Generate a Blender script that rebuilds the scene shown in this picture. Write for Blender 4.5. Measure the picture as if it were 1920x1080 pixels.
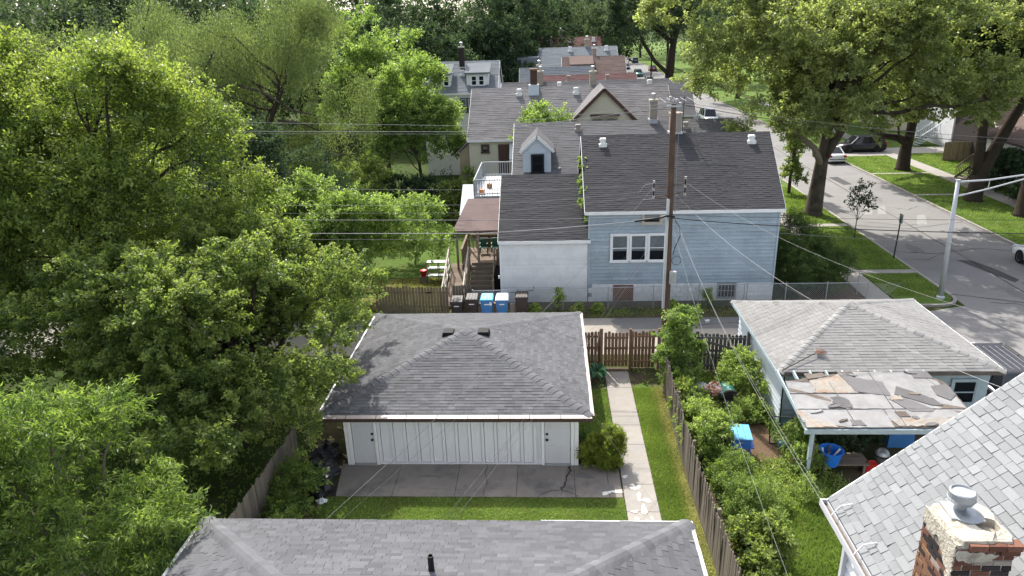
import bpy, math, random
import numpy as np
from mathutils import Matrix, Vector
R = math.radians
random.seed(7)
rng = np.random.default_rng(7)
for o in list(bpy.data.objects):
    bpy.data.objects.remove(o)
SC = bpy.context.scene
COL = SC.collection

# ------------------------------------------------------------------ camera
YAW, PITCH, ROLL, CAMH = R(-3.357), R(20.738), R(1.831), 14.5
fw = np.array([math.sin(YAW) * math.cos(PITCH), math.cos(YAW) * math.cos(PITCH), -math.sin(PITCH)])
_r = np.array([math.cos(YAW), -math.sin(YAW), 0.0])
_d = np.cross(fw, _r)
rt = math.cos(ROLL) * _r + math.sin(ROLL) * _d
dn = -math.sin(ROLL) * _r + math.cos(ROLL) * _d
cam = bpy.data.cameras.new('camera')
cam.sensor_width = 36.0
cam.lens = 1331 / 1920 * 36.0
cam.clip_end = 3000
cam.clip_start = 0.1
co = bpy.data.objects.new('camera', cam)
COL.objects.link(co)
co.matrix_world = Matrix(((rt[0], -dn[0], -fw[0], 0), (rt[1], -dn[1], -fw[1], 0), (rt[2], -dn[2], -fw[2], CAMH), (0, 0, 0, 1)))
SC.camera = co

# ------------------------------------------------------------------ light
SUN = np.array([-0.73, 2.12, 2.45]); SUN /= np.linalg.norm(SUN)
w = bpy.data.worlds.new('World'); SC.world = w; w.use_nodes = True
nt = w.node_tree
bg = nt.nodes['Background']
sky = nt.nodes.new('ShaderNodeTexSky')
sky.sky_type = 'NISHITA'; sky.sun_disc = False
sky.sun_elevation = math.asin(SUN[2])
sky.sun_rotation = math.atan2(SUN[0], SUN[1])
sky.dust_density = 3.0; sky.air_density = 1.0; sky.ozone_density = 1.0
hs_ = nt.nodes.new('ShaderNodeHueSaturation'); hs_.inputs['Saturation'].default_value = 0.5   # thin bright cloud veil
nt.links.new(sky.outputs[0], hs_.inputs['Color']); nt.links.new(hs_.outputs[0], bg.inputs[0])
bg.inputs[1].default_value = 0.15
sl = bpy.data.lights.new('sun', 'SUN'); sl.energy = 3.05; sl.angle = R(0.55); sl.color = (1.0, 0.95, 0.87)
so = bpy.data.objects.new('sun', sl); COL.objects.link(so)
so.rotation_euler = Vector(SUN).to_track_quat('Z', 'Y').to_euler()
so.location = (0, 0, 60)
vs = SC.view_settings
vs.view_transform = 'Standard'; vs.look = 'None'; vs.exposure = 1.27; vs.gamma = 1.0
vs.use_curve_mapping = False
cy = SC.cycles
cy.max_bounces = 6; cy.diffuse_bounces = 3; cy.glossy_bounces = 2; cy.transmission_bounces = 4
cy.transparent_max_bounces = 8; cy.volume_bounces = 0
cy.caustics_reflective = False; cy.caustics_refractive = False
cy.sample_clamp_indirect = 4.0

# ------------------------------------------------------------------ materials
MATS = {}
def mat(name, col, rough=0.8, spec=0.25, noise=None, bump=None, rnd=0.0, col2=None, metal=0.0, noise2=None, tonegain=1.0, emit=None):
    """base colour x (1 + per-face tone) x (per-object variation) x noise; optional second colour in big noise patches"""
    m = bpy.data.materials.new(name); m.use_nodes = True
    t = m.node_tree; N = t.nodes; L = t.links
    b = N['Principled BSDF']
    b.inputs['Roughness'].default_value = rough
    b.inputs['Specular IOR Level'].default_value = spec
    b.inputs['Metallic'].default_value = metal
    geo = N.new('ShaderNodeNewGeometry')
    cur = None
    rgb = N.new('ShaderNodeRGB'); rgb.outputs[0].default_value = (*col, 1); cur = rgb.outputs[0]
    def nz(scale, detail=5.0, rg=0.6):
        n = N.new('ShaderNodeTexNoise'); n.inputs['Scale'].default_value = scale; n.inputs['Detail'].default_value = detail
        n.inputs['Roughness'].default_value = rg
        L.new(geo.outputs['Position'], n.inputs['Vector']); return n.outputs['Fac']
    def math_(op, a, bb):
        n = N.new('ShaderNodeMath'); n.operation = op
        for i, v in enumerate((a, bb)):
            if isinstance(v, (int, float)): n.inputs[i].default_value = v
            else: L.new(v, n.inputs[i])
        return n.outputs[0]
    if col2 is not None:
        sc, lo, hi = noise2 or (0.5, 0.45, 0.6)
        mr = N.new('ShaderNodeMapRange'); L.new(nz(sc, 6.0, 0.65), mr.inputs[0])
        mr.inputs[1].default_value = lo; mr.inputs[2].default_value = hi
        mx = N.new('ShaderNodeMix'); mx.data_type = 'RGBA'
        L.new(mr.outputs[0], mx.inputs[0]); L.new(cur, mx.inputs[6]); mx.inputs[7].default_value = (*col2, 1)
        cur = mx.outputs[2]
    at = N.new('ShaderNodeAttribute'); at.attribute_name = 'tone'
    f = math_('ADD', math_('MULTIPLY', at.outputs['Fac'], tonegain), 1.0)
    if rnd:
        oi = N.new('ShaderNodeObjectInfo')
        f = math_('MULTIPLY', f, math_('ADD', math_('MULTIPLY', oi.outputs['Random'], 2 * rnd), 1 - rnd))
    if noise:
        for sc, amt in (noise if isinstance(noise[0], tuple) else (noise,)):
            f = math_('MULTIPLY', f, math_('ADD', math_('MULTIPLY', nz(sc), 2 * amt * 1.6), 1 - amt * 1.6))
    vm = N.new('ShaderNodeVectorMath'); vm.operation = 'SCALE'
    L.new(cur, vm.inputs[0]); L.new(f, vm.inputs['Scale'])
    L.new(vm.outputs[0], b.inputs['Base Color'])
    if bump:
        bn = N.new('ShaderNodeBump'); bn.inputs['Strength'].default_value = bump[1]; bn.inputs['Distance'].default_value = bump[2] if len(bump) > 2 else 0.02
        L.new(nz(bump[0], 4.0), bn.inputs['Height']); L.new(bn.outputs[0], b.inputs['Normal'])
    MATS[name] = m
    return m

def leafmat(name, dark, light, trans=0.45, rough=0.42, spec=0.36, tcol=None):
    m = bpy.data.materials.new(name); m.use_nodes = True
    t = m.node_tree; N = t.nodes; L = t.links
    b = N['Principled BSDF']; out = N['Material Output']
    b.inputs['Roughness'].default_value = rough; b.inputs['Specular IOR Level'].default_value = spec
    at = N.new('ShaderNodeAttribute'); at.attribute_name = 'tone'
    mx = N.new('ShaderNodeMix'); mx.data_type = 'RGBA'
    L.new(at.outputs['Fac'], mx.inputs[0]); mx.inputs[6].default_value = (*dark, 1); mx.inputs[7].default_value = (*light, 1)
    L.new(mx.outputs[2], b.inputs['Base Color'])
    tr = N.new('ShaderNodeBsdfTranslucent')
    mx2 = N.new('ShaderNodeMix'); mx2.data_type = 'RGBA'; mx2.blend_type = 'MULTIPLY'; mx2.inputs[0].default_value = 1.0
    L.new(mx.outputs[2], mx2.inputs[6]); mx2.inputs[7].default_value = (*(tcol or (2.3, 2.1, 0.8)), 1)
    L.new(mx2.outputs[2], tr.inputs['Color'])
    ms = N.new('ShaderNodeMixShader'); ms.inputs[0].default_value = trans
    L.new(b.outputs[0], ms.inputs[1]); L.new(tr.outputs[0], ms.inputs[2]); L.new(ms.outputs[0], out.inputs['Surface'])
    MATS[name] = m
    return m

def glassmat(name, tint=(0.8, 0.85, 0.9), refl=0.25):
    m = bpy.data.materials.new(name); m.use_nodes = True
    t = m.node_tree; N = t.nodes; L = t.links
    N.remove(N['Principled BSDF']); out = N['Material Output']
    tp = N.new('ShaderNodeBsdfTransparent'); tp.inputs[0].default_value = (*tint, 1)
    gl = N.new('ShaderNodeBsdfGlossy'); gl.inputs['Roughness'].default_value = 0.04
    lw = N.new('ShaderNodeLayerWeight'); lw.inputs[0].default_value = refl
    ms = N.new('ShaderNodeMixShader'); L.new(lw.outputs['Fresnel'], ms.inputs[0])
    L.new(tp.outputs[0], ms.inputs[1]); L.new(gl.outputs[0], ms.inputs[2]); L.new(ms.outputs[0], out.inputs[0])
    MATS[name] = m
    return m

M = MATS
mat('shingle_grey', (0.107, 0.108, 0.115), 0.9, 0.15, ((35, .12), (1.1, .16), (5, .08)), (220, .35, .01), rnd=.08)
mat('shingle_near', (0.106, 0.107, 0.115), 0.9, 0.15, ((35, .12), (0.9, .16), (5, .08)), (220, .35, .01), rnd=.08)
mat('shingle_light', (0.218, 0.225, 0.23), 0.9, 0.15, ((40, .1), (0.7, .1)), (220, .35, .01), rnd=.08)
mat('shingle_tan', (0.212, 0.209, 0.204), 0.9, 0.15, ((40, .1), (0.6, .16)), (220, .3, .01), rnd=.07)
mat('shingle_dark', (0.060, 0.059, 0.062), 0.95, 0.1, ((30, .16), (0.8, .12)), (150, .4, .01))
mat('shingle_mid', (0.118, 0.116, 0.12), 0.95, 0.1, ((30, .16), (0.7, .16)), (150, .4, .01))
mat('shingle_worn', (0.165, 0.158, 0.16), 0.95, 0.1, ((20, .22), (0.9, .25)), (100, .5, .02))
mat('shingle_red', (0.14, 0.078, 0.074), 0.95, 0.1, ((20, .15), (0.7, .15)))
mat('shingle_slate', (0.15, 0.165, 0.178), 0.95, 0.1, ((20, .15), (0.7, .15)))
mat('shingle_brown', (0.13, 0.095, 0.085), 0.95, 0.1, ((20, .18), (0.7, .2)))
mat('porch_roofing', (0.15, 0.112, 0.106), 0.95, 0.1, ((20, .15), (0.9, .2)), (60, .3, .01))
mat('white_paint', (0.74, 0.75, 0.76), 0.5, 0.3, ((2.5, .05), (30, .02)), rnd=.02)
mat('garage_white', (0.64, 0.655, 0.69), 0.6, 0.25, ((2.0, .06), (30, .02)), (25, .15, .004), rnd=.025)
mat('door_white', (0.54, 0.555, 0.585), 0.55, 0.3, ((2.0, .05), (30, .02)))
mat('white_siding', (0.7, 0.705, 0.71), 0.55, 0.3, ((1.2, .12), (5, .06), (20, .03)), rnd=.03)
mat('blue_siding', (0.305, 0.37, 0.42), 0.6, 0.25, ((0.7, .2), (3, .12), (30, .03)), (40, .15, .004), rnd=.06)
mat('blue_trim', (0.36, 0.43, 0.49), 0.55, 0.3, (3, .06))
mat('foundation_white', (0.66, 0.68, 0.7), 0.8, 0.2, ((2.2, .12), (14, .08)), (14, .6, .03), rnd=.06)
mat('cream_stucco', (0.53, 0.50, 0.385), 0.9, 0.15, ((0.8, .12), (10, .06)), (30, .3, .01))
mat('tan_siding', (0.42, 0.385, 0.315), 0.7, 0.2, ((1.0, .08), (12, .04)), rnd=.03)
mat('old_board', (0.30, 0.25, 0.16), 0.9, 0.1, ((2, .15), (15, .1)))
mat('brown_trim', (0.075, 0.04, 0.03), 0.6, 0.25, (8, .1))
mat('gutter_brown', (0.055, 0.032, 0.028), 0.4, 0.4, (5, .08))
mat('gutter_guard', (0.40, 0.335, 0.31), 0.5, 0.4, (4, .1), rnd=.08)
mat('gutter_white', (0.58, 0.58, 0.6), 0.4, 0.4, (4, .06))
mat('metal_grey', (0.32, 0.34, 0.36), 0.4, 0.5, (6, .1), metal=.6)
mat('galvanised', (0.42, 0.44, 0.46), 0.42, 0.5, ((3, .12), (25, .05)), metal=.55)
mat('chain_wire', (0.42, 0.44, 0.45), 0.5, 0.4, metal=.3)
mat('pole_alu', (0.48, 0.49, 0.51), 0.45, 0.4, (4, .08), metal=.2)
mat('black_plastic', (0.022, 0.02, 0.02), 0.5, 0.35, (5, .15))
mat('cart_black', (0.035, 0.03, 0.03), 0.55, 0.35, (4, .15))
mat('cart_brown', (0.035, 0.026, 0.024), 0.55, 0.35, (4, .15))
mat('cart_blue', (0.045, 0.17, 0.42), 0.5, 0.35, (4, .08))
mat('cart_cyan', (0.10, 0.42, 0.66), 0.5, 0.35, (4, .08))
mat('cart_white', (0.72, 0.78, 0.86), 0.5, 0.35, (4, .05))
mat('black', (0.012, 0.012, 0.013), 0.6, 0.3)
mat('dark_void', (0.01, 0.01, 0.011), 0.9, 0.1)
mat('louver_black', (0.012, 0.012, 0.013), 0.7, 0.2)
mat('vent_white', (0.72, 0.72, 0.7), 0.5, 0.3, (5, .06))
mat('vent_tan', (0.3, 0.26, 0.23), 0.6, 0.3, (5, .1))
mat('concrete', (0.38, 0.355, 0.325), 0.9, 0.15, ((0.45, .14), (2.5, .12), (16, .09), (60, .06)), (60, .25, .01), rnd=.04, col2=(0.24, 0.225, 0.21), noise2=(0.8, .5, .68))
mat('concrete_old', (0.285, 0.265, 0.24), 0.9, 0.15, ((0.45, .12), (4, .08), (40, .05)), (60, .25, .01), rnd=.05, col2=(0.27, 0.26, 0.245), noise2=(0.6, .5, .62))
mat('alley_concrete', (0.29, 0.265, 0.23), 0.9, 0.15, ((0.4, .12), (4, .1), (30, .05)), (50, .25, .01))
mat('alley_asphalt', (0.16, 0.155, 0.15), 0.9, 0.15, ((0.4, .14), (4, .12), (30, .08)), (60, .35, .01))
mat('asphalt', (0.2, 0.194, 0.19), 0.9, 0.15, ((0.25, .12), (3, .08), (40, .07)), (70, .3, .01), col2=(0.18, 0.175, 0.17), noise2=(0.3, .48, .62))
mat('asphalt_patch', (0.07, 0.07, 0.07), 0.9, 0.15, ((2, .1), (30, .08)))
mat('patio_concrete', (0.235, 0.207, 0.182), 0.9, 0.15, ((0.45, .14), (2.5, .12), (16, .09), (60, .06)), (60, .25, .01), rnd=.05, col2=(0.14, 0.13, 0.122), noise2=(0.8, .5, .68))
mat('crack', (0.045, 0.04, 0.035), 0.95, 0.05, (6, .2))
mat('paint_spill', (0.68, 0.66, 0.6), 0.7, 0.2, ((6, .06), (30, .04)))
mat('road_paint', (0.25, 0.248, 0.243), 0.8, 0.15, ((3, .25), (20, .12)))
mat('stain', (0.17, 0.16, 0.152), 0.9, 0.15, ((2, .15), (12, .1)))
mat('soil', (0.095, 0.074, 0.052), 0.95, 0.05, ((1.2, .2), (9, .25), (40, .2)), (25, .8, .04), col2=(0.06, 0.075, 0.03), noise2=(0.5, .45, .6))
mat('ground', (0.045, 0.07, 0.02), 0.95, 0.05, ((0.3, .2), (4, .25), (30, .2)), (20, .8, .05), col2=(0.075, 0.07, 0.035), noise2=(0.35, .5, .66))
mat('lawn', (0.098, 0.158, 0.034), 0.95, 0.08, ((0.5, .18), (5, .2), (45, .25)), (60, .9, .05), col2=(0.125, 0.14, 0.045), noise2=(0.7, .5, .7))
mat('lawn_dry', (0.17, 0.165, 0.055), 0.95, 0.08, ((0.7, .2), (6, .2), (45, .25)), (60, .9, .05), col2=(0.10, 0.13, 0.035), noise2=(0.8, .5, .65))
mat('mulch', (0.13, 0.088, 0.058), 0.95, 0.05, ((2, .2), (14, .3), (60, .25)), (30, .9, .04))
mat('fence_brown', (0.225, 0.135, 0.088), 0.85, 0.15, ((3, .2), (30, .12)), rnd=.25)
mat('fence_grey', (0.155, 0.133, 0.11), 0.9, 0.1, ((2.5, .16), (24, .12)), rnd=.18)
mat('fence_old', (0.125, 0.12, 0.117), 0.9, 0.1, ((2.5, .2), (24, .14)), rnd=.25)
mat('fence_tan', (0.20, 0.165, 0.115), 0.9, 0.1, ((2.5, .18), (24, .12)), rnd=.15)
mat('deck_wood', (0.21, 0.165, 0.13), 0.9, 0.1, ((2, .18), (20, .12)), rnd=.15)
mat('deck_grey', (0.30, 0.32, 0.34), 0.7, 0.2, ((2, .1),), rnd=.08)
mat('stair_brown', (0.18, 0.145, 0.118), 0.9, 0.1, ((2, .2), (20, .12)), rnd=.12)
mat('rail_white', (0.52, 0.47, 0.42), 0.8, 0.15, ((3, .15),), rnd=.1)
mat('pole_wood', (0.112, 0.073, 0.054), 0.9, 0.12, ((1.5, .22), (14, .2), (50, .1)), (30, .6, .02))
mat('wire_black', (0.015, 0.015, 0.016), 0.5, 0.3)
mat('wire_grey', (0.13, 0.13, 0.135), 0.5, 0.4)
mat('wire_silver', (0.22, 0.22, 0.225), 0.5, 0.4)
mat('insulator', (0.35, 0.33, 0.32), 0.3, 0.5)
mat('brick', (0.175, 0.085, 0.06), 0.9, 0.12, ((6, .2), (40, .15)), (60, .5, .01), rnd=.25)
mat('brick_dark', (0.05, 0.042, 0.042), 0.9, 0.12, ((6, .2), (40, .15)), (60, .5, .01), rnd=.3)
mat('brick_orange', (0.235, 0.13, 0.075), 0.9, 0.12, ((6, .2), (40, .15)), (60, .5, .01), rnd=.2)
mat('brick_pale', (0.34, 0.29, 0.245), 0.9, 0.12, ((5, .25), (40, .15)), (60, .5, .01), rnd=.15)
mat('mortar', (0.44, 0.40, 0.33), 0.95, 0.1, ((4, .18), (25, .15)), (35, .8, .02), col2=(0.28, 0.25, 0.21), noise2=(6, .5, .62))
mat('cement_cap', (0.52, 0.475, 0.39), 0.95, 0.1, ((4, .15), (25, .12)), (25, .9, .03), col2=(0.33, 0.29, 0.23), noise2=(7, .52, .64))
mat('bark_dark', (0.055, 0.043, 0.034), 0.95, 0.08, ((2, .25), (12, .25)), (14, .9, .06))
mat('bark_grey', (0.10, 0.082, 0.066), 0.95, 0.08, ((2, .25), (12, .25)), (14, .9, .06), col2=(0.06, 0.048, 0.038), noise2=(1.5, .45, .6))
mat('bark_pale', (0.22, 0.19, 0.15), 0.95, 0.08, ((2, .2), (12, .2)), (14, .9, .06))
mat('tyre', (0.014, 0.014, 0.015), 0.85, 0.15)
mat('rim', (0.4, 0.4, 0.42), 0.35, 0.5, metal=.6)
mat('car_glass', (0.012, 0.015, 0.018), 0.06, 0.6)
mat('lamp_red', (0.35, 0.015, 0.02), 0.3, 0.5)
mat('lamp_clear', (0.6, 0.62, 0.62), 0.2, 0.5)
for nm, c in dict(car_white=(0.72, 0.73, 0.74), car_black=(0.012, 0.012, 0.016), car_silver=(0.38, 0.40, 0.42), car_maroon=(0.15, 0.02, 0.03),
                  car_slate=(0.07, 0.085, 0.12), car_teal=(0.05, 0.17, 0.16), car_grey=(0.055, 0.055, 0.065)).items():
    mat(nm, c, 0.25, 0.5)
mat('roll_roofing', (0.255, 0.252, 0.25), 0.9, 0.12, ((0.9, .18), (4, .16), (40, .08)), (40, .3, .01), rnd=.06, col2=(0.23, 0.225, 0.225), noise2=(1.1, .48, .65))
mat('roll_dark', (0.135, 0.13, 0.132), 0.9, 0.12, ((1.5, .14), (20, .1)), rnd=.12)
mat('bare_wood', (0.275, 0.252, 0.222), 0.9, 0.1, ((1.2, .2), (9, .18)), (20, .5, .02), rnd=.1, col2=(0.28, 0.19, 0.13), noise2=(2.2, .5, .64))
mat('rot_wood', (0.145, 0.122, 0.105), 0.9, 0.1, ((3, .3), (20, .2)), (20, .6, .03), rnd=.2)
mat('pale_blue_paint', (0.36, 0.44, 0.47), 0.7, 0.2, ((2, .15), (14, .1)), rnd=.05)
mat('hip_siding', (0.54, 0.59, 0.64), 0.6, 0.25, ((1.5, .1), (14, .05)), rnd=.04)
mat('blue_paint', (0.035, 0.13, 0.47), 0.45, 0.35, (3, .1))
mat('sky_blue_paint', (0.10, 0.33, 0.52), 0.5, 0.3, ((3, .07), (14, .05)), rnd=.04)
mat('tub_blue', (0.02, 0.16, 0.62), 0.4, 0.4, (3, .06))
mat('red_plastic', (0.42, 0.02, 0.02), 0.45, 0.4)
mat('yellow_plastic', (0.50, 0.33, 0.03), 0.5, 0.3, (5, .12))
mat('orange_plastic', (0.62, 0.20, 0.03), 0.5, 0.3)
mat('teal_plastic', (0.13, 0.33, 0.28), 0.5, 0.35, (3, .12))
mat('green_chair', (0.04, 0.12, 0.085), 0.5, 0.3)
mat('cloth_orange', (0.42, 0.13, 0.05), 0.9, 0.1, (12, .2), col2=(0.66, 0.60, 0.55), noise2=(9, .48, .52))
mat('cloth_white', (0.62, 0.66, 0.68), 0.9, 0.1, (6, .1))
mat('tarp_black', (0.016, 0.017, 0.022), 0.4, 0.45, (3, .2), (6, .8, .08))
mat('awning', (0.62, 0.66, 0.68), 0.7, 0.2, (2, .06))
mat('curtain', (0.36, 0.335, 0.285), 0.9, 0.1, ((2, .1), (18, .2)))
mat('room_dark', (0.03, 0.03, 0.03), 0.9, 0.1)
mat('green_trim', (0.03, 0.08, 0.07), 0.6, 0.3)
mat('board_brown', (0.15, 0.075, 0.05), 0.85, 0.15, ((3, .2), (20, .15)))
mat('rose_pink', (0.62, 0.30, 0.34), 0.8, 0.2, tonegain=.5)
mat('cardboard', (0.36, 0.27, 0.17), 0.9, 0.1, (4, .1))
glassmat('window_glass', refl=.1)
G_ = (1.65, 1.8, .95)
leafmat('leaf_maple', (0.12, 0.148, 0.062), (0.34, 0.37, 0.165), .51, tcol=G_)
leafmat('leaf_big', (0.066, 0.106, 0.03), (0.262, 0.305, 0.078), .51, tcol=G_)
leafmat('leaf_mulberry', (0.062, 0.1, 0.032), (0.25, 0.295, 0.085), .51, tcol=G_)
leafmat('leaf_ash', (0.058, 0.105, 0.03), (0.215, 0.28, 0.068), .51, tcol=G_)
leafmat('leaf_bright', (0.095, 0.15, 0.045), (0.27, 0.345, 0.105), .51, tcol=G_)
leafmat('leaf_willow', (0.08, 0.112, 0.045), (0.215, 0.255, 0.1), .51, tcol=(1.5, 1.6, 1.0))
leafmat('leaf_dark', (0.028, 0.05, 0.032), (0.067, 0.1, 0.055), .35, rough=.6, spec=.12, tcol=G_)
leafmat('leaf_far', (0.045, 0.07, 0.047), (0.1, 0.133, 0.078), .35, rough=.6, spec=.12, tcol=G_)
leafmat('leaf_gold', (0.075, 0.125, 0.022), (0.26, 0.295, 0.045), .42, tcol=G_)
leafmat('leaf_hosta', (0.036, 0.107, 0.054), (0.096, 0.221, 0.103), .2, tcol=G_)
leafmat('leaf_juniper', (0.034, 0.07, 0.03), (0.125, 0.17, 0.05), .3, rough=.65, spec=.1, tcol=G_)
leafmat('grass_leaf', (0.105, 0.155, 0.035), (0.245, 0.31, 0.08), .42, tcol=(1.5, 1.7, .9))
leafmat('grass_dry', (0.203, 0.203, 0.072), (0.440, 0.413, 0.192), .4, tcol=(1.5, 1.6, 1.0))
leafmat('weed_leaf', (0.107, 0.167, 0.047), (0.337, 0.399, 0.123), .51, tcol=G_)

# ------------------------------------------------------------------ object helpers
class MB:
    def __init__(s): s.v = []; s.f = []; s.t = []
    def add(s, vs, fs, tone=0.0):
        n = len(s.v); s.v.extend(tuple(map(float, p)) for p in vs)
        for f in fs: s.f.append(tuple(n + i for i in f)); s.t.append(tone)
        return s
    def hexa(s, p, tone=0.0):
        return s.add(p, [(3, 2, 1, 0), (4, 5, 6, 7), (0, 1, 5, 4), (1, 2, 6, 5), (2, 3, 7, 6), (3, 0, 4, 7)], tone)
    def box(s, x0, x1, y0, y1, z0, z1, tone=0.0):
        return s.hexa([(x0, y0, z0), (x1, y0, z0), (x1, y1, z0), (x0, y1, z0), (x0, y0, z1), (x1, y0, z1), (x1, y1, z1), (x0, y1, z1)], tone)
    def beam(s, a, b, w, h, up=(0, 0, 1), tone=0.0):
        a = np.array(a, float); b = np.array(b, float); d = b - a; d /= np.linalg.norm(d)
        u = np.array(up, float)
        if abs(d @ u) > .95: u = np.array((0, 1.0, 0))
        x = np.cross(d, u); x /= np.linalg.norm(x); z = np.cross(x, d)
        P = []
        for e in (a, b):
            for (i, j) in ((-1, -1), (1, -1), (1, 1), (-1, 1)): P.append(e + x * i * w / 2 + z * j * h / 2)
        return s.hexa([P[0], P[1], P[2], P[3], P[4], P[5], P[6], P[7]], tone)
    def tube(s, path, rad, n=6, cap=True, tone=0.0):
        path = [np.array(p, float) for p in path]
        if not hasattr(rad, '__len__'): rad = [rad] * len(path)
        base = len(s.v); ref = np.array((0.31, 0.27, 0.91)); prev = None
        for i, p in enumerate(path):
            d = path[min(i + 1, len(path) - 1)] - path[max(i - 1, 0)]
            L = np.linalg.norm(d); d = d / L if L > 1e-9 else np.array((0, 0, 1.0))
            if prev is None:
                x = np.cross(d, ref if abs(d @ ref) < .9 else np.array((1.0, 0, 0)))
            else: x = prev - d * (prev @ d)
            x /= np.linalg.norm(x); prev = x; y = np.cross(d, x)
            for k in range(n):
                a = 2 * math.pi * k / n
                q = p + (x * math.cos(a) + y * math.sin(a)) * rad[i]; s.v.append(tuple(q))
        for i in range(len(path) - 1):
            for k in range(n):
                a = base + i * n + k; b = base + i * n + (k + 1) % n
                s.f.append((a, b, b + n, a + n)); s.t.append(tone)
        if cap:
            s.f.append(tuple(base + k for k in range(n - 1, -1, -1))); s.t.append(tone)
            e = base + (len(path) - 1) * n
            s.f.append(tuple(e + k for k in range(n))); s.t.append(tone)
        return s
    def lathe(s, prof, c=(0, 0, 0), n=14, axis='z', tone=0.0):
        base = len(s.v)
        for (r, h) in prof:
            for k in range(n):
                a = 2 * math.pi * k / n; x, y = r * math.cos(a), r * math.sin(a)
                p = (x, y, h) if axis == 'z' else ((x, h, y) if axis == 'y' else (h, x, y))
                s.v.append((c[0] + p[0], c[1] + p[1], c[2] + p[2]))
        for i in range(len(prof) - 1):
            for k in range(n):
                a = base + i * n + k; b = base + i * n + (k + 1) % n
                s.f.append((a, b, b + n, a + n) if axis != 'y' else (b, a, a + n, b + n)); s.t.append(tone)
        return s
    def prism(s, poly, a, b, axis='y', tone=0.0):
        """extrude polygon of 2-tuples between a and b along an axis"""
        def P(u, v, w): return (u, w, v) if axis == 'y' else ((w, u, v) if axis == 'x' else (u, v, w))
        n = len(poly); vs = [P(u, v, a) for u, v in poly] + [P(u, v, b) for u, v in poly]
        fs = [tuple(range(n)), tuple(range(2 * n - 1, n - 1, -1))] + [(i, (i + 1) % n, n + (i + 1) % n, n + i) for i in range(n)]
        s.add(vs, fs, tone); return s
    def build(s, name, m, parent=None, smooth=False, origin=None):
        me = bpy.data.meshes.new(name)
        V = np.array(s.v, float)
        if origin is None:
            mn = V.min(0); mx = V.max(0); origin = ((mn[0] + mx[0]) / 2, (mn[1] + mx[1]) / 2, mn[2])
        V = V - np.array(origin)
        me.from_pydata([tuple(p) for p in V], [], s.f)
        if any(s.t):
            a = me.attributes.new('tone', 'FLOAT', 'FACE'); a.data.foreach_set('value', s.t)
        me.materials.append(MATS[m] if isinstance(m, str) else m)
        if smooth: me.polygons.foreach_set('use_smooth', [True] * len(me.polygons))
        me.update()
        return link(name, me, parent, origin)

def link(name, me, parent=None, loc=(0, 0, 0), mw=None):
    o = bpy.data.objects.new(name, me); COL.objects.link(o)
    if mw is not None: o.matrix_basis = mw
    else: o.location = loc
    if parent is not None: attach(o, parent)
    return o
def tag(o, label=None, cat=None, group=None, kind=None):
    if label: o['label'] = label
    if cat: o['category'] = cat
    if group: o['group'] = group
    if kind: o['kind'] = kind
    return o
def thing(name, label, cat, loc=(0, 0, 0), group=None):
    o = bpy.data.objects.new(name, None); COL.objects.link(o); o.location = loc
    o.empty_display_size = .3
    return tag(o, label, cat, group)
def attach(o, p):
    o.parent = p
    q, chain = p, []
    acc = Matrix.Identity(4)
    while q is not None: chain.append(q); q = q.parent
    for q in reversed(chain): acc = acc @ (q.matrix_parent_inverse if q.parent else Matrix.Identity(4)) @ q.matrix_basis
    o.matrix_parent_inverse = acc.inverted()
    return o
def stuff(o): o['kind'] = 'stuff'; return o
def struct(name, m, mb, kind='structure', **k):
    return tag(mb.build(name, m, **k), kind=kind)
def copy_tree(src, parent=None):
    c = src.copy(); COL.objects.link(c)
    if parent is not None: c.parent = parent
    for ch in list(src.children): copy_tree(ch, c)
    return c
def flat(pts, z): return MB().add([(x, y, z) for x, y in pts], [tuple(range(len(pts)))])
def inframe(P, m=40):
    q = np.asarray(P) - np.array((0, 0, CAMH)); zz = q @ fw; zz = np.where(zz > .1, zz, .1)
    x = 960 + 1331 * (q @ rt) / zz; y = 540 + 1331 * (q @ dn) / zz
    return (x > -m) & (x < 1920 + m) & (y > -m) & (y < 1080 + m), zz
def fast_mesh(name, V, F, m, tone=None, parent=None, loc=(0, 0, 0), flatshade=True):
    """V (n,3), F (k,4) quads"""
    me = bpy.data.meshes.new(name)
    me.vertices.add(len(V)); me.vertices.foreach_set('co', np.ascontiguousarray(V, dtype=np.float32).ravel())
    k = F.shape[1]
    me.loops.add(F.size); me.loops.foreach_set('vertex_index', np.ascontiguousarray(F, dtype=np.int32).ravel())
    me.polygons.add(len(F)); me.polygons.foreach_set('loop_start', np.arange(0, F.size, k, dtype=np.int32))
    me.update(calc_edges=True)
    if flatshade: me.polygons.foreach_set('use_smooth', np.zeros(len(F), dtype=bool))
    if tone is not None:
        a = me.attributes.new('tone', 'FLOAT', 'FACE'); a.data.foreach_set('value', np.ascontiguousarray(tone, dtype=np.float32))
    me.materials.append(MATS[m] if isinstance(m, str) else m)
    return link(name, me, parent, loc)

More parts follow.
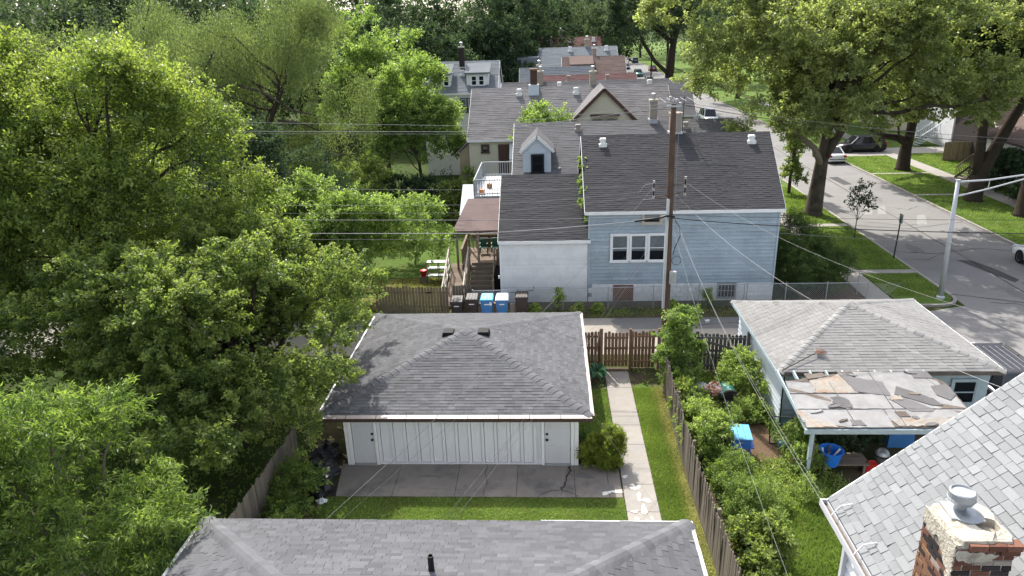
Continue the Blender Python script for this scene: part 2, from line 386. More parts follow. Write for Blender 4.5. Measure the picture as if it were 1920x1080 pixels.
# ------------------------------------------------------------------ shingles
_TAB = {}
UV_ = np.array([(0, 0, 0), (1, 0, 0), (1, 1, -.9), (0, 1, -.9), (0, 0, 1), (1, 0, 1), (1, 1, .1), (0, 1, .1)], float)
UF_ = np.array([(4, 5, 6, 7), (0, 1, 5, 4), (1, 2, 6, 5), (3, 0, 4, 7)])
def tab_mesh(m, tone):
    k = (m, round(tone, 2))
    if k not in _TAB:
        me = bpy.data.meshes.new('shingle'); me.from_pydata([tuple(p) for p in UV_], [], [tuple(f) for f in UF_])
        a = me.attributes.new('tone', 'FLOAT', 'FACE'); a.data.foreach_set('value', [tone] * 4)
        me.materials.append(MATS[m]); _TAB[k] = me
    return _TAB[k]
def shingles(parent, m, O, U, V, vmax, ul, ur, expo=.14, tabw=.3, jit=.4, thick=.012, nparts=0, tones=(-.2, .2), slot=.0, stagger=None, name='shingle', order=None):
    O = np.array(O, float); U = np.array(U, float); U /= np.linalg.norm(U); V = np.array(V, float); V /= np.linalg.norm(V); N = np.cross(U, V)
    T = []
    k = 0; v = 0.0
    while v < vmax - .01:
        v1 = min(v + expo * 1.06, vmax); vm = min(v + expo * .5, vmax)
        L, Rr = ul(vm), ur(vm)
        u = L - (rng.random() * tabw if stagger is None else (stagger * k % tabw))
        while u < Rr:
            wd = tabw * (1 + jit * (rng.random() * 2 - 1))
            a, b = max(u, L), min(u + wd - slot, Rr)
            if b - a > .03:
                tn = float(rng.uniform(*tones)); T.append((a, b, v, v1, tn, thick * (.45 + 1.1 * rng.random())))
            u += wd
        v += expo; k += 1
    T = np.array(T)
    cen = O + U * ((T[:, 0] + T[:, 1]) / 2)[:, None] + V * ((T[:, 2] + T[:, 3]) / 2)[:, None]
    ok, zz = inframe(cen)
    idx = np.argsort(np.where(ok, zz, 1e6))
    np_ = min(nparts, int(ok.sum()))
    for i in idx[:np_]:
        a, b, v0, v1, tn, th = T[i]
        p = O + U * a + V * v0 + N * .002
        A = U * (b - a); B = V * (v1 - v0); C = N * th
        mw = Matrix(((A[0], B[0], C[0], p[0]), (A[1], B[1], C[1], p[1]), (A[2], B[2], C[2], p[2]), (0, 0, 0, 1)))
        link(name, tab_mesh(m, round(tn * 12) / 12), parent, mw=mw)
    rest = idx[np_:]
    if nparts: rest = [i for i in rest]
    if len(rest):
        t = T[rest]
        P = (O + U * t[:, 0:1] + V * t[:, 2:3] + N * .002)[:, None, :] + UV_[None, :, 0:1] * (U * (t[:, 1] - t[:, 0])[:, None])[:, None, :] \
            + UV_[None, :, 1:2] * (V * (t[:, 3] - t[:, 2])[:, None])[:, None, :] + UV_[None, :, 2:3] * (N * t[:, 5:6])[:, None, :]
        F = (np.arange(len(t)) * 8)[:, None, None] + UF_[None]
        o = fast_mesh('shingle_courses', P.reshape(-1, 3), F.reshape(-1, 4), m, np.repeat(t[:, 4], 4), parent)
        stuff(o)
def hip_caps(parent, m, P0, P1, s1, s2, n, wd=.2, tones=(-.12, .22), name='hip_cap', lift=.03):
    P0 = np.array(P0, float); P1 = np.array(P1, float); D = (P1 - P0) / n
    d = D / np.linalg.norm(D)
    def perp(s):
        s = np.array(s, float); s = s - d * (s @ d); return s / np.linalg.norm(s)
    s1, s2 = perp(s1), perp(s2); up = np.cross(s1, d); up = up if up[2] > 0 else -up
    up2 = -(s1 + s2); up2 /= np.linalg.norm(up2)
    for i in range(n):
        a = P0 + D * i - D * .06; b = P0 + D * (i + 1) + D * .04
        mb = MB(); pr = []
        for e, l in ((a, lift), (b, lift * .25)):
            e2 = e + up2 * (l * .8)
            q = [e2 + s1 * wd - up2 * l * .6, e2 + s1 * wd * .45 + up2 * .018, e2 + up2 * .022, e2 + s2 * wd * .45 + up2 * .018, e2 + s2 * wd - up2 * l * .6]
            pr.append(q)
        vs = pr[0] + pr[1]; tn = float(rng.uniform(*tones))
        mb.add(vs, [(j, j + 1, j + 6, j + 5) for j in range(4)], tn)
        lo = [p - up2 * lift for p in pr[0]]
        mb.add(pr[0] + lo, [(j + 1, j, j + 5, j + 6) for j in range(4)], tn - .25)
        mb.build(name, m, parent, smooth=False)
# ================================================================== THE GROUND
g = MB(); n = 1600
g.add([(-n, -300, 0), (n, -300, 0), (n, 2600, 0), (-n, 2600, 0)], [(0, 1, 2, 3)])
ground = struct('ground', 'ground', g)
def rect(x0, x1, y0, y1): return [(x0, y0), (x1, y0), (x1, y1), (x0, y1)]
struct('street', 'asphalt', flat(rect(21.3, 29.6, -40, 420), .004))
struct('alley', 'alley_concrete', flat(rect(-70, 21.3, 29.5, 33.75), .004))
al = [(3.3, 33.7), (3.0, 33.3), (3.15, 32.9), (3.5, 32.7), (3.4, 32.4), (3.75, 32.3)] + [(21.3, 32.3), (21.3, 33.7)]
struct('alley_asphalt', 'alley_asphalt', flat(al, .008))
struct('alley_apron', 'asphalt', flat([(17.5, 26.0), (21.3, 24.0), (21.3, 34.9), (17.6, 33.7)], .013))
struct('alley_verge', 'soil', flat(rect(-6, 16.6, 33.7, 36.2), .008))
# kerbs, parkways and pavements along the street
for nm, x0, x1, ya, yb in (('kerb', 21.14, 21.3, 36.2, 420), ('kerb', 29.6, 29.76, -40, 420)):
    k = MB()
    y = ya
    while y < min(yb, 120):
        k.box(x0, x1, y, y + 2.98, -.05, .12, tone=float(rng.uniform(-.1, .1))); y += 3
    k.box(x0, x1, y, yb, -.05, .12)
    struct(nm, 'concrete_old', k)
cr = MB()                                               # rounded kerb at the alley corner
pts = [(18.0, 34.85)] + [(20.0 + 1.22 * math.sin(a), 36.07 - 1.22 * math.cos(a)) for a in np.linspace(0, math.pi / 2, 8)] 
for a, b in zip(pts[:-1], pts[1:]): cr.beam((a[0], a[1], .03), (b[0], b[1], .03), .16, .2)
struct('kerb', 'concrete_old', cr)
def slabbed(name, m, x0, x1, y0, y1, step, z=.1, gap=.015, axis='y', base=True, th=.1):
    """pavement: a bed with separate slabs on it"""
    bed = struct(name, 'crack', MB().box(x0 + .01, x1 - .01, y0, y1, -.02, z - .012))
    a, e = (y0, y1) if axis == 'y' else (x0, x1)
    joints = [a]
    while joints[-1] < e - .05: joints.append(min(joints[-1] + step * random.uniform(.95, 1.05), e))
    for i in range(len(joints) - 1):
        dz = random.uniform(-.003, .003)
        p, q = joints[i] + gap / 2, joints[i + 1] - gap / 2
        mb = MB().box(x0, x1, p, q, z - th, z + dz) if axis == 'y' else MB().box(p, q, y0, y1, z - th, z + dz)
        mb.build('slab', m, bed)
    return bed
slabbed('pavement', 'concrete_old', 16.7, 17.95, 34.6, 120, 1.5)
slabbed('pavement', 'concrete_old', 35.0, 36.5, 30, 130, 1.6)
par = [(18.1, 35.0)] + [(19.98 + 1.1 * math.sin(a), 36.1 - 1.1 * math.cos(a)) for a in np.linspace(0.05, math.pi / 2, 7)] + [(21.14, 39.7), (18.1, 39.7)]
def lawnblock(poly, z=.085, m='lawn'):
    mb = MB(); mb.prism(poly, -.05, z, axis='z'); return struct('parkway_lawn', m, mb)
lawnblock(par)
for y0, y1 in ((40.35, 49.6), (50.3, 118), (119, 200), (201, 420)): lawnblock(rect(17.96, 21.13, y0, y1))
for y0, y1 in ((30, 58.2), (58.6, 66.6), (67.0, 75.6), (80.6, 160), (161, 420)): lawnblock(rect(29.77, 34.98, y0, y1))
for y0, y1 in ((39.72, 40.33), (49.62, 50.28)): struct('crosswalk_path', 'concrete_old', MB().box(17.97, 21.12, y0, y1, -.05, .1))
for y0, y1 in ((58.22, 58.58), (66.62, 66.98)): struct('crosswalk_path', 'concrete_old', MB().box(29.78, 34.97, y0, y1, -.05, .1))
struct('driveway', 'concrete_old', MB().box(29.62, 34.97, 75.65, 80.55, -.05, .09))
struct('driveway', 'concrete_old', MB().box(36.52, 45, 76.5, 80.0, -.05, .09))
for y0, y1 in ((30, 63.8), (64.9, 76.4), (80.1, 420)): struct('front_lawn', 'lawn', MB().box(36.51, 75, y0, y1, -.05, .07))
struct('front_path', 'concrete_old', MB().box(36.52, 40, 63.85, 64.85, -.05, .085))
struct('dirt_patch', 'mulch', flat([(13.2, 35.9), (16.65, 35.2), (16.65, 39.4), (15.8, 38.2), (13.6, 36.9)], .012))
# road paint: the two arrow heads of a speed hump; dark patches and cracks in the road
def mark(poly): struct('road_marking', 'road_paint', flat(poly, .009))
mark([(23.4, 52.9), (24.1, 52.9), (25.3, 55.6), (24.7, 55.6)]); mark([(26.0, 50.0), (26.7, 50.0), (27.8, 52.6), (27.2, 52.6)])
mark([(24.5, 52.9), (25.1, 52.9), (26.1, 55.4), (25.6, 55.4)])
for P in ([(24.6, 42.2), (25.5, 42.0), (26.0, 40.2), (26.2, 38.6), (25.7, 38.2), (25.2, 40.0)], [(26.0, 38.2), (26.5, 37.8), (26.9, 36.6), (26.4, 36.4)],
          [(22.4, 62), (23.1, 61.8), (23.4, 58.5), (22.9, 58.4)], [(25.6, 66), (26.5, 66.2), (26.6, 63.0), (25.8, 62.8)]):
    struct('road_patch', 'asphalt_patch', flat(P, .008))
def blot(cx, cy, r, z, name, m, sx=1., sy=1., n=18, am=.3, seed=0):
    q = random.Random(seed); P = []
    ph = [q.uniform(0, 6.3) for _ in range(4)]
    for k in range(n):
        a = 2 * math.pi * k / n
        rr = r * (1 + am * (math.sin(2 * a + ph[0]) * .4 + math.sin(3 * a + ph[1]) * .4 + math.sin(5 * a + ph[2]) * .35 + math.sin(7 * a + ph[3]) * .25))
        P.append((cx + math.cos(a) * rr * sx, cy + math.sin(a) * rr * sy, z))
    mb = MB(); mb.add([(cx, cy, z)] + P, [(0, 1 + k, 1 + (k + 1) % n) for k in range(n)])
    return mb
def crackline(pts, w, z, name='crack', m='crack'):
    """a thin wandering strip"""
    mb = MB(); P = []
    for (a, b) in zip(pts[:-1], pts[1:]):
        for t in np.linspace(0, 1, 6)[:-1]:
            P.append((a[0] + (b[0] - a[0]) * t + random.gauss(0, w * .9), a[1] + (b[1] - a[1]) * t + random.gauss(0, w * .9)))
    P.append(pts[-1])
    for i in range(len(P) - 1):
        a = np.array(P[i]); b = np.array(P[i + 1]); d = b - a; d /= (np.linalg.norm(d) + 1e-9); q = np.array((-d[1], d[0]))
        w0 = w * random.uniform(.35, .75)
        mb.add([(*(a - q * w0), z), (*(b - q * w0), z), (*(b + q * w0), z), (*(a + q * w0), z)], [(0, 1, 2, 3)])
    return struct(name, m, mb)
crackline([(21.6, 50), (25, 49), (29.4, 50.5)], .05, .012); crackline([(25.2, 30), (25.5, 45), (25.2, 70), (25.6, 100)], .05, .012)
crackline([(21.5, 44), (24, 43.4), (27, 44.4), (29.5, 43.6)], .05, .013); crackline([(6, 32.5), (9, 33.0), (13, 32.6)], .03, .013)
for k in range(9):
    y = 31 + k * 6.3 + random.uniform(-2, 2); x = random.uniform(21.6, 26); crackline([(x, y), (x + random.uniform(1, 2.5), y + random.uniform(-1, 1)), (min(29.5, x + random.uniform(3, 5)), y + random.uniform(-2, 2))], .035, .0145 + .0002 * k)
for x in (21.42, 29.48):
    crackline([(x, 36.3), (x + .02, 60), (x, 110)], .11, .0135, 'gutter_dirt', 'stain')
for (x, y, r, sd) in ((23.2, 44.5, .5, 51), (27.5, 47.5, .4, 52), (24.8, 36.5, .6, 53), (26.5, 58, .5, 54)):
    struct('stain', 'alley_asphalt', blot(x, y, r, .0115, '', '', .7, 2.2, seed=sd, am=.4))
crackline([(21.4, 36.5), (24.5, 35.2), (29, 36.0)], .05, .014)

# ---- the yard with the white garage: patio, walk and lawns
LAWNZ = .03
struct('yard_soil', 'soil', flat(rect(-8.8, 4.4, 10, 28.2), .004))
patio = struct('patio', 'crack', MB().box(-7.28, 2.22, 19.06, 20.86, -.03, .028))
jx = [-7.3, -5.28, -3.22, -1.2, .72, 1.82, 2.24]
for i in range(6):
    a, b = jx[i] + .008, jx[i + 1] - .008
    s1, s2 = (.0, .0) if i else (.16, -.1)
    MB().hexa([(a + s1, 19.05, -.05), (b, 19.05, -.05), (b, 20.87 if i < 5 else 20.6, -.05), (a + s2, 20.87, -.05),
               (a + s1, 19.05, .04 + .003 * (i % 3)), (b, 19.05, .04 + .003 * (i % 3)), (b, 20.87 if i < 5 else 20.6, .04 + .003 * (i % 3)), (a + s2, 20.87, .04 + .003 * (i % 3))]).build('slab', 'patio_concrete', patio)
for pts, w_ in (([(.55, 20.85), (.57, 20.5), (.47, 20.15), (.4, 19.75), (.3, 19.4)], .035), ([(.3, 19.4), (-.05, 19.38), (-.35, 19.2), (-.5, 19.06)], .016),
                ([(.3, 19.4), (.55, 19.3), (.78, 19.1)], .016), ([(-2.25, 20.85), (-2.32, 20.4), (-2.2, 19.9), (-2.28, 19.1)], .016), ([(.3, 19.38), (.25, 19.1)], .01),
                ([(-4.6, 19.5), (-3.3, 19.42), (-1.3, 19.45)], .006)):
    crackline(pts, w_, .055)
walk = struct('garden_path', 'crack', MB().box(2.3, 3.29, 12.5, 27.7, -.03, .028))
jy = [12.5, 14.2, 15.6, 17.0, 18.35, 19.75, 20.9, 22.1, 23.4, 24.8, 26.3, 27.75]
for i in range(len(jy) - 1):
    z = .042 + .004 * ((i * 7) % 3 - 1)
    MB().box(2.29, 3.3, jy[i] + .007, jy[i + 1] - .007, -.05, z).build('slab', 'concrete_old', walk)
sp = MB()                                               # spilled white paint on the path
for (x, y, r, sx, sy, sd) in ((2.68, 19.55, .22, 1, .7, 1), (2.76, 19.1, .09, 1, 3.5, 2), (2.86, 18.45, .1, 1, 4.2, 3), (2.94, 17.7, .12, 1, 3.5, 4), (3.02, 18.9, .2, 1.1, .7, 5), (2.48, 18.35, .16, 1.2, .5, 6),
                       (2.52, 18.0, .12, .7, 1.2, 7), (3.1, 18.0, .05, .8, 5, 8), (2.58, 19.7, .1, 1, 1, 13)):
    b_ = blot(2.7 + (x - 2.7) * .8, y, r * .68, .052 + sd * .0004, '', '', sx, sy, seed=sd, am=.5); sp.add(b_.v, b_.f)
struct('paint_spill', 'paint_spill', sp)
for (x, y, r, sx, sy, sd) in ((2.05, 19.35, .13, 1.5, .7, 21), (1.7, 19.25, .09, 1.5, 1, 22), (2.4, 20.15, .1, 1, .8, 23)):
    struct('paint_spill', 'paint_spill', blot(x, y, r, .0555, '', '', sx, sy, seed=sd, am=.5))
for (x, y, r, sx, sy, sd) in ((-4.2, 20.15, .1, 4, .5, 33), (1.0, 20.2, .3, 1.2, .5, 34), (1.75, 19.5, .25, 1.3, 1, 35)):
    struct('stain', 'stain', blot(x, y, r, .0505, '', '', sx, sy, seed=sd, am=.45))
struct('back_lawn', 'lawn', flat(rect(-7.6, 2.26, 13.9, 19.02), LAWNZ))
struct('side_lawn', 'lawn', flat([(3.32, 12.5), (4.16, 12.5), (4.2, 26.2), (3.9, 26.8), (3.32, 26.4)], LAWNZ))
struct('side_lawn', 'lawn', flat(rect(.95, 2.26, 20.9, 26.2), LAWNZ))
struct('dry_strip', 'grass_dry' if False else 'lawn_dry', flat([(4.0, 12.5), (4.5, 12.5), (4.55, 26.5), (4.2, 26.5)], LAWNZ + .004))
# the neighbour's overgrown yard and the yard over the alley
struct('overgrown_yard', 'soil', flat(rect(4.5, 17, 10, 28.0), .006))
struct('overgrown_lawn', 'lawn', flat([(5.3, 9.5), (9, 9.5), (9.6, 18.5), (8.6, 20.2), (6.6, 19.2), (5.6, 16)], .016))
struct('mulch_path', 'mulch', flat([(7.0, 20.0), (8.0, 19.6), (8.4, 20.8), (8.3, 22.6), (7.5, 24.2), (6.0, 26.4), (5.4, 25.6), (6.4, 23.6), (6.9, 21.4)], .020))
struct('rear_lawn', 'lawn_dry', flat([(-12, 34.9), (-5.6, 34.9), (-5.6, 40), (-12, 40)], .010))
struct('rear_lawn', 'lawn', flat(rect(-30, -5.6, 40.1, 64), .010))

# ================================================================== BUILDINGS
def siding(parent, m, x0, x1, y, z0, z1, expo, split=None, part=True, face='y', proud=.045, name='siding_board'):
    """lapped boards on a wall facing -y (or, face='x', facing -x at x=y)"""
    z = z0; k = 0; acc = MB()
    while z < z1 - .02:
        zt = min(z + expo, z1)
        cuts = [x0, x1]
        if split: cuts = sorted(set([x0, x1] + [c for c in np.arange(x0 + split * (.35 if k % 2 else .8), x1 - .3, split)]))
        for a, b in zip(cuts[:-1], cuts[1:]):
            mb = MB() if part else acc
            a2, b2 = a + .002, b - .002
            zb = z + min(.03, expo * .14)
            q = [(a2, y - proud, zb), (b2, y - proud, zb), (b2, y + .01, zb), (a2, y + .01, zb), (a2, y - .003, zt), (b2, y - .003, zt), (b2, y + .01, zt), (a2, y + .01, zt)]
            if face == 'x': q = [(v, u, w_) for (u, v, w_) in q]; q = [q[1], q[0], q[3], q[2], q[5], q[4], q[7], q[6]]
            mb.hexa(q, tone=float(rng.uniform(-.06, .06)))
            if part: mb.build(name, m, parent)
        z = zt; k += 1
    if not part: stuff(acc.build('siding_courses', m, parent))

def window(parent, x0, x1, z0, z1, y, fm='white_paint', w_=.09, sash=True, curtain='curtain', depth=.07, d=-1, mull=None, axis='y', glass='window_glass'):
    """a framed window standing proud of a wall; the wall faces -y (d=-1)"""
    def B(a, b, c, e, f, h): 
        return (a, b, min(y + d * c, y + d * e), max(y + d * c, y + d * e), f, h) if axis == 'y' else (min(y + d * c, y + d * e), max(y + d * c, y + d * e), a, b, f, h)
    fr = MB()
    fr.box(*B(x0 - w_, x1 + w_, 0, depth, z1, z1 + w_)); fr.box(*B(x0 - w_ * 1.3, x1 + w_ * 1.3, 0, depth + .03, z0 - w_, z0))
    fr.box(*B(x0 - w_, x0, 0, depth, z0, z1)); fr.box(*B(x1, x1 + w_, 0, depth, z0, z1))
    f = fr.build('window', fm, parent)
    zc = z0 + (z1 - z0) * .38 if curtain == 'curtain' else z0 + .002
    if curtain == 'curtain': s = MB(); s.box(*B(x0 + .002, x1 - .002, 0, .008, z0 + .002, zc)); s.build('dark_interior', 'room_dark', f)
    s = MB(); s.box(*B(x0 + .002, x1 - .002, 0, .012, zc + .001, z1 - .002)); s.build('curtain', curtain, f)  # given room_dark, no curtain: a dark sheet painting the unlit room
    s = MB()
    t = .04
    s.box(*B(x0, x1, .025, .055, z0, z0 + t)); s.box(*B(x0, x1, .025, .055, z1 - t, z1))
    s.box(*B(x0, x0 + t, .025, .055, z0 + t, z1 - t)); s.box(*B(x1 - t, x1, .025, .055, z0 + t, z1 - t))
    if sash: s.box(*B(x0 + t, x1 - t, .022, .058, (z0 + z1) / 2 - t / 2, (z0 + z1) / 2 + t / 2))
    if mull:
        for q in range(1, mull):
            xm = x0 + (x1 - x0) * q / mull; s.box(*B(xm - .02, xm + .02, .024, .052, z0 + t, z1 - t))
    s.build('sash', fm if fm != 'green_trim' else 'white_paint', f)
    s = MB(); s.box(*B(x0 + t, x1 - t, .034, .038, z0 + t, z1 - t)); s.build('pane', glass, f)
    return f

def roof_vent(parent, x, y, z, m='vent_white', s=.42, h=.22):
    mb = MB(); mb.box(x - s * .62, x + s * .62, y - s * .62, y + s * .5, z - .15, z + .05)
    mb.box(x - s * .4, x + s * .4, y - s * .35, y + s * .4, z + .05, z + h * .8)
    mb.hexa([(x - s * .5, y - s * .48, z + h * .8), (x + s * .5, y - s * .48, z + h * .8), (x + s * .5, y + s * .48, z + h * .8), (x - s * .5, y + s * .48, z + h * .8),
             (x - s * .42, y - s * .4, z + h * 1.15), (x + s * .42, y - s * .4, z + h * 1.15), (x + s * .42, y + s * .4, z + h * 1.15), (x - s * .42, y + s * .4, z + h * 1.15)])
    return mb.build('roof_vent', m, parent)

def chimney(parent, x, y, z0, z1, w_=.5, m='brick_pale', pot=True, cap='cement_cap'):
    c = MB().box(x - w_ / 2, x + w_ / 2, y - w_ / 2, y + w_ / 2, z0, z1).build('chimney', m, parent)
    MB().box(x - w_ * .6, x + w_ * .6, y - w_ * .6, y + w_ * .6, z1, z1 + .12).build('chimney_cap', cap, c)
    if pot:
        MB().lathe([(.11, z1 + .12), (.11, z1 + .38), (.17, z1 + .4), (.17, z1 + .5), (.02, z1 + .55)], (x, y, 0), 10).build('flue', 'galvanised', c)
    return c

def gable_house(name, label, X0, X1, Yf, Yb, he, hr, wm, rm, ym=None, over=.3, expo=.2, tabw=.45, fascia='white_paint', cat='house', sidz=None, rakeover=.2, jit=.3, skew=0.):
    ym = (Yf + Yb) / 2 if ym is None else ym
    root = thing(name, label, cat, ((X0 + X1) / 2, (Yf + Yb) / 2, 0))
    sl = (hr - he) / (ym - Yf); sb = (hr - he) / (Yb - ym)
    W = MB()
    prof = [(Yf, 0), (Yb, 0), (Yb, he - .02), (ym, hr - .06), (Yf, he - .02)]
    W.prism([(a, b) for a, b in prof], X0, X1, axis='x'); wall = W.build('wall', wm, root)
    a, b = X0 - rakeover, X1 + rakeover
    yf, yb = Yf - over, Yb + over; zf, zb = he - over * sl, he - over * sb
    rf = MB()
    rf.hexa([(a, yf, zf - .13), (b, yf, zf - .13), (b + skew, ym, hr - .13), (a, ym, hr - .13), (a, yf, zf), (b, yf, zf), (b + skew, ym, hr), (a, ym, hr)])
    rf.hexa([(a, ym, hr - .13), (b + skew, ym, hr - .13), (b, yb, zb - .13), (a, yb, zb - .13), (a, ym, hr), (b + skew, ym, hr), (b, yb, zb), (a, yb, zb)])
    roof = rf.build('roof', rm, root)
    L = math.hypot(ym - yf, hr - zf); V = ((0, (ym - yf) / L, (hr - zf) / L))
    shingles(roof, rm, (a, yf, zf), (1, 0, 0), V, L, lambda v: 0, lambda v: b - a + skew * v / L, expo, tabw, jit, .013, 0, (-.07, .07), slot=.005)
    # ridge caps
    rc = MB()
    x = a
    while x < b + skew - .05:
        x2 = min(x + .3, b + skew); t = float(rng.uniform(-.15, .15))
        rc.add([(x, ym - .16, hr - .16 * sl + .02), (x2, ym - .16, hr - .16 * sl + .012), (x2, ym, hr + .022), (x, ym, hr + .032), (x, ym + .16, hr - .16 * sb + .02), (x2, ym + .16, hr - .16 * sb + .012)],
               [(0, 1, 2, 3), (3, 2, 5, 4)], t); x = x2
    stuff(rc.build('ridge_caps', rm, roof))
    fb = MB(); fb.box(a, b, yf - .035, yf - .002, zf - .17, zf - .005); fb.build('fascia', fascia, root)
    rk = MB()
    for xx in (a - .025, b + .002):
        sk = skew if xx > a else 0
        rk.hexa([(xx, yf, zf - .17), (xx + .023, yf, zf - .17), (xx + sk + .023, ym, hr - .17), (xx + sk, ym, hr - .17), (xx, yf, zf - .01), (xx + .023, yf, zf - .01), (xx + sk + .023, ym, hr - .01), (xx + sk, ym, hr - .01)])
        rk.hexa([(xx + sk, ym, hr - .17), (xx + sk + .023, ym, hr - .17), (xx + .023, yb, zb - .17), (xx, yb, zb - .17), (xx + sk, ym, hr - .01), (xx + sk + .023, ym, hr - .01), (xx + .023, yb, zb - .01), (xx, yb, zb - .01)])
    rk.build('rake_board', fascia, root)
    rz = lambda y: he + (y - Yf) * sl if y <= ym else hr - (y - ym) * sb
    return root, roof, wall, rz

def pyramid_roof(root, m, X0, X1, Y0, Y1, h, A, th=.14, parts=(0, 0, 0, 0), ncap=22, capw=.2, **k):
    c = [(X0, Y0), (X1, Y0), (X1, Y1), (X0, Y1)]
    d = MB(); vs = [(x, y, h - th) for x, y in c] + [(x, y, h) for x, y in c] + [A]
    d.add(vs, [(3, 2, 1, 0), (0, 1, 5, 4), (1, 2, 6, 5), (2, 3, 7, 6), (3, 0, 4, 7), (4, 5, 8), (5, 6, 8), (6, 7, 8), (7, 4, 8)])
    roof = d.build('roof', m, root)
    A_ = np.array(A, float)
    dirs = []
    for i in range(4):
        a = np.array((*c[i], h), float); b = np.array((*c[(i + 1) % 4], h), float); L = np.linalg.norm(b - a); U = (b - a) / L
        up_ = (A_ - a) @ U; Vv = (A_ - a) - U * up_; vm = np.linalg.norm(Vv); dirs.append((U, Vv / vm))
        shingles(roof, m, a, U, Vv, vm, lambda v, u=up_, q=vm: u * v / q, lambda v, u=up_, q=vm, l=L: l - (l - u) * v / q, nparts=parts[i], **k)
    for i in range(4):
        # hip at corner i lies between side i-1 and side i
        p = np.array((*c[i], h), float)
        hip_caps(roof, m, p, A_, dirs[i][0], -dirs[i - 1][0], ncap, capw)
    return roof

# ------------------------------------------------------------------ white garage in the yard
gar = thing('garage', 'white board and batten garage with a dark grey hipped shingle roof and two doors', 'garage', (-3.15, 24.9, 0))
GX0, GX1, GY0, GY1 = -7.15, .86, 20.88, 28.9
MB().box(GX0, GX1, GY0 + .03, GY1, 0, 2.2).build('wall', 'garage_white', gar)
groof = pyramid_roof(gar, 'shingle_grey', -7.9, 1.28, 20.5, 29.35, 2.17, (-3.28, 24.92, 3.36), parts=(200, 80, 0, 20), ncap=24, capw=.24, expo=.145, tabw=.28, jit=.45, thick=.011, tones=(-.17, .13), slot=.007)
for i in range(13):
    x = -5.98 + .448 * i
    if i < 12: MB().box(x + .07, x + .385, GY0 - .012, GY0 + .035, .125, 2.1).build('wall_panel', 'garage_white', gar)
    MB().box(x - .05, x + .05, GY0 - .05, GY0 + .035, .115, 2.08).build('batten', 'garage_white', gar)
MB().box(-6.1, -.33, GY0 - .034, GY0 + .035, .02, .112).build('base_board', 'garage_white', gar)
for a, b in ((-7.17, -7.07), (-7.06, -6.93), (-6.14, -6.04), (-.37, -.28), (.62, .74), (.75, .88)):
    MB().box(a, b, GY0 - .075, GY0 + .035, .02, 2.1).build('trim_board', 'white_paint', gar)
for a, b, kx in ((-6.92, -6.15, -6.22), (-.27, .61, -.19)):
    dr = MB().box(a + .01, b - .01, GY0 - .026, GY0 + .034, .09, 2.06).build('door', 'door_white', gar)
    w2 = (b - a) / 2
    for z0, z1 in ((.25, .85), (1.0, 1.55), (1.66, 1.93)):
        for q in (0, 1):
            x0 = a + .1 + q * (w2 - .03); x1 = x0 + w2 - .16
            p = MB(); p.hexa([(x0, GY0 - .027, z0), (x1, GY0 - .027, z0), (x1, GY0 - .02, z0), (x0, GY0 - .02, z0), (x0, GY0 - .027, z1), (x1, GY0 - .027, z1), (x1, GY0 - .02, z1), (x0, GY0 - .02, z1)])
            p.box(x0 + .03, x1 - .03, GY0 - .036, GY0 - .0275, z0 + .03, z1 - .03); p.build('door_panel', 'door_white', dr)
    MB().lathe([(.0, GY0 - .1), (.045, GY0 - .095), (.05, GY0 - .07), (.02, GY0 - .06), (.02, GY0 - .02)], (kx, 0, 1.05), 10, 'y').build('knob', 'black', dr)
    MB().lathe([(.0, GY0 - .07), (.042, GY0 - .065), (.042, GY0 - .02)], (kx, 0, 1.27), 10, 'y').build('deadbolt', 'black', dr)
    MB().box(a, b, GY0 - .12, GY0 + .004, .035, .085).build('door_sill', 'galvanised', dr)
gut = MB().box(-7.97, 1.33, 20.37, 20.498, 2.02, 2.155).build('gutter', 'gutter_brown', gar)
x = -7.96
while x < 1.3:
    x2 = min(x + 1.03, 1.32)
    MB().hexa([(x + .01, 20.36, 2.157), (x2 - .015, 20.36, 2.157), (x2 - .015, 20.53, 2.157), (x + .01, 20.53, 2.157), (x + .01, 20.36, 2.166), (x2 - .015, 20.36, 2.166), (x2 - .015, 20.53, 2.196), (x + .01, 20.53, 2.196)]).build('gutter_guard', 'gutter_guard', gut)
    x = x2
sg = MB().box(1.285, 1.37, 20.5, 29.3, 2.05, 2.16).build('gutter', 'gutter_brown', gar)
y = 20.5
while y < 29.2:
    MB().box(1.27, 1.385, y + .01, min(y + 1.05, 29.3) - .01, 2.162, 2.182).build('gutter_guard', 'gutter_guard', sg); y += 1.05
MB().box(-7.98, -7.905, 20.5, 29.3, 2.05, 2.165).build('gutter', 'gutter_white', gar)
for s_, xx in ((-1, -3.98), (1, -2.62)):
    v = MB(); z = 3.36 - abs(xx + 3.28) * .262
    v.hexa([(xx - .24, 24.72, z - .06), (xx + .24, 24.72, z - .06), (xx + .24, 25.15, z - .02), (xx - .24, 25.15, z - .02), (xx - .2, 24.74, z + .13), (xx + .2, 24.74, z + .13), (xx + .2, 25.12, z + .15), (xx - .2, 25.12, z + .15)])
    o = v.build('roof_vent', 'louver_black', gar)

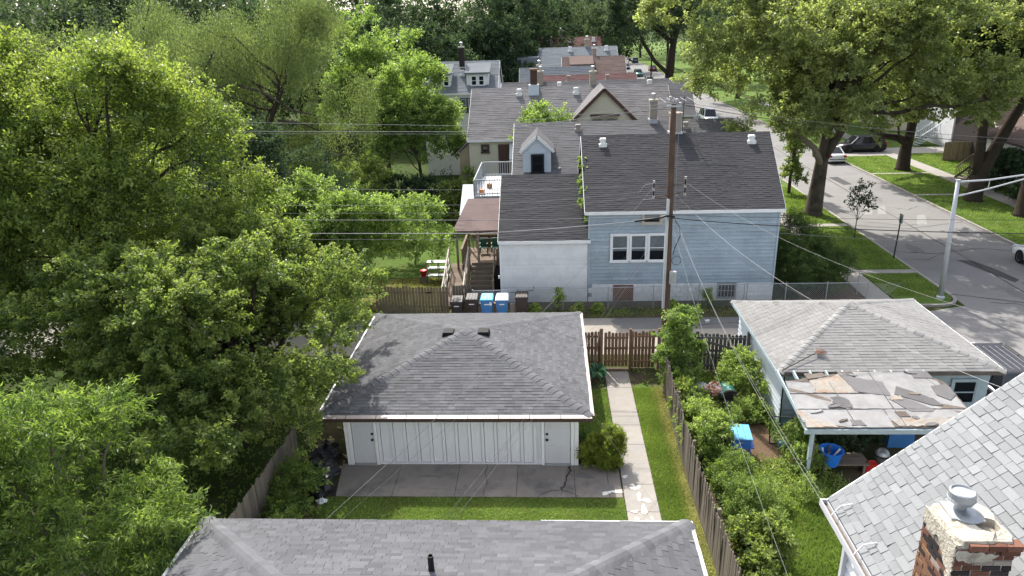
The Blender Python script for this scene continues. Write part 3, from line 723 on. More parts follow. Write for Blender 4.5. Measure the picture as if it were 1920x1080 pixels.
# ------------------------------------------------------------------ near house, only its rear slope is in view
nh = thing('bungalow', 'low hipped roof of laminated grey shingles along the bottom edge, white gutters at its sides', 'house', (-2.6, 5, 0))
NX0, NX1, NYB, NE, NS = -8.37, 3.12, 13.6, 3.5, .33
MB().box(NX0 + .4, NX1 - .4, -8, NYB - .4, 0, 3.4).build('wall', 'white_siding', nh)
hw = (NX1 - NX0) / 2; rz_ = NE + NS * hw
d = MB()
d.add([(NX0, -8, NE - .12), (NX1, -8, NE - .12), (NX1, NYB, NE - .12), (NX0, NYB, NE - .12), (NX0, -8, NE), (NX1, -8, NE), (NX1, NYB, NE), (NX0, NYB, NE), (NX0 + hw, -8, rz_), (NX0 + hw, NYB - hw, rz_)],
      [(3, 2, 1, 0), (1, 2, 6, 5), (2, 3, 7, 6), (3, 0, 4, 7), (0, 1, 5, 8, 4), (5, 6, 9, 8), (6, 7, 9), (7, 4, 8, 9)])
nroof = d.build('roof', 'shingle_near', nh)
ca = math.cos(math.atan(NS)); sa = math.sin(math.atan(NS))
kk = dict(expo=.145, tabw=.27, jit=.5, thick=.011, tones=(-.17, .13), slot=.008)
shingles(nroof, 'shingle_near', (NX1, NYB, NE), (-1, 0, 0), (0, -ca, sa), 2.9, lambda v: v * ca, lambda v: NX1 - NX0 - v * ca, nparts=180, **kk)
shingles(nroof, 'shingle_near', (NX1, 9.0, NE), (0, 1, 0), (-ca, 0, sa), 3.2, lambda v: 0, lambda v: 4.6 - v * ca, nparts=60, **kk)
shingles(nroof, 'shingle_near', (NX0, NYB, NE), (0, -1, 0), (ca, 0, sa), 3.2, lambda v: v * ca, lambda v: 4.6, nparts=60, **kk)
hip_caps(nroof, 'shingle_near', (NX0, NYB, NE), (NX0 + 3.6, NYB - 3.6, NE + NS * 3.6), (1, 0, 0), (0, -1, 0), 20, .22, (-.05, .28), lift=.034)
hip_caps(nroof, 'shingle_near', (NX1, NYB, NE), (NX1 - 3.6, NYB - 3.6, NE + NS * 3.6), (-1, 0, 0), (0, -1, 0), 20, .22, (-.05, .28), lift=.034)
MB().box(NX1 + .005, NX1 + .1, -6, NYB + .08, NE - .13, NE - .03).build('gutter', 'gutter_white', nh)
MB().box(NX1 + .02, NX1 + .03, -6, NYB + .08, NE - .028, NE + .0).build('gutter_lip', 'gutter_white', nh)
MB().box(NX0 - .1, NX0 - .005, -6, NYB + .08, NE - .13, NE - .02).build('gutter', 'gutter_white', nh)
MB().box(-.3, NX1, NYB + .004, NYB + .035, NE - .12, NE + .004).build('drip_edge', 'gutter_white', nh)
MB().box(NX0, -.32, NYB + .004, NYB + .02, NE - .12, NE - .01).build('drip_edge', 'shingle_near', nh)
for yy in (12.9, 11.6, 10.2): MB().tube([(NX1 + .1, yy, NE - .02), (NX1 + .04, yy, NE + .05), (NX1 - .12, yy, NE + .05)], .008, 5).build('gutter_strap', 'metal_grey', nh)
pv = MB(); pv.lathe([(.13, 4.2), (.065, 4.34), (.058, 4.72), (.045, 4.72), (.045, 4.5)], (-2.42, 11.05, 0), 12); pv.build('vent_pipe', 'black', nh)

# ------------------------------------------------------------------ light grey house at the right with the brick chimney
rh = thing('house', 'pale grey steep shingle roof at bottom right with white gutter and siding', 'house', (10, 4, 0))
RX, RY, RE, RS = 5.1, 11.19, 6.0, .887
ca = math.cos(math.atan(RS)); sa = math.sin(math.atan(RS))
half = 5.2
wl = MB(); wl.prism([(RX + .35, 0), (RX + 2 * half - .35, 0), (RX + 2 * half - .35, RE + .2), (RX + half, RE + half * RS - .15), (RX + .35, RE + .2)], -4, RY - .3, axis='y')
rwall = wl.build('wall', 'white_siding', rh)
siding(rwall, 'white_siding', 3, RY - .31, RX + .35, 1.2, RE + .1, .2, part=True, face='x')
d = MB()
for sgn in (0, 1):
    xe = RX if sgn == 0 else RX + 2 * half
    xr = RX + half; zr = RE + half * RS
    P = [(xe, -4, RE - .12), (xe, RY, RE - .12), (xr, RY, zr - .12), (xr, -4, zr - .12), (xe, -4, RE), (xe, RY, RE), (xr, RY, zr), (xr, -4, zr)]
    d.hexa(P)
rroof = d.build('roof', 'shingle_light', rh)
shingles(rroof, 'shingle_light', (RX, RY, RE), (0, -1, 0), (ca, 0, sa), half / ca, lambda v: 0, lambda v: 8.5, nparts=300, expo=.145, tabw=.25, jit=.35, thick=.018, tones=(-.1, .06), slot=.01)
MB().hexa([(RX - .02, RY + .003, RE - .16), (RX - .02, RY + .03, RE - .16), (RX + half, RY + .03, zr - .16), (RX + half, RY + .003, zr - .16), (RX - .02, RY + .003, RE - .02), (RX - .02, RY + .03, RE - .02), (RX + half, RY + .03, zr - .02), (RX + half, RY + .003, zr - .02)]).build('rake_board', 'white_paint', rh)
gt = MB(); gt.box(RX - .13, RX - .115, 0, RY + .06, RE - .16, RE - .03); gt.box(RX - .13, RX - .0, 0, RY + .06, RE - .17, RE - .155); gt.box(RX - .015, RX - .002, 0, RY + .06, RE - .155, RE - .05)
gt.box(RX - .115, RX - .015, RY + .03, RY + .055, RE - .155, RE - .04)
gutr = gt.build('gutter', 'gutter_white', rh)
gm = MB(); gm.box(RX - .112, RX - .018, 0, RY + .02, RE - .153, RE - .12); gm.build('gutter_dirt', 'rot_wood', gutr)
for yy in (10.75, 9.75):
    MB().tube([(RX - .1, yy, RE - .02), (RX + .04, yy + .02, RE + .16), (RX + .22, yy - .03, RE + .25)], .012, 6).build('gutter_strap', 'vent_white', gutr)
ds = MB(); ds.box(RX + .24, RX + .33, RY - .42, RY - .33, .2, RE - .5); ds.beam((RX + .28, RY - .38, RE - .5), (RX - .06, RY - .2, RE - .2), .08, .08); ds.build('downspout', 'gutter_white', rh)
MB().box(RX + .003, RX + .35, 0, RY - .32, RE - .19, RE - .172).build('soffit', 'white_paint', rh)

# brick chimney
ch = thing('chimney', 'weathered red brick chimney with a crumbling cement cap and metal flue on the pale roof', 'chimney', (5.68, 8.18, 5.6))
CX0, CX1, CY0, CY1, CT = 5.3, 6.06, 7.78, 8.6, 7.92
core = MB().box(CX0 + .012, CX1 - .012, CY0 + .012, CY1 - .012, 6.0, CT - .07).build('shaft', 'mortar', ch)
def bricks(face, zt, zb):
    z = zt; k = 0
    while z > zb:
        z0 = z - .075
        a0, a1 = (CX0, CX1) if face == 'front' else (CY0, CY1)
        u = a0 - (.13 if k % 2 else 0)
        while u < a1 - .02:
            p, q = max(u, a0) + .006, min(u + .245, a1) - .006
            u += .252
            if q - p < .05: continue
            top = (zt - z)
            r_ = random.random()
            if face == 'front': m = 'brick_pale' if (top < .26 and r_ < .4) else ('brick_dark' if r_ < .3 or p > CX1 - .3 and r_ < .7 else 'brick')
            else: m = 'brick_pale' if (top < .4 and r_ < .3) or (top < .75 and p < CY0 + .3 and r_ < .2) else ('brick_orange' if r_ < .33 else ('brick' if r_ < .82 else 'brick_dark'))
            if face == 'front' and abs(z - (zt - 7 * .088)) < .02 and abs((p + q) / 2 - 5.66) < .13: m = 'brick_orange'
            o_ = random.uniform(-.004, .006)
            mb = MB()
            e = .006
            if face == 'front': mb.hexa([(p, CY0 - o_, z0), (q, CY0 - o_, z0), (q + 0, CY0 + .05, z0), (p, CY0 + .05, z0), (p + e, CY0 - o_, z - e), (q - e, CY0 - o_, z), (q, CY0 + .05, z), (p, CY0 + .05, z)])
            else: mb.hexa([(CX0 - o_, q, z0), (CX0 - o_, p, z0), (CX0 + .05, p, z0), (CX0 + .05, q, z0), (CX0 - o_, q, z), (CX0 - o_, p + e, z - e), (CX0 + .05, p, z), (CX0 + .05, q, z)])
            mb.build('brick', m, ch)
        z -= .088; k += 1
bricks('front', CT - .13, 6.5); bricks('left', CT - .13, 6.4)
x = CX0 + .14                                              # projecting top course on the front
while x < CX1 + .04:
    x2 = min(x + random.uniform(.2, .25), CX1 + .06)
    MB().box(x + .006, x2 - .006, CY0 - .045, CY0 + .1, CT - .12, CT - .035).build('brick', 'brick', ch); x = x2
MB().box(CX1 - .2, CX1 + .04, CY0 - .03, CY0 + .1, CT - .2, CT - .125).build('brick', 'brick', ch)
def smear(face, pts_, th=.016):
    """a ragged skin of cement trowelled over the bricks"""
    P = []
    for a, b in zip(pts_, pts_[1:] + pts_[:1]):
        n_ = max(1, int(math.hypot(b[0] - a[0], b[1] - a[1]) / .035))
        for k in range(n_):
            t_ = k / n_; P.append((a[0] + (b[0] - a[0]) * t_ + random.gauss(0, .011), a[1] + (b[1] - a[1]) * t_ + random.gauss(0, .011)))
    n_ = len(P); f = (lambda u, z, o: (CX0 - o, u, z)) if face == 'left' else (lambda u, z, o: (u, CY0 - o, z))
    mb = MB(); mb.add([f(u, z, .0) for u, z in P] + [f(u, z, th + random.uniform(-.004, .004)) for u, z in P], [tuple(range(n_, 2 * n_))] + [(i, (i + 1) % n_, n_ + (i + 1) % n_, n_ + i) for i in range(n_)])
    mb.build('cement_smear', 'cement_cap', ch)
smear('left', [(CY0 + .01, CT - .06), (CY1 - .01, CT - .06), (CY1 - .01, CT - .3), (CY1 - .25, CT - .34), (CY0 + .42, CT - .22), (CY0 + .2, CT - .5), (CY0 + .01, CT - .62)])
smear('left', [(CY0 + .01, CT - .66), (CY0 + .12, CT - .6), (CY0 + .1, CT - .95), (CY0 + .01, CT - 1.05)])
smear('front', [(CX0 + .02, CT - .13), (CX1 - .22, CT - .2), (CX1 - .3, CT - .3), (CX0 + .2, CT - .34), (CX0 + .02, CT - .28)], .014)
# cement cap: a ring of uneven mortar around the open flue
cp = MB(); nn = 24
ox = [random.uniform(-.02, .02) for _ in range(nn)]
outer, inner, top_ = [], [], []
for k in range(nn):
    a = 2 * math.pi * (k + .5) / nn; c_, s_ = math.cos(a), math.sin(a)
    q = min((CX1 - CX0) / 2 / max(abs(c_), 1e-6), (CY1 - CY0) / 2 / max(abs(s_), 1e-6))
    mx_, my_ = (CX0 + CX1) / 2, (CY0 + CY1) / 2
    outer.append((mx_ + c_ * (q + .005 + ox[k]), my_ + s_ * (q + .005 + ox[k]), CT - .1 + ox[k]))
    top_.append((mx_ + c_ * (q - .03 + ox[k]), my_ + s_ * (q - .03 + ox[k]), CT - .01 + ox[k] * .8))
    rr = .155 + ox[k] * .8
    inner.append((mx_ + .13 + c_ * rr * .95, my_ - .1 + s_ * rr, CT + .035 + ox[k] * .5))
vs = outer + top_ + inner + [(p[0], p[1], CT - .5) for p in inner]
fs = []
for k in range(nn):
    j = (k + 1) % nn
    fs += [(k, j, nn + j, nn + k), (nn + k, nn + j, 2 * nn + j, 2 * nn + k), (2 * nn + k, 2 * nn + j, 3 * nn + j, 3 * nn + k)]
cp.add(vs, fs); cp.build('cement_cap', 'cement_cap', ch)
MB().lathe([(.0, CT - .45), (.15, CT - .45)], (5.81, 8.09, 0), 12).build('flue_hole', 'dark_void', ch)
fl = MB(); fl.lathe([(.085, CT - .02), (.085, CT + .2)], (5.62, 8.4, 0), 16); flu = fl.build('flue_pipe', 'galvanised', ch, smooth=True)
hd = MB(); hd.lathe([(.1, CT + .16), (.155, CT + .18), (.175, CT + .22), (.165, CT + .33), (.15, CT + .345), (.145, CT + .345), (.14, CT + .32), (.0, CT + .325)], (5.62, 8.4, 0), 24); hd.build('flue_hood', 'galvanised', flu)
hb = MB(); hb.lathe([(.172, CT + .215), (.18, CT + .235), (.17, CT + .245)], (5.62, 8.4, 0), 24); hb.build('hood_band', 'metal_grey', flu)
MB().hexa([(5.42, 8.2, CT + .02), (5.84, 8.14, CT + .02), (5.84, 8.56, CT + .02), (5.44, 8.58, CT + .02), (5.42, 8.2, CT + .04), (5.84, 8.14, CT + .045), (5.84, 8.56, CT + .03), (5.44, 8.58, CT + .035)]).build('flashing_plate', 'galvanised', ch)
MB().lathe([(.0, CT + .075), (.12, CT + .07), (.21, CT + .045), (.215, CT + .04)], (5.66, 8.3, 0), 18).build('storm_collar', 'metal_grey', ch)

# ------------------------------------------------------------------ hip roofed garage with the ruined lean-to
hg = thing('garage', 'pale blue garage with an old tan grey hipped shingle roof beside the street', 'garage', (12, 26.4, 0))
HX0, HX1, HY0, HY1, HE = 8.1, 15.95, 23.1, 29.95, 2.4
hwall = MB().box(HX0 + .33, HX1 - .3, HY0 + .3, HY1 - .3, 0, 2.35).build('wall', 'hip_siding', hg)
pyramid_roof(hg, 'shingle_tan', HX0, HX1, HY0, HY1, HE, (11.75, 26.6, 3.6), parts=(220, 20, 0, 60), ncap=18, capw=.18, expo=.145, tabw=.31, jit=.0, thick=.011, tones=(-.07, .07), slot=.013, stagger=.155)
siding(hwall, 'hip_siding', HY0 + .3, HY1 - .3, HX0 + .33, .1, 2.2, .2, part=True, face='x')
siding(hwall, 'pale_blue_paint', HX0 + .4, HX1 - .3, HY0 + .3, .1, 2.2, .2, part=True)
MB().box(HX0 + .3, HX0 + .42, HY0 + .26, HY0 + .42, 0, 2.3).build('corner_post', 'pale_blue_paint', hg)
MB().box(HX0, HX1, HY0 - .025, HY0 - .002, HE - .15, HE - .01).build('fascia', 'rot_wood', hg)
MB().box(HX0 - .025, HX0 - .002, HY0, HY1, HE - .15, HE - .01).build('fascia', 'pale_blue_paint', hg)
MB().box(HX1 + .002, HX1 + .03, HY0, HY1, HE - .15, HE + .01).build('fascia', 'white_paint', hg)
window(hg, 14.4, 15.2, 1.0, 1.9, HY0 + .25, 'pale_blue_paint', curtain='room_dark')
MB().tube([(HX0 + .3, HY0 + .2, 2.25), (HX0 + .28, HY0 + .16, 1.2), (HX0 + .3, HY0 + .1, .1)], .025, 6).build('downspout', 'black', hg)

lt = thing('lean_to', 'rotting lean-to roof patched with torn grey roofing sheets, propped on pale posts', 'lean-to', (10.6, 21.5, 0))
LZ = lambda y: 2.12 + (y - 19.85) * .12
LX0, LX1 = 8.0, 13.4
for x in np.arange(LX0 + .05, LX1 + .1, .56): MB().beam((x, 19.9, LZ(19.9) - .1), (x, 23.1, LZ(23.1) - .1), .05, .14).build('rafter', 'pale_blue_paint', lt)
MB().box(LX0 - .02, LX1 + .1, 19.78, 19.87, 1.93, 2.09).build('beam', 'pale_blue_paint', lt)
for x in (8.25, 12.05, 13.3): MB().hexa([(x - .05, 19.86, 0), (x + .06, 19.86, 0), (x + .06, 19.97, 0), (x - .05, 19.97, 0), (x - .03, 19.88, 1.95), (x + .08, 19.88, 1.95), (x + .08, 19.98, 1.95), (x - .03, 19.98, 1.95)]).build('post', 'pale_blue_paint', lt)
MB().box(8.36, 8.42, 19.95, 20.02, 0, 1.5).build('post', 'rot_wood', lt)
def sheet(poly, dz, m, name='roofing_sheet', rag=.0, th=.012):
    P = []
    for i, (a, b) in enumerate(zip(poly, poly[1:] + poly[:1])):
        nseg = max(1, int(math.hypot(b[0] - a[0], b[1] - a[1]) / .12)) if rag else 1
        for k in range(nseg):
            t = k / nseg; j = rag if k else 0
            P.append((a[0] + (b[0] - a[0]) * t + random.gauss(0, 1) * j, a[1] + (b[1] - a[1]) * t + random.gauss(0, 1) * j))
    n_ = len(P); top = [(x, y, LZ(y) + dz + th + (random.uniform(0, .012) if rag < .011 else abs(random.gauss(0, .014)))) for x, y in P]; bot = [(x, y, LZ(y) + dz) for x, y in P]
    mb = MB(); mb.add(bot + top, [tuple(range(n_, 2 * n_))] + [((i + 1) % n_, i, n_ + i, n_ + (i + 1) % n_)[::-1] for i in range(n_)])
    return mb.build(name, m, lt)
sheet([(8.03, 19.85), (13.45, 19.85), (13.45, 22.2), (12.9, 22.85), (10.6, 22.95), (8.9, 22.55), (8.1, 22.35)], 0, 'rot_wood', 'roof_deck', .015)
for i, (p, dz, m, rg_) in enumerate([
    ([(8.02, 20.75), (9.6, 20.72), (11.1, 20.74), (11.1, 21.6), (9.4, 21.62), (8.06, 21.6)], .014, 'roll_roofing', 0.006),
    ([(11.11, 20.74), (13.4, 20.74), (13.4, 21.7), (11.11, 21.66)], .014, 'roll_roofing', 0),
    ([(8.0, 20.1), (8.55, 20.02), (9.3, 19.84), (10.75, 19.84), (10.75, 20.74), (8.02, 20.76)], .016, 'roll_roofing', .008),
    ([(10.76, 20.15), (11.6, 20.3), (12.3, 20.2), (13.4, 20.35), (13.4, 20.75), (10.76, 20.75)], .018, 'roll_roofing', .01),
    ([(10.55, 22.9), (10.6, 21.72), (12.1, 21.66), (13.2, 21.7), (13.2, 22.3), (12.7, 22.86)], .015, 'roll_roofing', .01),
    ([(8.06, 21.6), (8.9, 21.63), (9.1, 22.2), (8.5, 22.3), (8.1, 22.35)], .015, 'roll_roofing', .012),
    ([(8.85, 21.68), (10.35, 21.6), (10.45, 22.4), (10.1, 22.75), (9.6, 22.55), (8.95, 22.4)], .016, 'bare_wood', .025),
    ([(8.9, 22.42), (9.6, 22.6), (9.5, 22.8), (8.85, 22.75)], .03, 'rot_wood', .02),
    ([(10.0, 22.95), (10.55, 22.5), (11.35, 22.25), (11.3, 21.45), (10.25, 21.7), (10.12, 22.4)], .034, 'roll_dark', .006),
    ([(11.7, 22.0), (12.6, 21.3), (12.75, 20.95), (12.4, 20.95), (11.45, 21.55)], .036, 'roll_dark', .004),
    ([(11.15, 21.3), (11.6, 21.42), (12.4, 20.72), (12.2, 20.6), (11.6, 20.62)], .030, 'roll_dark', .006),
    ([(12.55, 22.9), (13.1, 22.85), (13.15, 22.45), (12.5, 22.48)], .034, 'roll_dark', .004),
    ([(12.85, 22.0), (13.4, 22.1), (13.42, 21.5), (13.1, 21.2), (12.8, 21.5)], .04, 'roll_dark', .004),
    ([(8.0, 20.75), (8.5, 20.2), (8.9, 20.05), (9.0, 19.84), (8.02, 19.84)], .019, 'bare_wood', .03),
    ([(10.8, 20.2), (11.6, 20.28), (13.3, 20.36), (13.4, 19.95), (12.2, 19.86), (10.9, 19.9)], .022, 'bare_wood', .03),
    ([(11.05, 20.6), (11.4, 20.62), (11.45, 20.35), (11.1, 20.35)], .036, 'rot_wood', .012),
    ([(11.25, 21.42), (11.6, 21.45), (11.6, 21.22), (11.2, 21.22)], .042, 'bare_wood', .012),
    ([(9.3, 20.86), (9.8, 20.8), (9.85, 21.2), (9.6, 21.45), (9.3, 21.4)], .0285, 'roll_dark', .03),
    ([(9.45, 19.92), (9.9, 19.9), (9.85, 20.2), (9.5, 20.22)], .0305, 'roll_dark', .03)]):
    sheet(p, dz, m, 'roofing_sheet', rg_)
for k in range(10):
    x, y = random.uniform(8.2, 13.2), random.choice([random.uniform(19.95, 20.3), random.uniform(20.6, 20.9), random.uniform(21.4, 21.8), random.uniform(22.2, 22.8)])
    r1, r2, a0 = random.uniform(.1, .28), random.uniform(.04, .1), random.uniform(-.5, .5)
    pl_ = [(x + r1 * math.cos(t_) * math.cos(a0) - r2 * math.sin(t_) * math.sin(a0), y + r1 * math.cos(t_) * math.sin(a0) + r2 * math.sin(t_) * math.cos(a0)) for t_ in np.linspace(0, 6.28, 8)[:-1]]
    sheet([(px_, max(py_, 19.86)) for px_, py_ in pl_], .043 + k * .0012, random.choice(['roll_dark', 'roll_roofing', 'roll_roofing', 'roll_dark', 'rot_wood']), 'torn_shred', .022)
for (x0, y0, x1, y1) in ((8.05, 21.61, 11.05, 21.6), (8.05, 20.75, 13.35, 20.75), (11.1, 19.9, 11.1, 22.9), (9.6, 19.9, 9.55, 22.3)):
    sheet([(x0, y0), (x1, y1), (x1 + (.02 if x0 == x1 else 0), y1 + (0 if x0 == x1 else .018)), (x0 + (.02 if abs(x0 - x1) < .1 else 0), y0 + (0 if abs(x0 - x1) < .1 else .018))], .033, 'roll_dark', 'seam', .006)
MB().box(LX0 + .1, LX1, 22.95, 23.35, 0, .01).build('floor_strip', 'soil', lt)
# ------------------------------------------------------------------ blue house across the alley
bh, broof, bwall, brz = gable_house('house', 'pale blue sided house with a near black roof, long side facing the alley', 2.05, 11.75, 36.0, 44.8, 5.12, 8.16, 'blue_siding', 'shingle_dark', ym=41.0, expo=.15, tabw=.33, rakeover=.25, over=.12, skew=.36)
siding(bwall, 'blue_siding', 2.05, 11.75, 36.0, 1.03, 5.0, .2, split=3.6)
MB().box(1.99, 2.07, 35.925, 36.05, .9, 5.05).build('corner_board', 'blue_trim', bh); MB().box(11.72, 11.8, 35.925, 36.05, .9, 5.05).build('corner_board', 'blue_trim', bh)
fz = .03
for k in range(4):
    x = 2.0 + (.2 if k % 2 else 0); fz2 = fz + .25; xs = [2.0]
    while x < 11.7:
        x2 = min(x + .41, 11.8); pr = random.uniform(0, .012)
        if x2 - x > .06:
            MB().box(x + .005, x2 - .005, 35.93 - pr, 36.01, fz + .005, fz2 - .004).build('foundation_block', 'foundation_white', bwall)
        x = x2
    fz = fz2
window(bh, 3.24, 4.05, 2.36, 3.75, 35.945, w_=.1, curtain='curtain'); window(bh, 4.22, 5.0, 2.36, 3.75, 35.945, w_=.085, curtain='curtain'); window(bh, 5.17, 5.98, 2.36, 3.75, 35.945, w_=.1, curtain='curtain')
window(bh, 4.85, 5.7, 4.42, 4.92, 35.945, w_=.1, curtain='curtain', fm='tan_siding')
MB().box(3.34, 4.42, 35.88, 35.93, .08, .98).build('boarded_opening', 'board_brown', bh)
bw = window(bh, 8.9, 9.8, .22, 1.0, 35.92, fm='metal_grey', w_=.05, curtain='room_dark', mull=5)
for x in (3.0, 11.2): roof_vent(bh, x, 40.35, brz(40.35), 'vent_white', .36, .3)
# its chimney with the aerial
bc = MB().box(6.85, 7.45, 41.1, 41.7, 7.4, 9.2).build('chimney', 'vent_tan', bh)
MB().box(6.8, 7.5, 41.05, 41.75, 9.2, 9.3).build('chimney_cap', 'brick_pale', bc)
fl_ = MB(); fl_.box(6.78, 7.52, 40.95, 41.77, 7.9, 8.25); fl_.build('flashing', 'galvanised', bc)
an = thing('tv_aerial', 'thin tv aerial with many cross rods on a mast beside the blue house chimney', 'aerial', (7.6, 41.5, 8.3))
MB().tube([(7.6, 41.5, 8.2), (7.6, 41.5, 10.15)], .022, 6).build('mast', 'black', an)
MB().tube([(6.3, 41.5, 9.95), (9.2, 41.5, 10.05)], .015, 6).build('boom', 'metal_grey', an)
for k in range(8):
    x = 6.4 + k * .38; l = 1.15 - .06 * k
    MB().tube([(x, 41.5 - l, 9.98 + .01 * k), (x, 41.5 + l, 9.98 + .01 * k)], .01, 5).build('rod', 'pole_alu', an)

# white sided addition on its left
ad, aroof, awall, arz = gable_house('house_addition', 'low white sided addition with a dark lean roof joined to the blue house', -2.65, 1.97, 36.0, 44.4, 3.6, 6.12, 'white_siding', 'shingle_dark', ym=40.3, expo=.15, tabw=.33, rakeover=.12, over=.12)
siding(awall, 'white_siding', -2.65, 1.97, 36.0, .9, 3.5, .11, part=False)
fz = .03
for k in range(3):
    x = -2.66 - (.2 if k % 2 else 0)
    while x < 1.95:
        x2 = min(x + .45, 1.97); x_ = max(x, -2.66)
        if x2 - x_ > .06: MB().box(x_ + .005, x2 - .005, 35.95 - random.uniform(0, .01), 36.01, fz, fz + .275).build('foundation_block', 'foundation_white', awall)
        x = x + .45
    fz += .28
MB().box(-2.72, -2.64, 35.9, 35.98, .2, 3.5).build('downspout', 'white_paint', ad)
MB().tube([(-.95, 35.93, .95), (-.9, 35.92, .75), (-1.3, 35.92, .68), (-2.2, 35.93, .6)], .018, 5).build('cable', 'wire_black', ad)
MB().lathe([(.0, 0), (.05, .0), (.045, .16), (.0, .17)], (-2.78, 35.88, 1.45), 10).build('meter', 'vent_white', ad)

# covered rear porch with steps and a ramp
po = thing('porch', 'weathered wooden porch with steps, ramp and faded brown roof beside the white addition', 'porch', (-4, 39.4, 0))
pr_ = MB(); pr_.hexa([(-5.5, 38.3, 3.35), (-2.68, 38.3, 3.4), (-2.68, 41.9, 4.35), (-4.95, 41.9, 4.35), (-5.5, 38.3, 3.42), (-2.68, 38.3, 3.47), (-2.68, 41.9, 4.42), (-4.95, 41.9, 4.42)])
prf = pr_.build('roof', 'porch_roofing', po)
V = np.array((0, 3.6, .95)); Ln = np.linalg.norm(V)
shingles(prf, 'porch_roofing', (-5.5, 38.3, 3.43), (1, 0, 0), V / Ln, Ln, lambda v: .55 * v / Ln, lambda v: 2.8, .16, .5, .3, .012, 0, (-.1, .1))
for x, y in ((-5.3, 38.45), (-2.8, 38.45), (-5.0, 41.6), (-4.1, 38.45)): MB().box(x - .06, x + .06, y - .06, y + .06, 0, LZ(0) * 0 + 3.36 + (y - 38.3) * .26).build('post', 'deck_wood', po)
for k in range(15):
    y = 38.5 + k * .22; MB().box(-5.15, -2.72, y, y + .205, 1.3, 1.35).build('deck_board', 'deck_wood', po)
for k in range(7):
    y = 36.45 + k * .3; MB().box(-4.55, -3.25, y, y + .29, .19 * k + .14, .19 * k + .185).build('step', 'stair_brown', po)
    MB().box(-4.53, -3.27, y + .26, y + .285, .19 * k + .19, .19 * k + .325).build('riser', 'stair_brown', po)
for x in (-4.62, -3.18):
    MB().beam((x, 36.4, 1.0), (x, 38.5, 2.3), .06, .1).build('handrail', 'deck_wood', po)
    MB().beam((x, 36.4, .15), (x, 38.5, 1.35), .05, .25).build('stringer', 'stair_brown', po)
    for k in range(8):
        y = 36.5 + k * .27; z = .2 + (y - 36.4) * .62; MB().box(x - .03, x + .03, y, y + .05, z, z + .85).build('baluster', 'deck_wood', po)
    MB().box(x - .06, x + .06, 36.38, 36.5, 0, 1.15).build('newel_post', 'deck_wood', po)
MB().box(-3.1, -2.7, 38.46, 38.5, 1.36, 2.3).build('railing_panel', 'deck_wood', po)
for k in range(14): MB().box(-5.12, -5.07, 38.7 + k * .21, 38.76 + k * .21, 1.36, 2.2).build('baluster', 'deck_wood', po)
MB().box(-5.15, -5.04, 38.6, 41.6, 2.2, 2.27).build('handrail', 'deck_wood', po)
for k in range(10): MB().box(-5.0 + k * .22, -4.95 + k * .22, 41.6, 41.65, 1.36, 2.2).build('baluster', 'deck_wood', po)
MB().box(-5.05, -2.7, 41.58, 41.67, 2.2, 2.27).build('handrail', 'deck_wood', po)
MB().box(-3.15, -2.68, 36.9, 38.45, .02, 1.3).build('understair_shade', 'dark_void', po)  # solid near-black block standing in for the shade under the steps
# ramp on the left of the steps, with pale rails
for k in range(9):
    y0 = 35.2 + k * .42; z = .1 + (y0 - 35.2) * .32
    MB().hexa([(-5.75, y0, z - .04), (-4.75, y0, z - .04), (-4.75, y0 + .41, z + .09), (-5.75, y0 + .41, z + .09), (-5.75, y0, z), (-4.75, y0, z), (-4.75, y0 + .41, z + .13), (-5.75, y0 + .41, z + .13)]).build('ramp_board', 'deck_wood', po)
for x, m in ((-5.85, 'rail_white'), (-4.72, 'rail_white')):
    MB().beam((x, 35.1, .98), (x + .0, 38.9, 2.3), .07, .07).build('handrail', m, po)
    MB().beam((x, 35.1, .5), (x + .0, 38.9, 1.8), .05, .07).build('rail', m, po)
    MB().beam((x, 35.1, .15), (x + .0, 38.9, 1.36), .05, .12).build('rail', m, po)
    for k in range(5):
        y = 35.15 + k * .9; z = .1 + (y - 35.2) * .33; MB().box(x - .04, x + .04, y, y + .08, z - .1, z + .95).build('post', m, po)
for x, lab in ((-4.0, 'left'), (-3.3, 'right')):
    c = thing('patio_chair', 'dark green patio chair under the brown porch roof, ' + ('nearer the ramp' if lab == 'left' else 'nearer the white addition'), 'chair', (x, 40.6, 1.35), 'patio chairs under the porch roof')
    MB().box(x - .25, x + .25, 40.4, 40.85, 1.74, 1.78).build('seat', 'green_chair', c); MB().box(x - .25, x + .25, 40.85, 40.9, 1.78, 2.25).build('backrest', 'green_chair', c)
    for dx in (-.22, .22):
        for dy in (.42, .82): MB().box(x + dx - .02, x + dx + .02, 40 + dy, 40.04 + dy, 1.352, 1.74).build('leg', 'green_chair', c)
        MB().box(x + dx - .03, x + dx + .03, 40.4, 40.88, 1.98, 2.01).build('armrest', 'green_chair', c)
sh = thing('shelf_unit', 'grey plastic shelf unit standing by the ramp in the far yard', 'shelf', (-6.6, 39.5, 0))
for z in (.35, .8, 1.2): MB().box(-7.3, -5.98, 39.3, 39.75, z, z + .05).build('shelf', 'metal_grey', sh)
for x in (-7.28, -6.65, -6.02):
    for y in (39.32, 39.72): MB().box(x - .025, x + .025, y - .025, y + .025, 0, 1.25).build('leg', 'metal_grey', sh)
bk = MB(); bk.lathe([(.0, .02), (.16, .02), (.2, .34), (.22, .34), (.21, .37), (.18, .36), (.0, .3)], (-7.5, 39.2, .45), 14)
tag(bk.build('bucket', 'red_plastic', smooth=True), 'red plastic tub beside the grey shelf unit', 'tub')
MB_ = MB(); MB_.box(-7.75, -7.3, 39.05, 39.4, 0, .448); tag(MB_.build('crate', 'deck_wood'), 'wooden crate under the red tub by the shelf', 'crate')

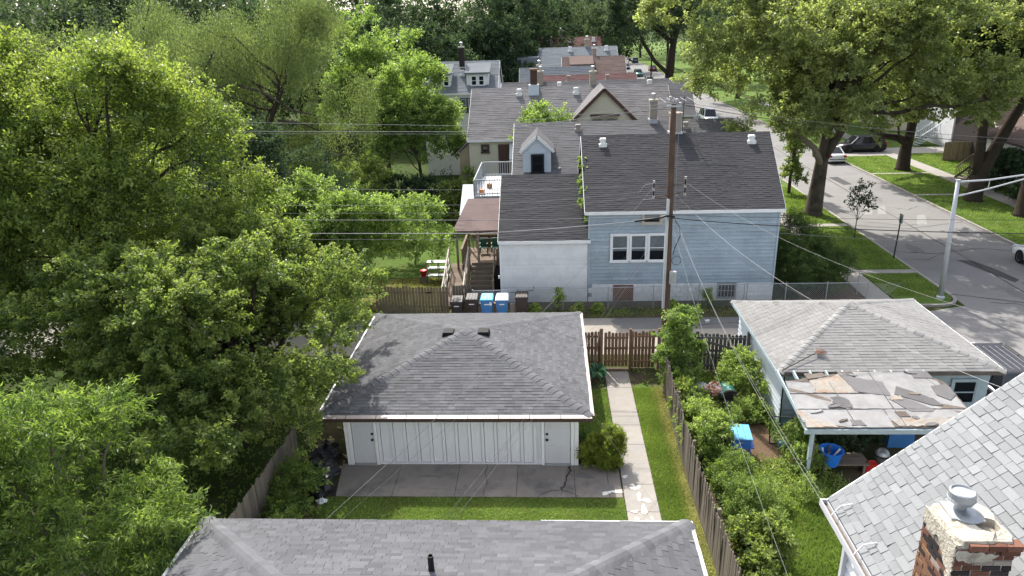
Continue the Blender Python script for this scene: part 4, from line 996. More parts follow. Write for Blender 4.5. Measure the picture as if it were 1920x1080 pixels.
# ------------------------------------------------------------------ houses up the row
h2, r2, w2_, z2 = gable_house('house', 'house with grey brown roof, peaked blue white dormer and rooftop deck behind the blue house', -2.35, 12.75, 45.6, 54.7, 4.9, 7.6, 'blue_trim', 'shingle_mid', ym=51.0, expo=.19, tabw=.9, fascia='white_paint', rakeover=.1)
dm = MB(); dm.prism([(-1.72, 4.5), (.1, 4.5), (.1, 6.62), (-.8, 7.36), (-1.72, 6.62)], 46.0, 48.6, axis='y'); dmw = dm.build('dormer', 'hip_siding', h2)
siding(dmw, 'hip_siding', -1.72, .1, 46.0, 4.8, 6.5, .17)
for sgn in (-1, 1):
    xe = -.8 + sgn * 1.1
    q = [(xe, 45.8, 6.42), (-.8, 45.8, 7.42), (-.8, 49.6, 7.42), (xe, 48.4, 6.42)]
    if sgn > 0: q = [q[1], q[0], q[3], q[2]]
    MB().hexa([(a, b, c) for a, b, c in q] + [(a, b, c + .1) for a, b, c in q]).build('dormer_roof', 'galvanised' if 0 else 'shingle_mid', dmw)
    f = MB(); f.beam((xe, 45.79, 6.44), (-.8, 45.79, 7.44), .04, .17); f.build('rake_board', 'vent_white', dmw)
window(dmw, -1.1, -.45, 5.15, 6.2, 45.945, 'black', w_=.1, curtain='room_dark')
MB().lathe([(.09, 4.7), (.09, 5.15), (.13, 5.16), (.0, 5.25)], (.62, 46.3, .15), 10).build('flue', 'galvanised', h2)
for x, m in ((2.0, 'vent_tan'), (9.4, 'vent_tan')): roof_vent(h2, x, 50.2, z2(50.2), m, .38, .3)
hc = chimney(h2, 7.25, 51.0, 7.2, 8.9, .5, 'brick_pale')
MB().box(6.95, 7.55, 50.6, 51.35, 7.2, 7.7).build('flashing', 'galvanised', hc)
# rooftop deck at its rear
rd = thing('roof_deck', 'raised rooftop deck with grey railings and white floorboards on the rear of the grey house', 'deck', (-3.7, 47, 0))
MB().box(-4.7, -2.45, 44.4, 50, 0, 3.75).build('wall', 'board_brown', rd)
for k in range(10): MB().box(-4.85 + k * .24, -4.63 + k * .24, 44.2, 50.3, 3.98, 4.03).build('floor_board', 'white_siding', rd)
MB().box(-4.85, -2.45, 44.2, 50.3, 3.76, 3.975).build('deck_frame', 'deck_grey', rd)
def railing(a, b, z, par, h=1.0, step=.16, m='deck_grey'):
    a = np.array(a); b = np.array(b); L = np.linalg.norm(b - a); n_ = int(L / step)
    for zz in (z + .12, z + h): MB().beam((*a, zz), (*b, zz), .07, .07).build('handrail' if zz > z + .5 else 'rail', m, par)
    for k in range(n_ + 1):
        p = a + (b - a) * k / n_; s_ = .05 if k in (0, n_) else .02
        MB().box(p[0] - s_, p[0] + s_, p[1] - s_, p[1] + s_, z, z + h - .03).build('post' if s_ > .03 else 'baluster', m, par)
railing((-4.8, 44.25), (-2.5, 44.25), 4.03, rd); railing((-4.8, 44.35), (-4.8, 50.2), 4.03, rd); railing((-4.7, 50.25), (-2.5, 50.25), 4.03, rd)
pt = MB(); pt.lathe([(.0, 0), (.14, 0), (.2, .3), (.0, .3)], (-4.35, 44.75, 4.03), 10); tag(pt.build('flower_pot', 'orange_plastic'), 'orange pot behind the corner railing of the rooftop deck', 'flower pot')
pt = MB(); pt.lathe([(.0, 0), (.14, 0), (.2, .3), (.0, .3)], (-4.0, 46.4, 4.03), 10); tag(pt.build('flower_pot', 'brick_orange'), 'brown pot further back on the rooftop deck', 'flower pot')
def awning(x0, x1, y0, y1, z0, z1, label):
    a = MB(); a.hexa([(x0, y0, z0), (x1, y0, z0), (x1, y1, z1), (x0, y1, z1), (x0, y0, z0 + .05), (x1, y0, z0 + .05), (x1, y1, z1 + .05), (x0, y1, z1 + .05)])
    t = thing('awning', label, 'awning', ((x0 + x1) / 2, y0, z0)); a.build('cover', 'awning', t)
    sc = MB(); n_ = int((x1 - x0) / .2)
    for k in range(n_): sc.add([(x0 + k * .2, y0 - .01, z0 - .12), (x0 + k * .2 + .18, y0 - .01, z0 - .12), (x0 + k * .2 + .2, y0 - .01, z0 + .05), (x0 + k * .2, y0 - .01, z0 + .05)], [(0, 1, 2, 3)])
    sc.build('valance', 'awning', t)
    for x in (x0 + .02, x1 - .05): MB().beam((x, y0 + .02, z0), (x, y1, z0 - .3), .03, .03).build('bracket', 'metal_grey', t)
awning(-5.75, -4.72, 43.6, 46.2, 2.9, 4.3, 'white awning below the corner of the rooftop deck')

h3, r3, w3, z3 = gable_house('house', 'cream stucco house with a worn grey roof and a peaked front gable', -6.2, 9.5, 55, 65, 6.1, 9.25, 'cream_stucco', 'shingle_worn', expo=.22, tabw=1.1, fascia='vent_white', rakeover=.1)
g3 = MB(); g3.prism([(1.95, 5.5), (6.25, 5.5), (6.25, 7.15), (4.1, 9.3), (1.95, 7.15)], 54.8, 60, axis='y'); g3w = g3.build('gable', 'cream_stucco', h3)
for sgn in (-1, 1):
    xe = 4.1 + sgn * 2.55; ze = 6.95
    q = [(xe, 54.5, ze), (4.1, 54.5, 9.4), (4.1, 60.2, 9.4), (xe, 57.8, ze)]
    if sgn > 0: q = [q[1], q[0], q[3], q[2]]
    gr_ = MB().hexa(q + [(a, b, c + .13) for a, b, c in q]).build('gable_roof', 'shingle_worn', g3w)
    f = MB(); f.beam((xe, 54.48, ze + .02), (4.1, 54.48, 9.44), .05, .24); f.build('rake_board', 'brown_trim', g3w)
window(g3w, 3.3, 4.05, 6.3, 7.3, 54.79, 'old_board', w_=.1, curtain='curtain'); window(g3w, 4.3, 5.05, 6.3, 7.3, 54.79, 'old_board', w_=.1, curtain='curtain')
MB().box(3.1, 5.3, 54.72, 54.79, 7.45, 7.62).build('lintel', 'brown_trim', g3w)
window(h3, -5.15, -4.75, 4.95, 5.4, 54.99, 'brown_trim', w_=.12, curtain='curtain', sash=False)
MB().box(-3.95, -3.1, 54.93, 54.99, 3.2, 5.5).build('door', 'brown_trim', h3)
awning(-3.05, -1.6, 53.9, 54.98, 4.5, 5.6, 'white scalloped awning over the cream house door')
lt2 = MB(); lt2.prism([(-7.0, 0), (-6.22, 0), (-6.22, 5.6), (-7.0, 4.9)], 55.2, 59, axis='y'); l2 = lt2.build('side_room', 'old_board', h3)
MB().hexa([(-7.15, 55.0, 4.86), (-6.22, 55.0, 5.7), (-6.22, 59.2, 5.7), (-7.15, 59.2, 4.86), (-7.15, 55.0, 4.98), (-6.22, 55.0, 5.82), (-6.22, 59.2, 5.82), (-7.15, 59.2, 4.98)]).build('side_roof', 'shingle_worn', l2)
for x in (-2.4, 2.2): roof_vent(h3, x, 59.3, z3(59.3), 'vent_white', .42, .35)
c3 = chimney(h3, -1.2, 59.6, 8.6, 10.6, .55, 'brown_trim', False, 'brick_orange'); MB().box(-1.62, -.78, 59.1, 60.0, 8.4, 9.5).build('flashing', 'hip_siding', c3)
chimney(h3, 3.6, 60.4, 9.0, 10.25, .5, 'brick_pale')

h4, r4, w4, z4 = gable_house('house', 'low strip of grey roof showing just past the cream house ridge', -4.3, 13.0, 66, 74, 6.2, 8.85, 'tan_siding', 'shingle_mid', expo=.22, tabw=1.1)
roof_vent(h4, 1.0, 69.3, z4(69.3), 'vent_white', .45, .4); roof_vent(h4, 9.4, 69.3, z4(69.3), 'vent_white', .45, .4)
chimney(h4, -.75, 69.8, 8.5, 9.75, .5, 'brick_pale'); chimney(h4, -.9, 71.5, 8.5, 10.2, .45, 'brick_pale')
h5, r5, w5, z5 = gable_house('house', 'house with a dull red shingle roof in the middle of the row', -.5, 9.1, 75, 83, 6.2, 8.75, 'white_siding', 'shingle_red', expo=.25, tabw=1.1)
for x in (2.1, 6.2): roof_vent(h5, x, 78.2, z5(78.2), 'vent_tan', .45, .45)
h5b, r5b, w5b, z5b = gable_house('house', 'house with a flat grey green roof end left of the red roof', -3.2, 5.0, 84, 90, 6.6, 9.1, 'cream_stucco', 'shingle_slate', expo=.25, tabw=1.1)
roof_vent(h5b, -1.8, 86.3, z5b(86.3), 'vent_white', .45, .4)
h6, r6, w6, z6 = gable_house('house', 'house with a brown grey roof and a wide shed dormer past the red roof', 1.8, 9.0, 86, 95, 7.2, 10.0, 'white_siding', 'shingle_brown', expo=.25, tabw=1.1, fascia='white_paint')
d6 = MB(); d6.prism([(2.75, 7.0), (5.1, 7.0), (5.1, 9.4), (2.75, 9.4)], 88.2, 91, axis='y'); d6w = d6.build('dormer', 'white_siding', h6)
MB().hexa([(2.5, 87.6, 9.15), (5.35, 87.6, 9.15), (5.35, 90.4, 10.0), (2.5, 90.4, 10.0), (2.5, 87.6, 9.3), (5.35, 87.6, 9.3), (5.35, 90.4, 10.1), (2.5, 90.4, 10.1)]).build('dormer_roof', 'shingle_brown', d6w)
window(d6w, 3.3, 3.85, 8.0, 8.9, 88.19, curtain='room_dark'); window(d6w, 4.05, 4.6, 8.0, 8.9, 88.19, curtain='room_dark')
chimney(h6, 5.6, 91.5, 9.5, 10.8, .5, 'brick_pale')
h7, r7, w7, z7 = gable_house('house', 'big house with a blue grey roof near the end of the row', -1.2, 9.3, 99, 110, 7.6, 10.6, 'hip_siding', 'shingle_slate', expo=.3, tabw=1.4)
for x in (3.0, 8.0): roof_vent(h7, x, 103.7, z7(103.7), 'vent_white', .5, .5)
chimney(h7, 5.4, 104.6, 10.3, 11.5, .6, 'brick_pale'); h7b = MB().box(-4.2, -1.25, 100, 108, 0, 9.6).build('annex', 'shingle_slate', h7)
h8, r8, w8, z8 = gable_house('house', 'farthest house of the row with a brick red roof below the dark trees', -1.1, 8.2, 116, 126, 8.4, 11.5, 'white_siding', 'shingle_red', expo=.3, tabw=1.4, fascia='brown_trim')
for x in (-.2, 3.5, 7.2): roof_vent(h8, x, 120, z8(120), 'vent_white', .5, .5)
chimney(h8, 2.0, 121, 11, 12.4, .6, 'brick_pale'); chimney(h8, .5, 118.6, 9, 11.2, .5, 'brick_pale'); chimney(h8, 6.0, 118.6, 9, 11.1, .6, 'brick_pale')

hl, rl, wl_, zl = gable_house('house', 'tall white house with slate roof and two dormers, half hidden by the bright tree', -12.2, -5.1, 70.5, 79, 8.15, 10.65, 'white_siding', 'shingle_slate', ym=75.0, expo=.25, tabw=1.1)
for x0, x1 in ((-11.1, -9.5), (-7.95, -5.8)):
    q = MB().box(x0, x1, 71.3, 74, 8.2, 9.75).build('dormer', 'white_siding', hl)
    MB().hexa([(x0 - .15, 71.0, 9.65), (x1 + .15, 71.0, 9.65), (x1 + .15, 73.6, 10.4), (x0 - .15, 73.6, 10.4), (x0 - .15, 71.0, 9.8), (x1 + .15, 71.0, 9.8), (x1 + .15, 73.6, 10.5), (x0 - .15, 73.6, 10.5)]).build('dormer_roof', 'shingle_slate', q)
    xm = (x0 + x1) / 2
    window(q, xm - .6, xm - .12, 8.6, 9.45, 71.29, curtain='room_dark'); window(q, xm + .12, xm + .6, 8.6, 9.45, 71.29, curtain='room_dark')
siding(wl_, 'white_siding', -12.2, -5.1, 70.5, 2, 8.0, .25, part=False)
window(hl, -8.5, -8.0, 6.2, 7.4, 70.44, 'green_trim'); window(hl, -7.8, -7.3, 6.2, 7.4, 70.44, 'green_trim')
for x in (-10.9, -6.6): roof_vent(hl, x, 73.5, zl(73.5), 'vent_white', .45, .4)
chimney(hl, -8.6, 73.8, 10.2, 12.0, .5, 'brick_dark')
roof_vent(hl, -8.5, 72.9, zl(72.9), 'vent_white', .4, .4)

# ------------------------------------------------------------------ houses across the street
hr, rr_, wr, zr_ = gable_house('house', 'tan sided house with a brown roof and enclosed front porch across the street', 41.5, 52, 57, 65.4, 5.2, 9.2, 'tan_siding', 'shingle_brown', expo=.25, tabw=1.1)
siding(wr, 'tan_siding', 57, 65.4, 41.5, 3, 5.0, .22, part=False, face='x')
for k in range(16):
    z = 5.1 + k * .24; hwid = 4.2 * (1 - (z - 5.2) / 4.0) - .05
    if hwid > .2: siding(wr, 'tan_siding', 61.2 - hwid, 61.2 + hwid, 41.5, z, z + .24, .24, face='x')
window(hr, 60.7, 61.7, 6.0, 7.9, 41.44, 'green_trim', axis='x', curtain='room_dark')
MB().box(38.3, 41.45, 58, 64.6, 0, 3.9).build('front_porch', 'white_siding', hr)
MB().hexa([(37.9, 57.6, 3.6), (41.5, 57.6, 5.3), (41.5, 65, 5.3), (37.9, 65, 3.6), (37.9, 57.6, 3.78), (41.5, 57.6, 5.5), (41.5, 65, 5.5), (37.9, 65, 3.78)]).build('porch_roof', 'shingle_brown', hr)
MB().box(38.22, 38.29, 62.9, 64.1, 1.3, 3.4).build('door', 'white_paint', hr)
for y in (58.4, 59.9): window(hr, y, y + 1.1, 1.9, 3.1, 38.29, 'green_trim', axis='x', curtain='room_dark')
siding(hr, 'white_siding', 38.3, 41.45, 57.99, .3, 3.5, .22, part=False)
st = thing('porch_steps', 'wooden front steps with picket railings leading to the porch across the street', 'steps', (37.4, 63.6, 0))
MB().box(37.2, 38.2, 62.6, 64.6, 1.15, 1.25).build('landing', 'deck_wood', st)
for y in (62.65, 64.5):
    for x in (37.25, 38.1): MB().box(x - .06, x + .06, y - .06, y + .06, 0, 2.2).build('post', 'deck_wood', st)
for k in range(5): MB().box(36.1 + k * .22, 36.4 + k * .22, 62.75, 64.4, .2 * k + .1, .2 * k + .15).build('step', 'deck_wood', st)
for y in (62.65, 64.5):
    MB().beam((36.05, y, 1.05), (37.25, y, 2.15), .06, .1).build('handrail', 'deck_wood', st)
    MB().beam((36.05, y, .1), (37.25, y, 1.1), .06, .2).build('stringer', 'deck_wood', st)
    for k in range(8): MB().box(36.1 + k * .14, 36.14 + k * .14, y - .02, y + .02, .15 + k * .128, 1.05 + k * .128).build('baluster', 'deck_wood', st)
for k in range(9): MB().box(37.2, 37.24, 62.75 + k * .2, 62.79 + k * .2, 1.25, 2.1).build('baluster', 'deck_wood', st)
MB().box(37.18, 37.27, 62.6, 64.55, 2.1, 2.18).build('handrail', 'deck_wood', st)
MB().box(37.18, 37.27, 62.6, 64.55, 1.05, 1.3).build('rim_board', 'deck_wood', st)

hr2, q1, q2, q3 = gable_house('house', 'white house with open front stairs behind the second street tree', 43, 55, 79, 87, 5, 8.5, 'white_siding', 'shingle_slate', expo=.3, tabw=1.4)
hr3, q1, q2, q3 = gable_house('house', 'dark brick bungalow between the tan house and the white one', 41.5, 52, 69, 76, 4.2, 7.5, 'brick_dark', 'shingle_brown', expo=.3, tabw=1.4)
hr4, q1, q2, q3 = gable_house('house', 'white house farther up across the street behind the black SUV', 42, 54, 92, 100, 4.5, 8.2, 'tan_siding', 'shingle_slate', expo=.3, tabw=1.4)
ft = thing('board_fence', 'short tan board fence between the brick bungalow and the white house', 'fence', (41.5, 77.5, 0))
for k in range(12): MB().box(38.9 + k * .26, 39.14 + k * .26, 72.3, 72.34, 0, 1.9 + random.uniform(-.03, .03)).build('board', 'fence_tan', ft)
s2 = thing('front_stairs', 'grey stairs with railings climbing to the white house front door', 'stairs', (41.6, 82, 0))
for k in range(8): MB().box(40.4 + k * .28, 40.72 + k * .28, 80.6, 82.2, .19 * k + .1, .19 * k + .16).build('step', 'deck_grey', s2)
for y in (80.6, 82.2):
    MB().beam((40.4, y, 1.0), (42.7, y, 2.6), .06, .09).build('handrail', 'white_paint', s2)
    for k in range(9): MB().box(40.45 + k * .26, 40.49 + k * .26, y - .02, y + .02, .15 + k * .18, 1.02 + k * .18).build('baluster', 'deck_grey', s2)

# ------------------------------------------------------------------ fences
def picket_run(root, a, b, h, w_, gap, m, th=.02, hvar=.03, lean=0., pointed=False, z0=.03, holes=0.):
    a = np.array(a, float); b = np.array(b, float); L = np.linalg.norm(b - a); d = (b - a) / L; nrm = np.array((-d[1], d[0])); u = 0.0
    while u < L - w_ * .5:
        ww = w_ * random.uniform(.94, 1.04)
        p = a + d * (u + gap / 2); q = a + d * (u + ww - gap / 2); hh = h + random.gauss(0, hvar); ln = random.gauss(0, lean); tw = random.gauss(0, .004)
        if random.random() >= holes:
            c = [(*(p - nrm * th / 2), z0), (*(q - nrm * th / 2), z0), (*(q + nrm * th / 2), z0), (*(p + nrm * th / 2), z0)]
            o_ = nrm * (ln + tw); e = d * ww * .22
            t1 = [(*(p - nrm * th / 2 + o_), hh - .05), (*(q - nrm * th / 2 + o_), hh - .05), (*(q + nrm * th / 2 + o_), hh - .05), (*(p + nrm * th / 2 + o_), hh - .05)]
            t2 = [(*(p - nrm * th / 2 + o_ + e), hh), (*(q - nrm * th / 2 + o_ - e), hh), (*(q + nrm * th / 2 + o_ - e), hh), (*(p + nrm * th / 2 + o_ + e), hh)]
            mb = MB(); mb.hexa(c + t1); mb.add(t1 + t2, [(4, 5, 6, 7), (0, 1, 5, 4), (1, 2, 6, 5), (2, 3, 7, 6), (3, 0, 4, 7)])
            mb.build('picket', m, root)
        u += ww
def rails(root, a, b, zs, m, off=.03, s=.045, hh=.09):
    a = np.array(a, float); b = np.array(b, float); d = (b - a) / np.linalg.norm(b - a); nrm = np.array((-d[1], d[0])) * off
    for z in zs: MB().beam((*(a + nrm), z), (*(b + nrm), z), s, hh).build('rail', m, root)
f1 = thing('picket_fence', 'brown stained picket fence right of the brown gate, at the end of the path', 'fence', (4.1, 28.15, 0))
picket_run(f1, (3.42, 28.15), (4.55, 28.15), 1.75, .15, .02, 'fence_brown'); rails(f1, (3.4, 28.15), (4.6, 28.15), (.35, 1.0, 1.55), 'fence_brown', -.04)
for x in (3.4, 4.62): MB().box(x - .05, x + .05, 28.02, 28.12, 0, 1.92).build('post', 'fence_brown', f1)
f2 = thing('picket_fence', 'brown stained picket fence between the garage corner and the brown gate', 'fence', (1.7, 28.15, 0))
picket_run(f2, (1.1, 28.15), (2.12, 28.15), 1.75, .15, .02, 'fence_brown'); rails(f2, (1.1, 28.15), (2.15, 28.15), (.35, 1.0, 1.55), 'fence_brown', -.04)
MB().box(2.1, 2.22, 28.02, 28.14, 0, 1.95).build('post', 'fence_brown', f2)
gt_ = thing('gate', 'brown stained picket gate with gaps at the end of the concrete path', 'gate', (2.8, 28.12, 0))
picket_run(gt_, (2.27, 28.12), (3.32, 28.12), 1.74, .15, .022, 'fence_brown', z0=.1); rails(gt_, (2.27, 28.12), (3.32, 28.12), (.4, 1.0, 1.5), 'fence_brown', -.04)
pk = MB(); pk.beam((1.75, 27.5, .05), (2.1, 28.0, 1.95), .05, .09); tag(pk.build('plank', 'fence_grey'), 'loose grey plank leaning against the brown fence left of the gate', 'plank')
f3 = thing('wooden_gate', 'wide grey weathered gate with diagonal braces beside the pale blue garage', 'gate', (7.0, 27.85, 0))
picket_run(f3, (4.75, 28.05), (8.25, 27.7), 1.75, .16, .018, 'fence_old', hvar=.02)
rails(f3, (4.75, 28.05), (8.2, 27.7), (.3, 1.0, 1.6), 'fence_old', -.05)
MB().beam((6.3, 27.83, .95), (8.05, 27.66, .35), .04, .1).build('brace', 'fence_old', f3); MB().beam((6.3, 27.83, 1.5), (8.05, 27.66, 1.0), .04, .1).build('brace', 'fence_old', f3)
MB().beam((5.0, 27.95, 1.05), (6.2, 27.84, 1.5), .04, .1).build('brace', 'fence_old', f3)
for x, y in ((8.3, 27.65), (6.2, 27.85), (4.72, 28.06)): MB().box(x - .06, x + .06, y - .06, y + .06, 0, 1.9).build('post', 'fence_old', f3)
f4 = thing('picket_fence', 'long weathered grey picket fence dividing the lawn from the overgrown yard', 'fence', (4.4, 19, 0))
A4 = [(4.56, 8.6), (4.55, 12.6), (4.48, 16.4), (4.44, 19.8), (4.5, 23.0), (4.62, 26.9), (4.66, 28.0)]
for p, q in zip(A4[:-1], A4[1:]):
    picket_run(f4, p, q, 1.72, .135, .012, 'fence_grey', lean=.025, hvar=.035); rails(f4, p, q, (.4, 1.35), 'fence_grey', -.045)
    MB().box(p[0] + .06, p[0] + .16, p[1], p[1] + .1, 0, 1.66).build('post', 'fence_grey', f4)
f5 = thing('picket_fence', 'shaded grey brown picket fence under the trees left of the white garage', 'fence', (-8.9, 19, 0))
picket_run(f5, (-9.1, 13.0), (-8.75, 20.6), 1.8, .15, .012, 'fence_grey', lean=.01); rails(f5, (-9.1, 13.0), (-8.75, 20.6), (.4, 1.4), 'fence_grey')
f6 = thing('picket_fence', 'tan wooden picket fence on the far side of the alley, left of the bins', 'fence', (-7.2, 34.6, 0))
picket_run(f6, (-9.3, 34.6), (-5.35, 34.5), 1.52, .165, .02, 'fence_tan', hvar=.025); rails(f6, (-9.3, 34.6), (-5.35, 34.5), (.4, 1.2), 'fence_tan')
tag(f6, group=None)
MB().box(-6.55, -6.25, 34.44, 34.48, 1.2, 1.24).build('hinge', 'black', f6)
f7 = thing('picket_fence', 'short low piece of grey pickets behind the black bins', 'fence', (-4.8, 34.9, 0))
picket_run(f7, (-5.2, 34.9), (-4.15, 34.9), 1.45, .15, .012, 'fence_grey')
cl = thing('chain_link_fence', 'galvanised chain link fence along the alley in front of the blue house', 'fence', (3, 34.6, 0))
cm = MB()
C0, C1, CH = (-4.1, 34.62), (10.1, 35.15), 1.22
Lc = C1[0] - C0[0]
for s_ in (1, -1):
    u = -CH
    while u < Lc + CH:
        a0, a1 = u, u + CH * s_ if s_ > 0 else u - CH
        z0, z1 = .02, CH
        def cut(a, za, b, zb):
            if a < 0: za += (zb - za) * (0 - a) / (b - a) if b != a else 0; a = 0
            return a, za
        lo, hi = (a0, z0), (a1, z1)
        if lo[0] > hi[0]: lo, hi = hi, lo
        if hi[0] > 0 and lo[0] < Lc:
            if lo[0] < 0: t = -lo[0] / (hi[0] - lo[0]); lo = (0, lo[1] + (hi[1] - lo[1]) * t)
            if hi[0] > Lc: t = (Lc - lo[0]) / (hi[0] - lo[0]); hi = (Lc, lo[1] + (hi[1] - lo[1]) * t)
            P = [(C0[0] + q[0], C0[1] + (C1[1] - C0[1]) * q[0] / Lc + .004 * s_, q[1]) for q in (lo, hi)]
            cm.beam(P[0], P[1], .006, .006)
        u += .115
stuff(cm.build('wire_mesh', 'chain_wire', cl))
for k in range(7):
    t = k / 6; x = C0[0] + Lc * t; y = C0[1] + (C1[1] - C0[1]) * t
    MB().tube([(x, y + .03, 0), (x, y + .03, CH + .06)], .028, 8).build('post', 'galvanised', cl)
MB().tube([(C0[0], C0[1] + .03, CH), (C1[0], C1[1] + .03, CH)], .02, 6).build('top_rail', 'galvanised', cl)
cl2 = thing('chain_link_fence', 'chain link fence piece beside the pavement behind the tan garage roof', 'fence', (13.3, 35.4, 0))
cm = MB()
for s_ in (1, -1):
    for k in range(60):
        x = 10.3 + k * .115; cm.beam((x, 35.35, .02 if s_ > 0 else 1.15), (x + 1.1, 35.35, 1.15 if s_ > 0 else .02), .006, .006)
stuff(cm.build('wire_mesh', 'chain_wire', cl2))
for x in (10.3, 12.3, 14.4, 16.45): MB().tube([(x, 35.38, 0), (x, 35.38, 1.25)], .028, 8).build('post', 'galvanised', cl2)
MB().tube([(10.3, 35.38, 1.16), (16.45, 35.38, 1.16)], .02, 6).build('top_rail', 'galvanised', cl2)
for y in (36.6, 38.0, 39.4): MB().tube([(16.5, y, 0), (16.5, y, 1.25)], .028, 8).build('post', 'galvanised', cl2)

# ------------------------------------------------------------------ wheeled bins
def bin_(x, y, bm, lm, label, s=1.0, h=1.12, rz=0., mark=True, open_=0):
    t = thing('wheeled_bin', label, 'bin', (x, y, .008), 'wheeled bins along the alley')
    w0, w1, d0, d1 = .24 * s, .31 * s, .28 * s, .37 * s
    b = MB(); b.hexa([(x - w0, y - d0, .06), (x + w0, y - d0, .06), (x + w0, y + d0 * .8, .06), (x - w0, y + d0 * .8, .06), (x - w1, y - d1, h * .86), (x + w1, y - d1, h * .86), (x + w1, y + d1, h * .86), (x - w1, y + d1, h * .86)])
    b.box(x - w1 - .02, x + w1 + .02, y - d1 - .025, y + d1 + .02, h * .86, h * .91)
    b.hexa([(x - w0 * .7, y - d0 - .028, .2), (x + w0 * .7, y - d0 - .028, .2), (x + w0 * .7, y - d0 + .05, .2), (x - w0 * .7, y - d0 + .05, .2), (x - w0 * .8, y - d0 - .062, .55), (x + w0 * .8, y - d0 - .062, .55), (x + w0 * .8, y - d0 + .02, .55), (x - w0 * .8, y - d0 + .02, .55)])
    b.build('body', bm, t)
    l = MB(); z = h * .915
    l.hexa([(x - w1 - .03, y - d1 - .05, z), (x + w1 + .03, y - d1 - .05, z), (x + w1 + .03, y + d1 + .02, z), (x - w1 - .03, y + d1 + .02, z), (x - w1 * .92, y - d1 - .01, z + .055), (x + w1 * .92, y - d1 - .01, z + .055), (x + w1 * .9, y + d1 - .02, z + .12), (x - w1 * .9, y + d1 - .02, z + .12)])
    for q in (-.5, 0, .5): l.hexa([(x + q * w1 - .03, y - d1 * .8, z + .05), (x + q * w1 + .03, y - d1 * .8, z + .05), (x + q * w1 + .03, y + d1 * .8, z + .1), (x + q * w1 - .03, y + d1 * .8, z + .1), (x + q * w1 - .02, y - d1 * .8, z + .085), (x + q * w1 + .02, y - d1 * .8, z + .085), (x + q * w1 + .02, y + d1 * .8, z + .138), (x + q * w1 - .02, y + d1 * .8, z + .138)])
    l.build('lid', lm, t)
    MB().tube([(x - w1 * .9, y + d1 + .08, h * .9), (x + w1 * .9, y + d1 + .08, h * .9)], .018, 6).build('handle', bm, t)
    for sx in (-1, 1): MB().lathe([(.0, -.03), (.12, -.03), (.12, .03), (.0, .03)], (x + sx * (w0 + .02), y + d0 * .8, .12), 12, 'x').build('wheel', 'tyre', t)
    if mark: MB().box(x - w1 * .42, x + w1 * .42, y - d1 * .97 - .012, y - d1 * .97 + .02, h * .70, h * .745).build('printed_mark', 'vent_white', t)
    return t
bin_(-4.86, 33.95, 'cart_black', 'cart_black', 'black bin nearest the tan picket fence, leftmost of the row', h=1.08)
bin_(-4.08, 34.0, 'cart_brown', 'cart_black', 'dark brown black bin beside the blue bins, second from the fence', h=1.2)
b3 = bin_(-3.3, 33.95, 'cart_blue', 'cart_cyan', 'blue bin with a light blue lid', h=1.2)
MB().box(-3.16, -3.04, 33.58, 33.612, .82, .99).build('notice', 'vent_white', b3)
bin_(-2.52, 33.95, 'cart_blue', 'cart_white', 'blue bin with a white looking lid, next to the light blue one', h=1.2)
b5 = bin_(-1.5, 33.95, 'cart_brown', 'cart_brown', 'dark brown bin standing apart at the right end of the row', h=1.32, s=1.02, mark=False)
MB().box(-1.47, -1.41, 33.56, 33.64, .28, .42).build('printed_mark', 'vent_white', b5); MB().box(-1.41, -1.35, 33.56, 33.64, .34, .38).build('printed_mark', 'vent_white', b5)
for x, y, m in ((-3.72, 34.2, 'bare_wood'), (-2.0, 34.1, 'bare_wood'), (-2.9, 34.25, 'cardboard')):
    bx = MB(); bx.box(x - .12, x + .12, y - .1, y + .1, .008, .7); tag(bx.build('board_scrap', m), {-3.72: 'scrap of pale board between the dark and the light blue lidded bin', -2.0: 'scrap of pale board between the white lidded bin and the last brown bin', -2.9: 'cardboard scrap squeezed between the two blue bins'}[x], 'scrap')

# ------------------------------------------------------------------ utility pole and the wires
up = thing('utility_pole', 'tall brown wooden utility pole at the alley with many wires', 'utility pole', (5.12, 29.75, 0))
PX = lambda z: 5.17 - .012 * z
MB().tube([(PX(z), 29.75, z) for z in np.linspace(0, 11.1, 12)], [.185 - .0065 * z for z in np.linspace(0, 11.1, 12)], 14).build('shaft', 'pole_wood', up, smooth=True)
MB().box(PX(0) - .23, PX(0) - .12, 29.6, 29.7, 2.2, 7.2).build('riser_conduit', 'pole_alu', up)
bx = MB().box(5.18, 5.46, 29.4, 29.58, 3.45, 4.0).build('terminal_box', 'pole_alu', up); MB().box(5.21, 5.43, 29.38, 29.398, 3.5, 3.95).build('box_cover', 'galvanised', bx)
for z, x0, x1 in ((7.75, 4.35, 5.7), (7.35, 4.35, 5.5)):
    MB().tube([(x0, 29.62, z - .1), (x1, 29.62, z + .12)], .022, 6).build('bracket_arm', 'pole_wood', up)
for x, z0, z1 in ((4.36, 7.3, 7.95), (5.66, 7.4, 8.1)):
    MB().tube([(x, 29.6, z0), (x, 29.6, z1)], .028, 6).build('spool_bracket', 'black', up)
    for q in (0, .5, 1): MB().lathe([(.0, -.05), (.055, -.05), (.04, 0), (.055, .05), (.0, .05)], (x, 29.6, z0 + (z1 - z0) * q), 8).build('insulator', 'insulator', up)
for x, z in ((4.98, 11.15), (5.16, 11.2), (5.3, 11.05), (4.9, 11.3)):
    MB().lathe([(.0, -.12), (.03, -.12), (.03, 0), (.07, .01), (.05, .06), (.065, .09), (.0, .13)], (x, 29.72, z), 8).build('insulator', 'insulator', up)
MB().box(4.75, 5.35, 29.62, 29.7, 10.98, 11.06).build('top_bracket', 'metal_grey', up)
co_ = MB(); co_.tube([(5.45 + .2 * math.cos(a), 29.52, 4.5 + .2 * math.sin(a)) for a in np.linspace(0, 2 * math.pi * .97, 20)], .013, 5); co_.build('cable_coil', 'wire_black', up)
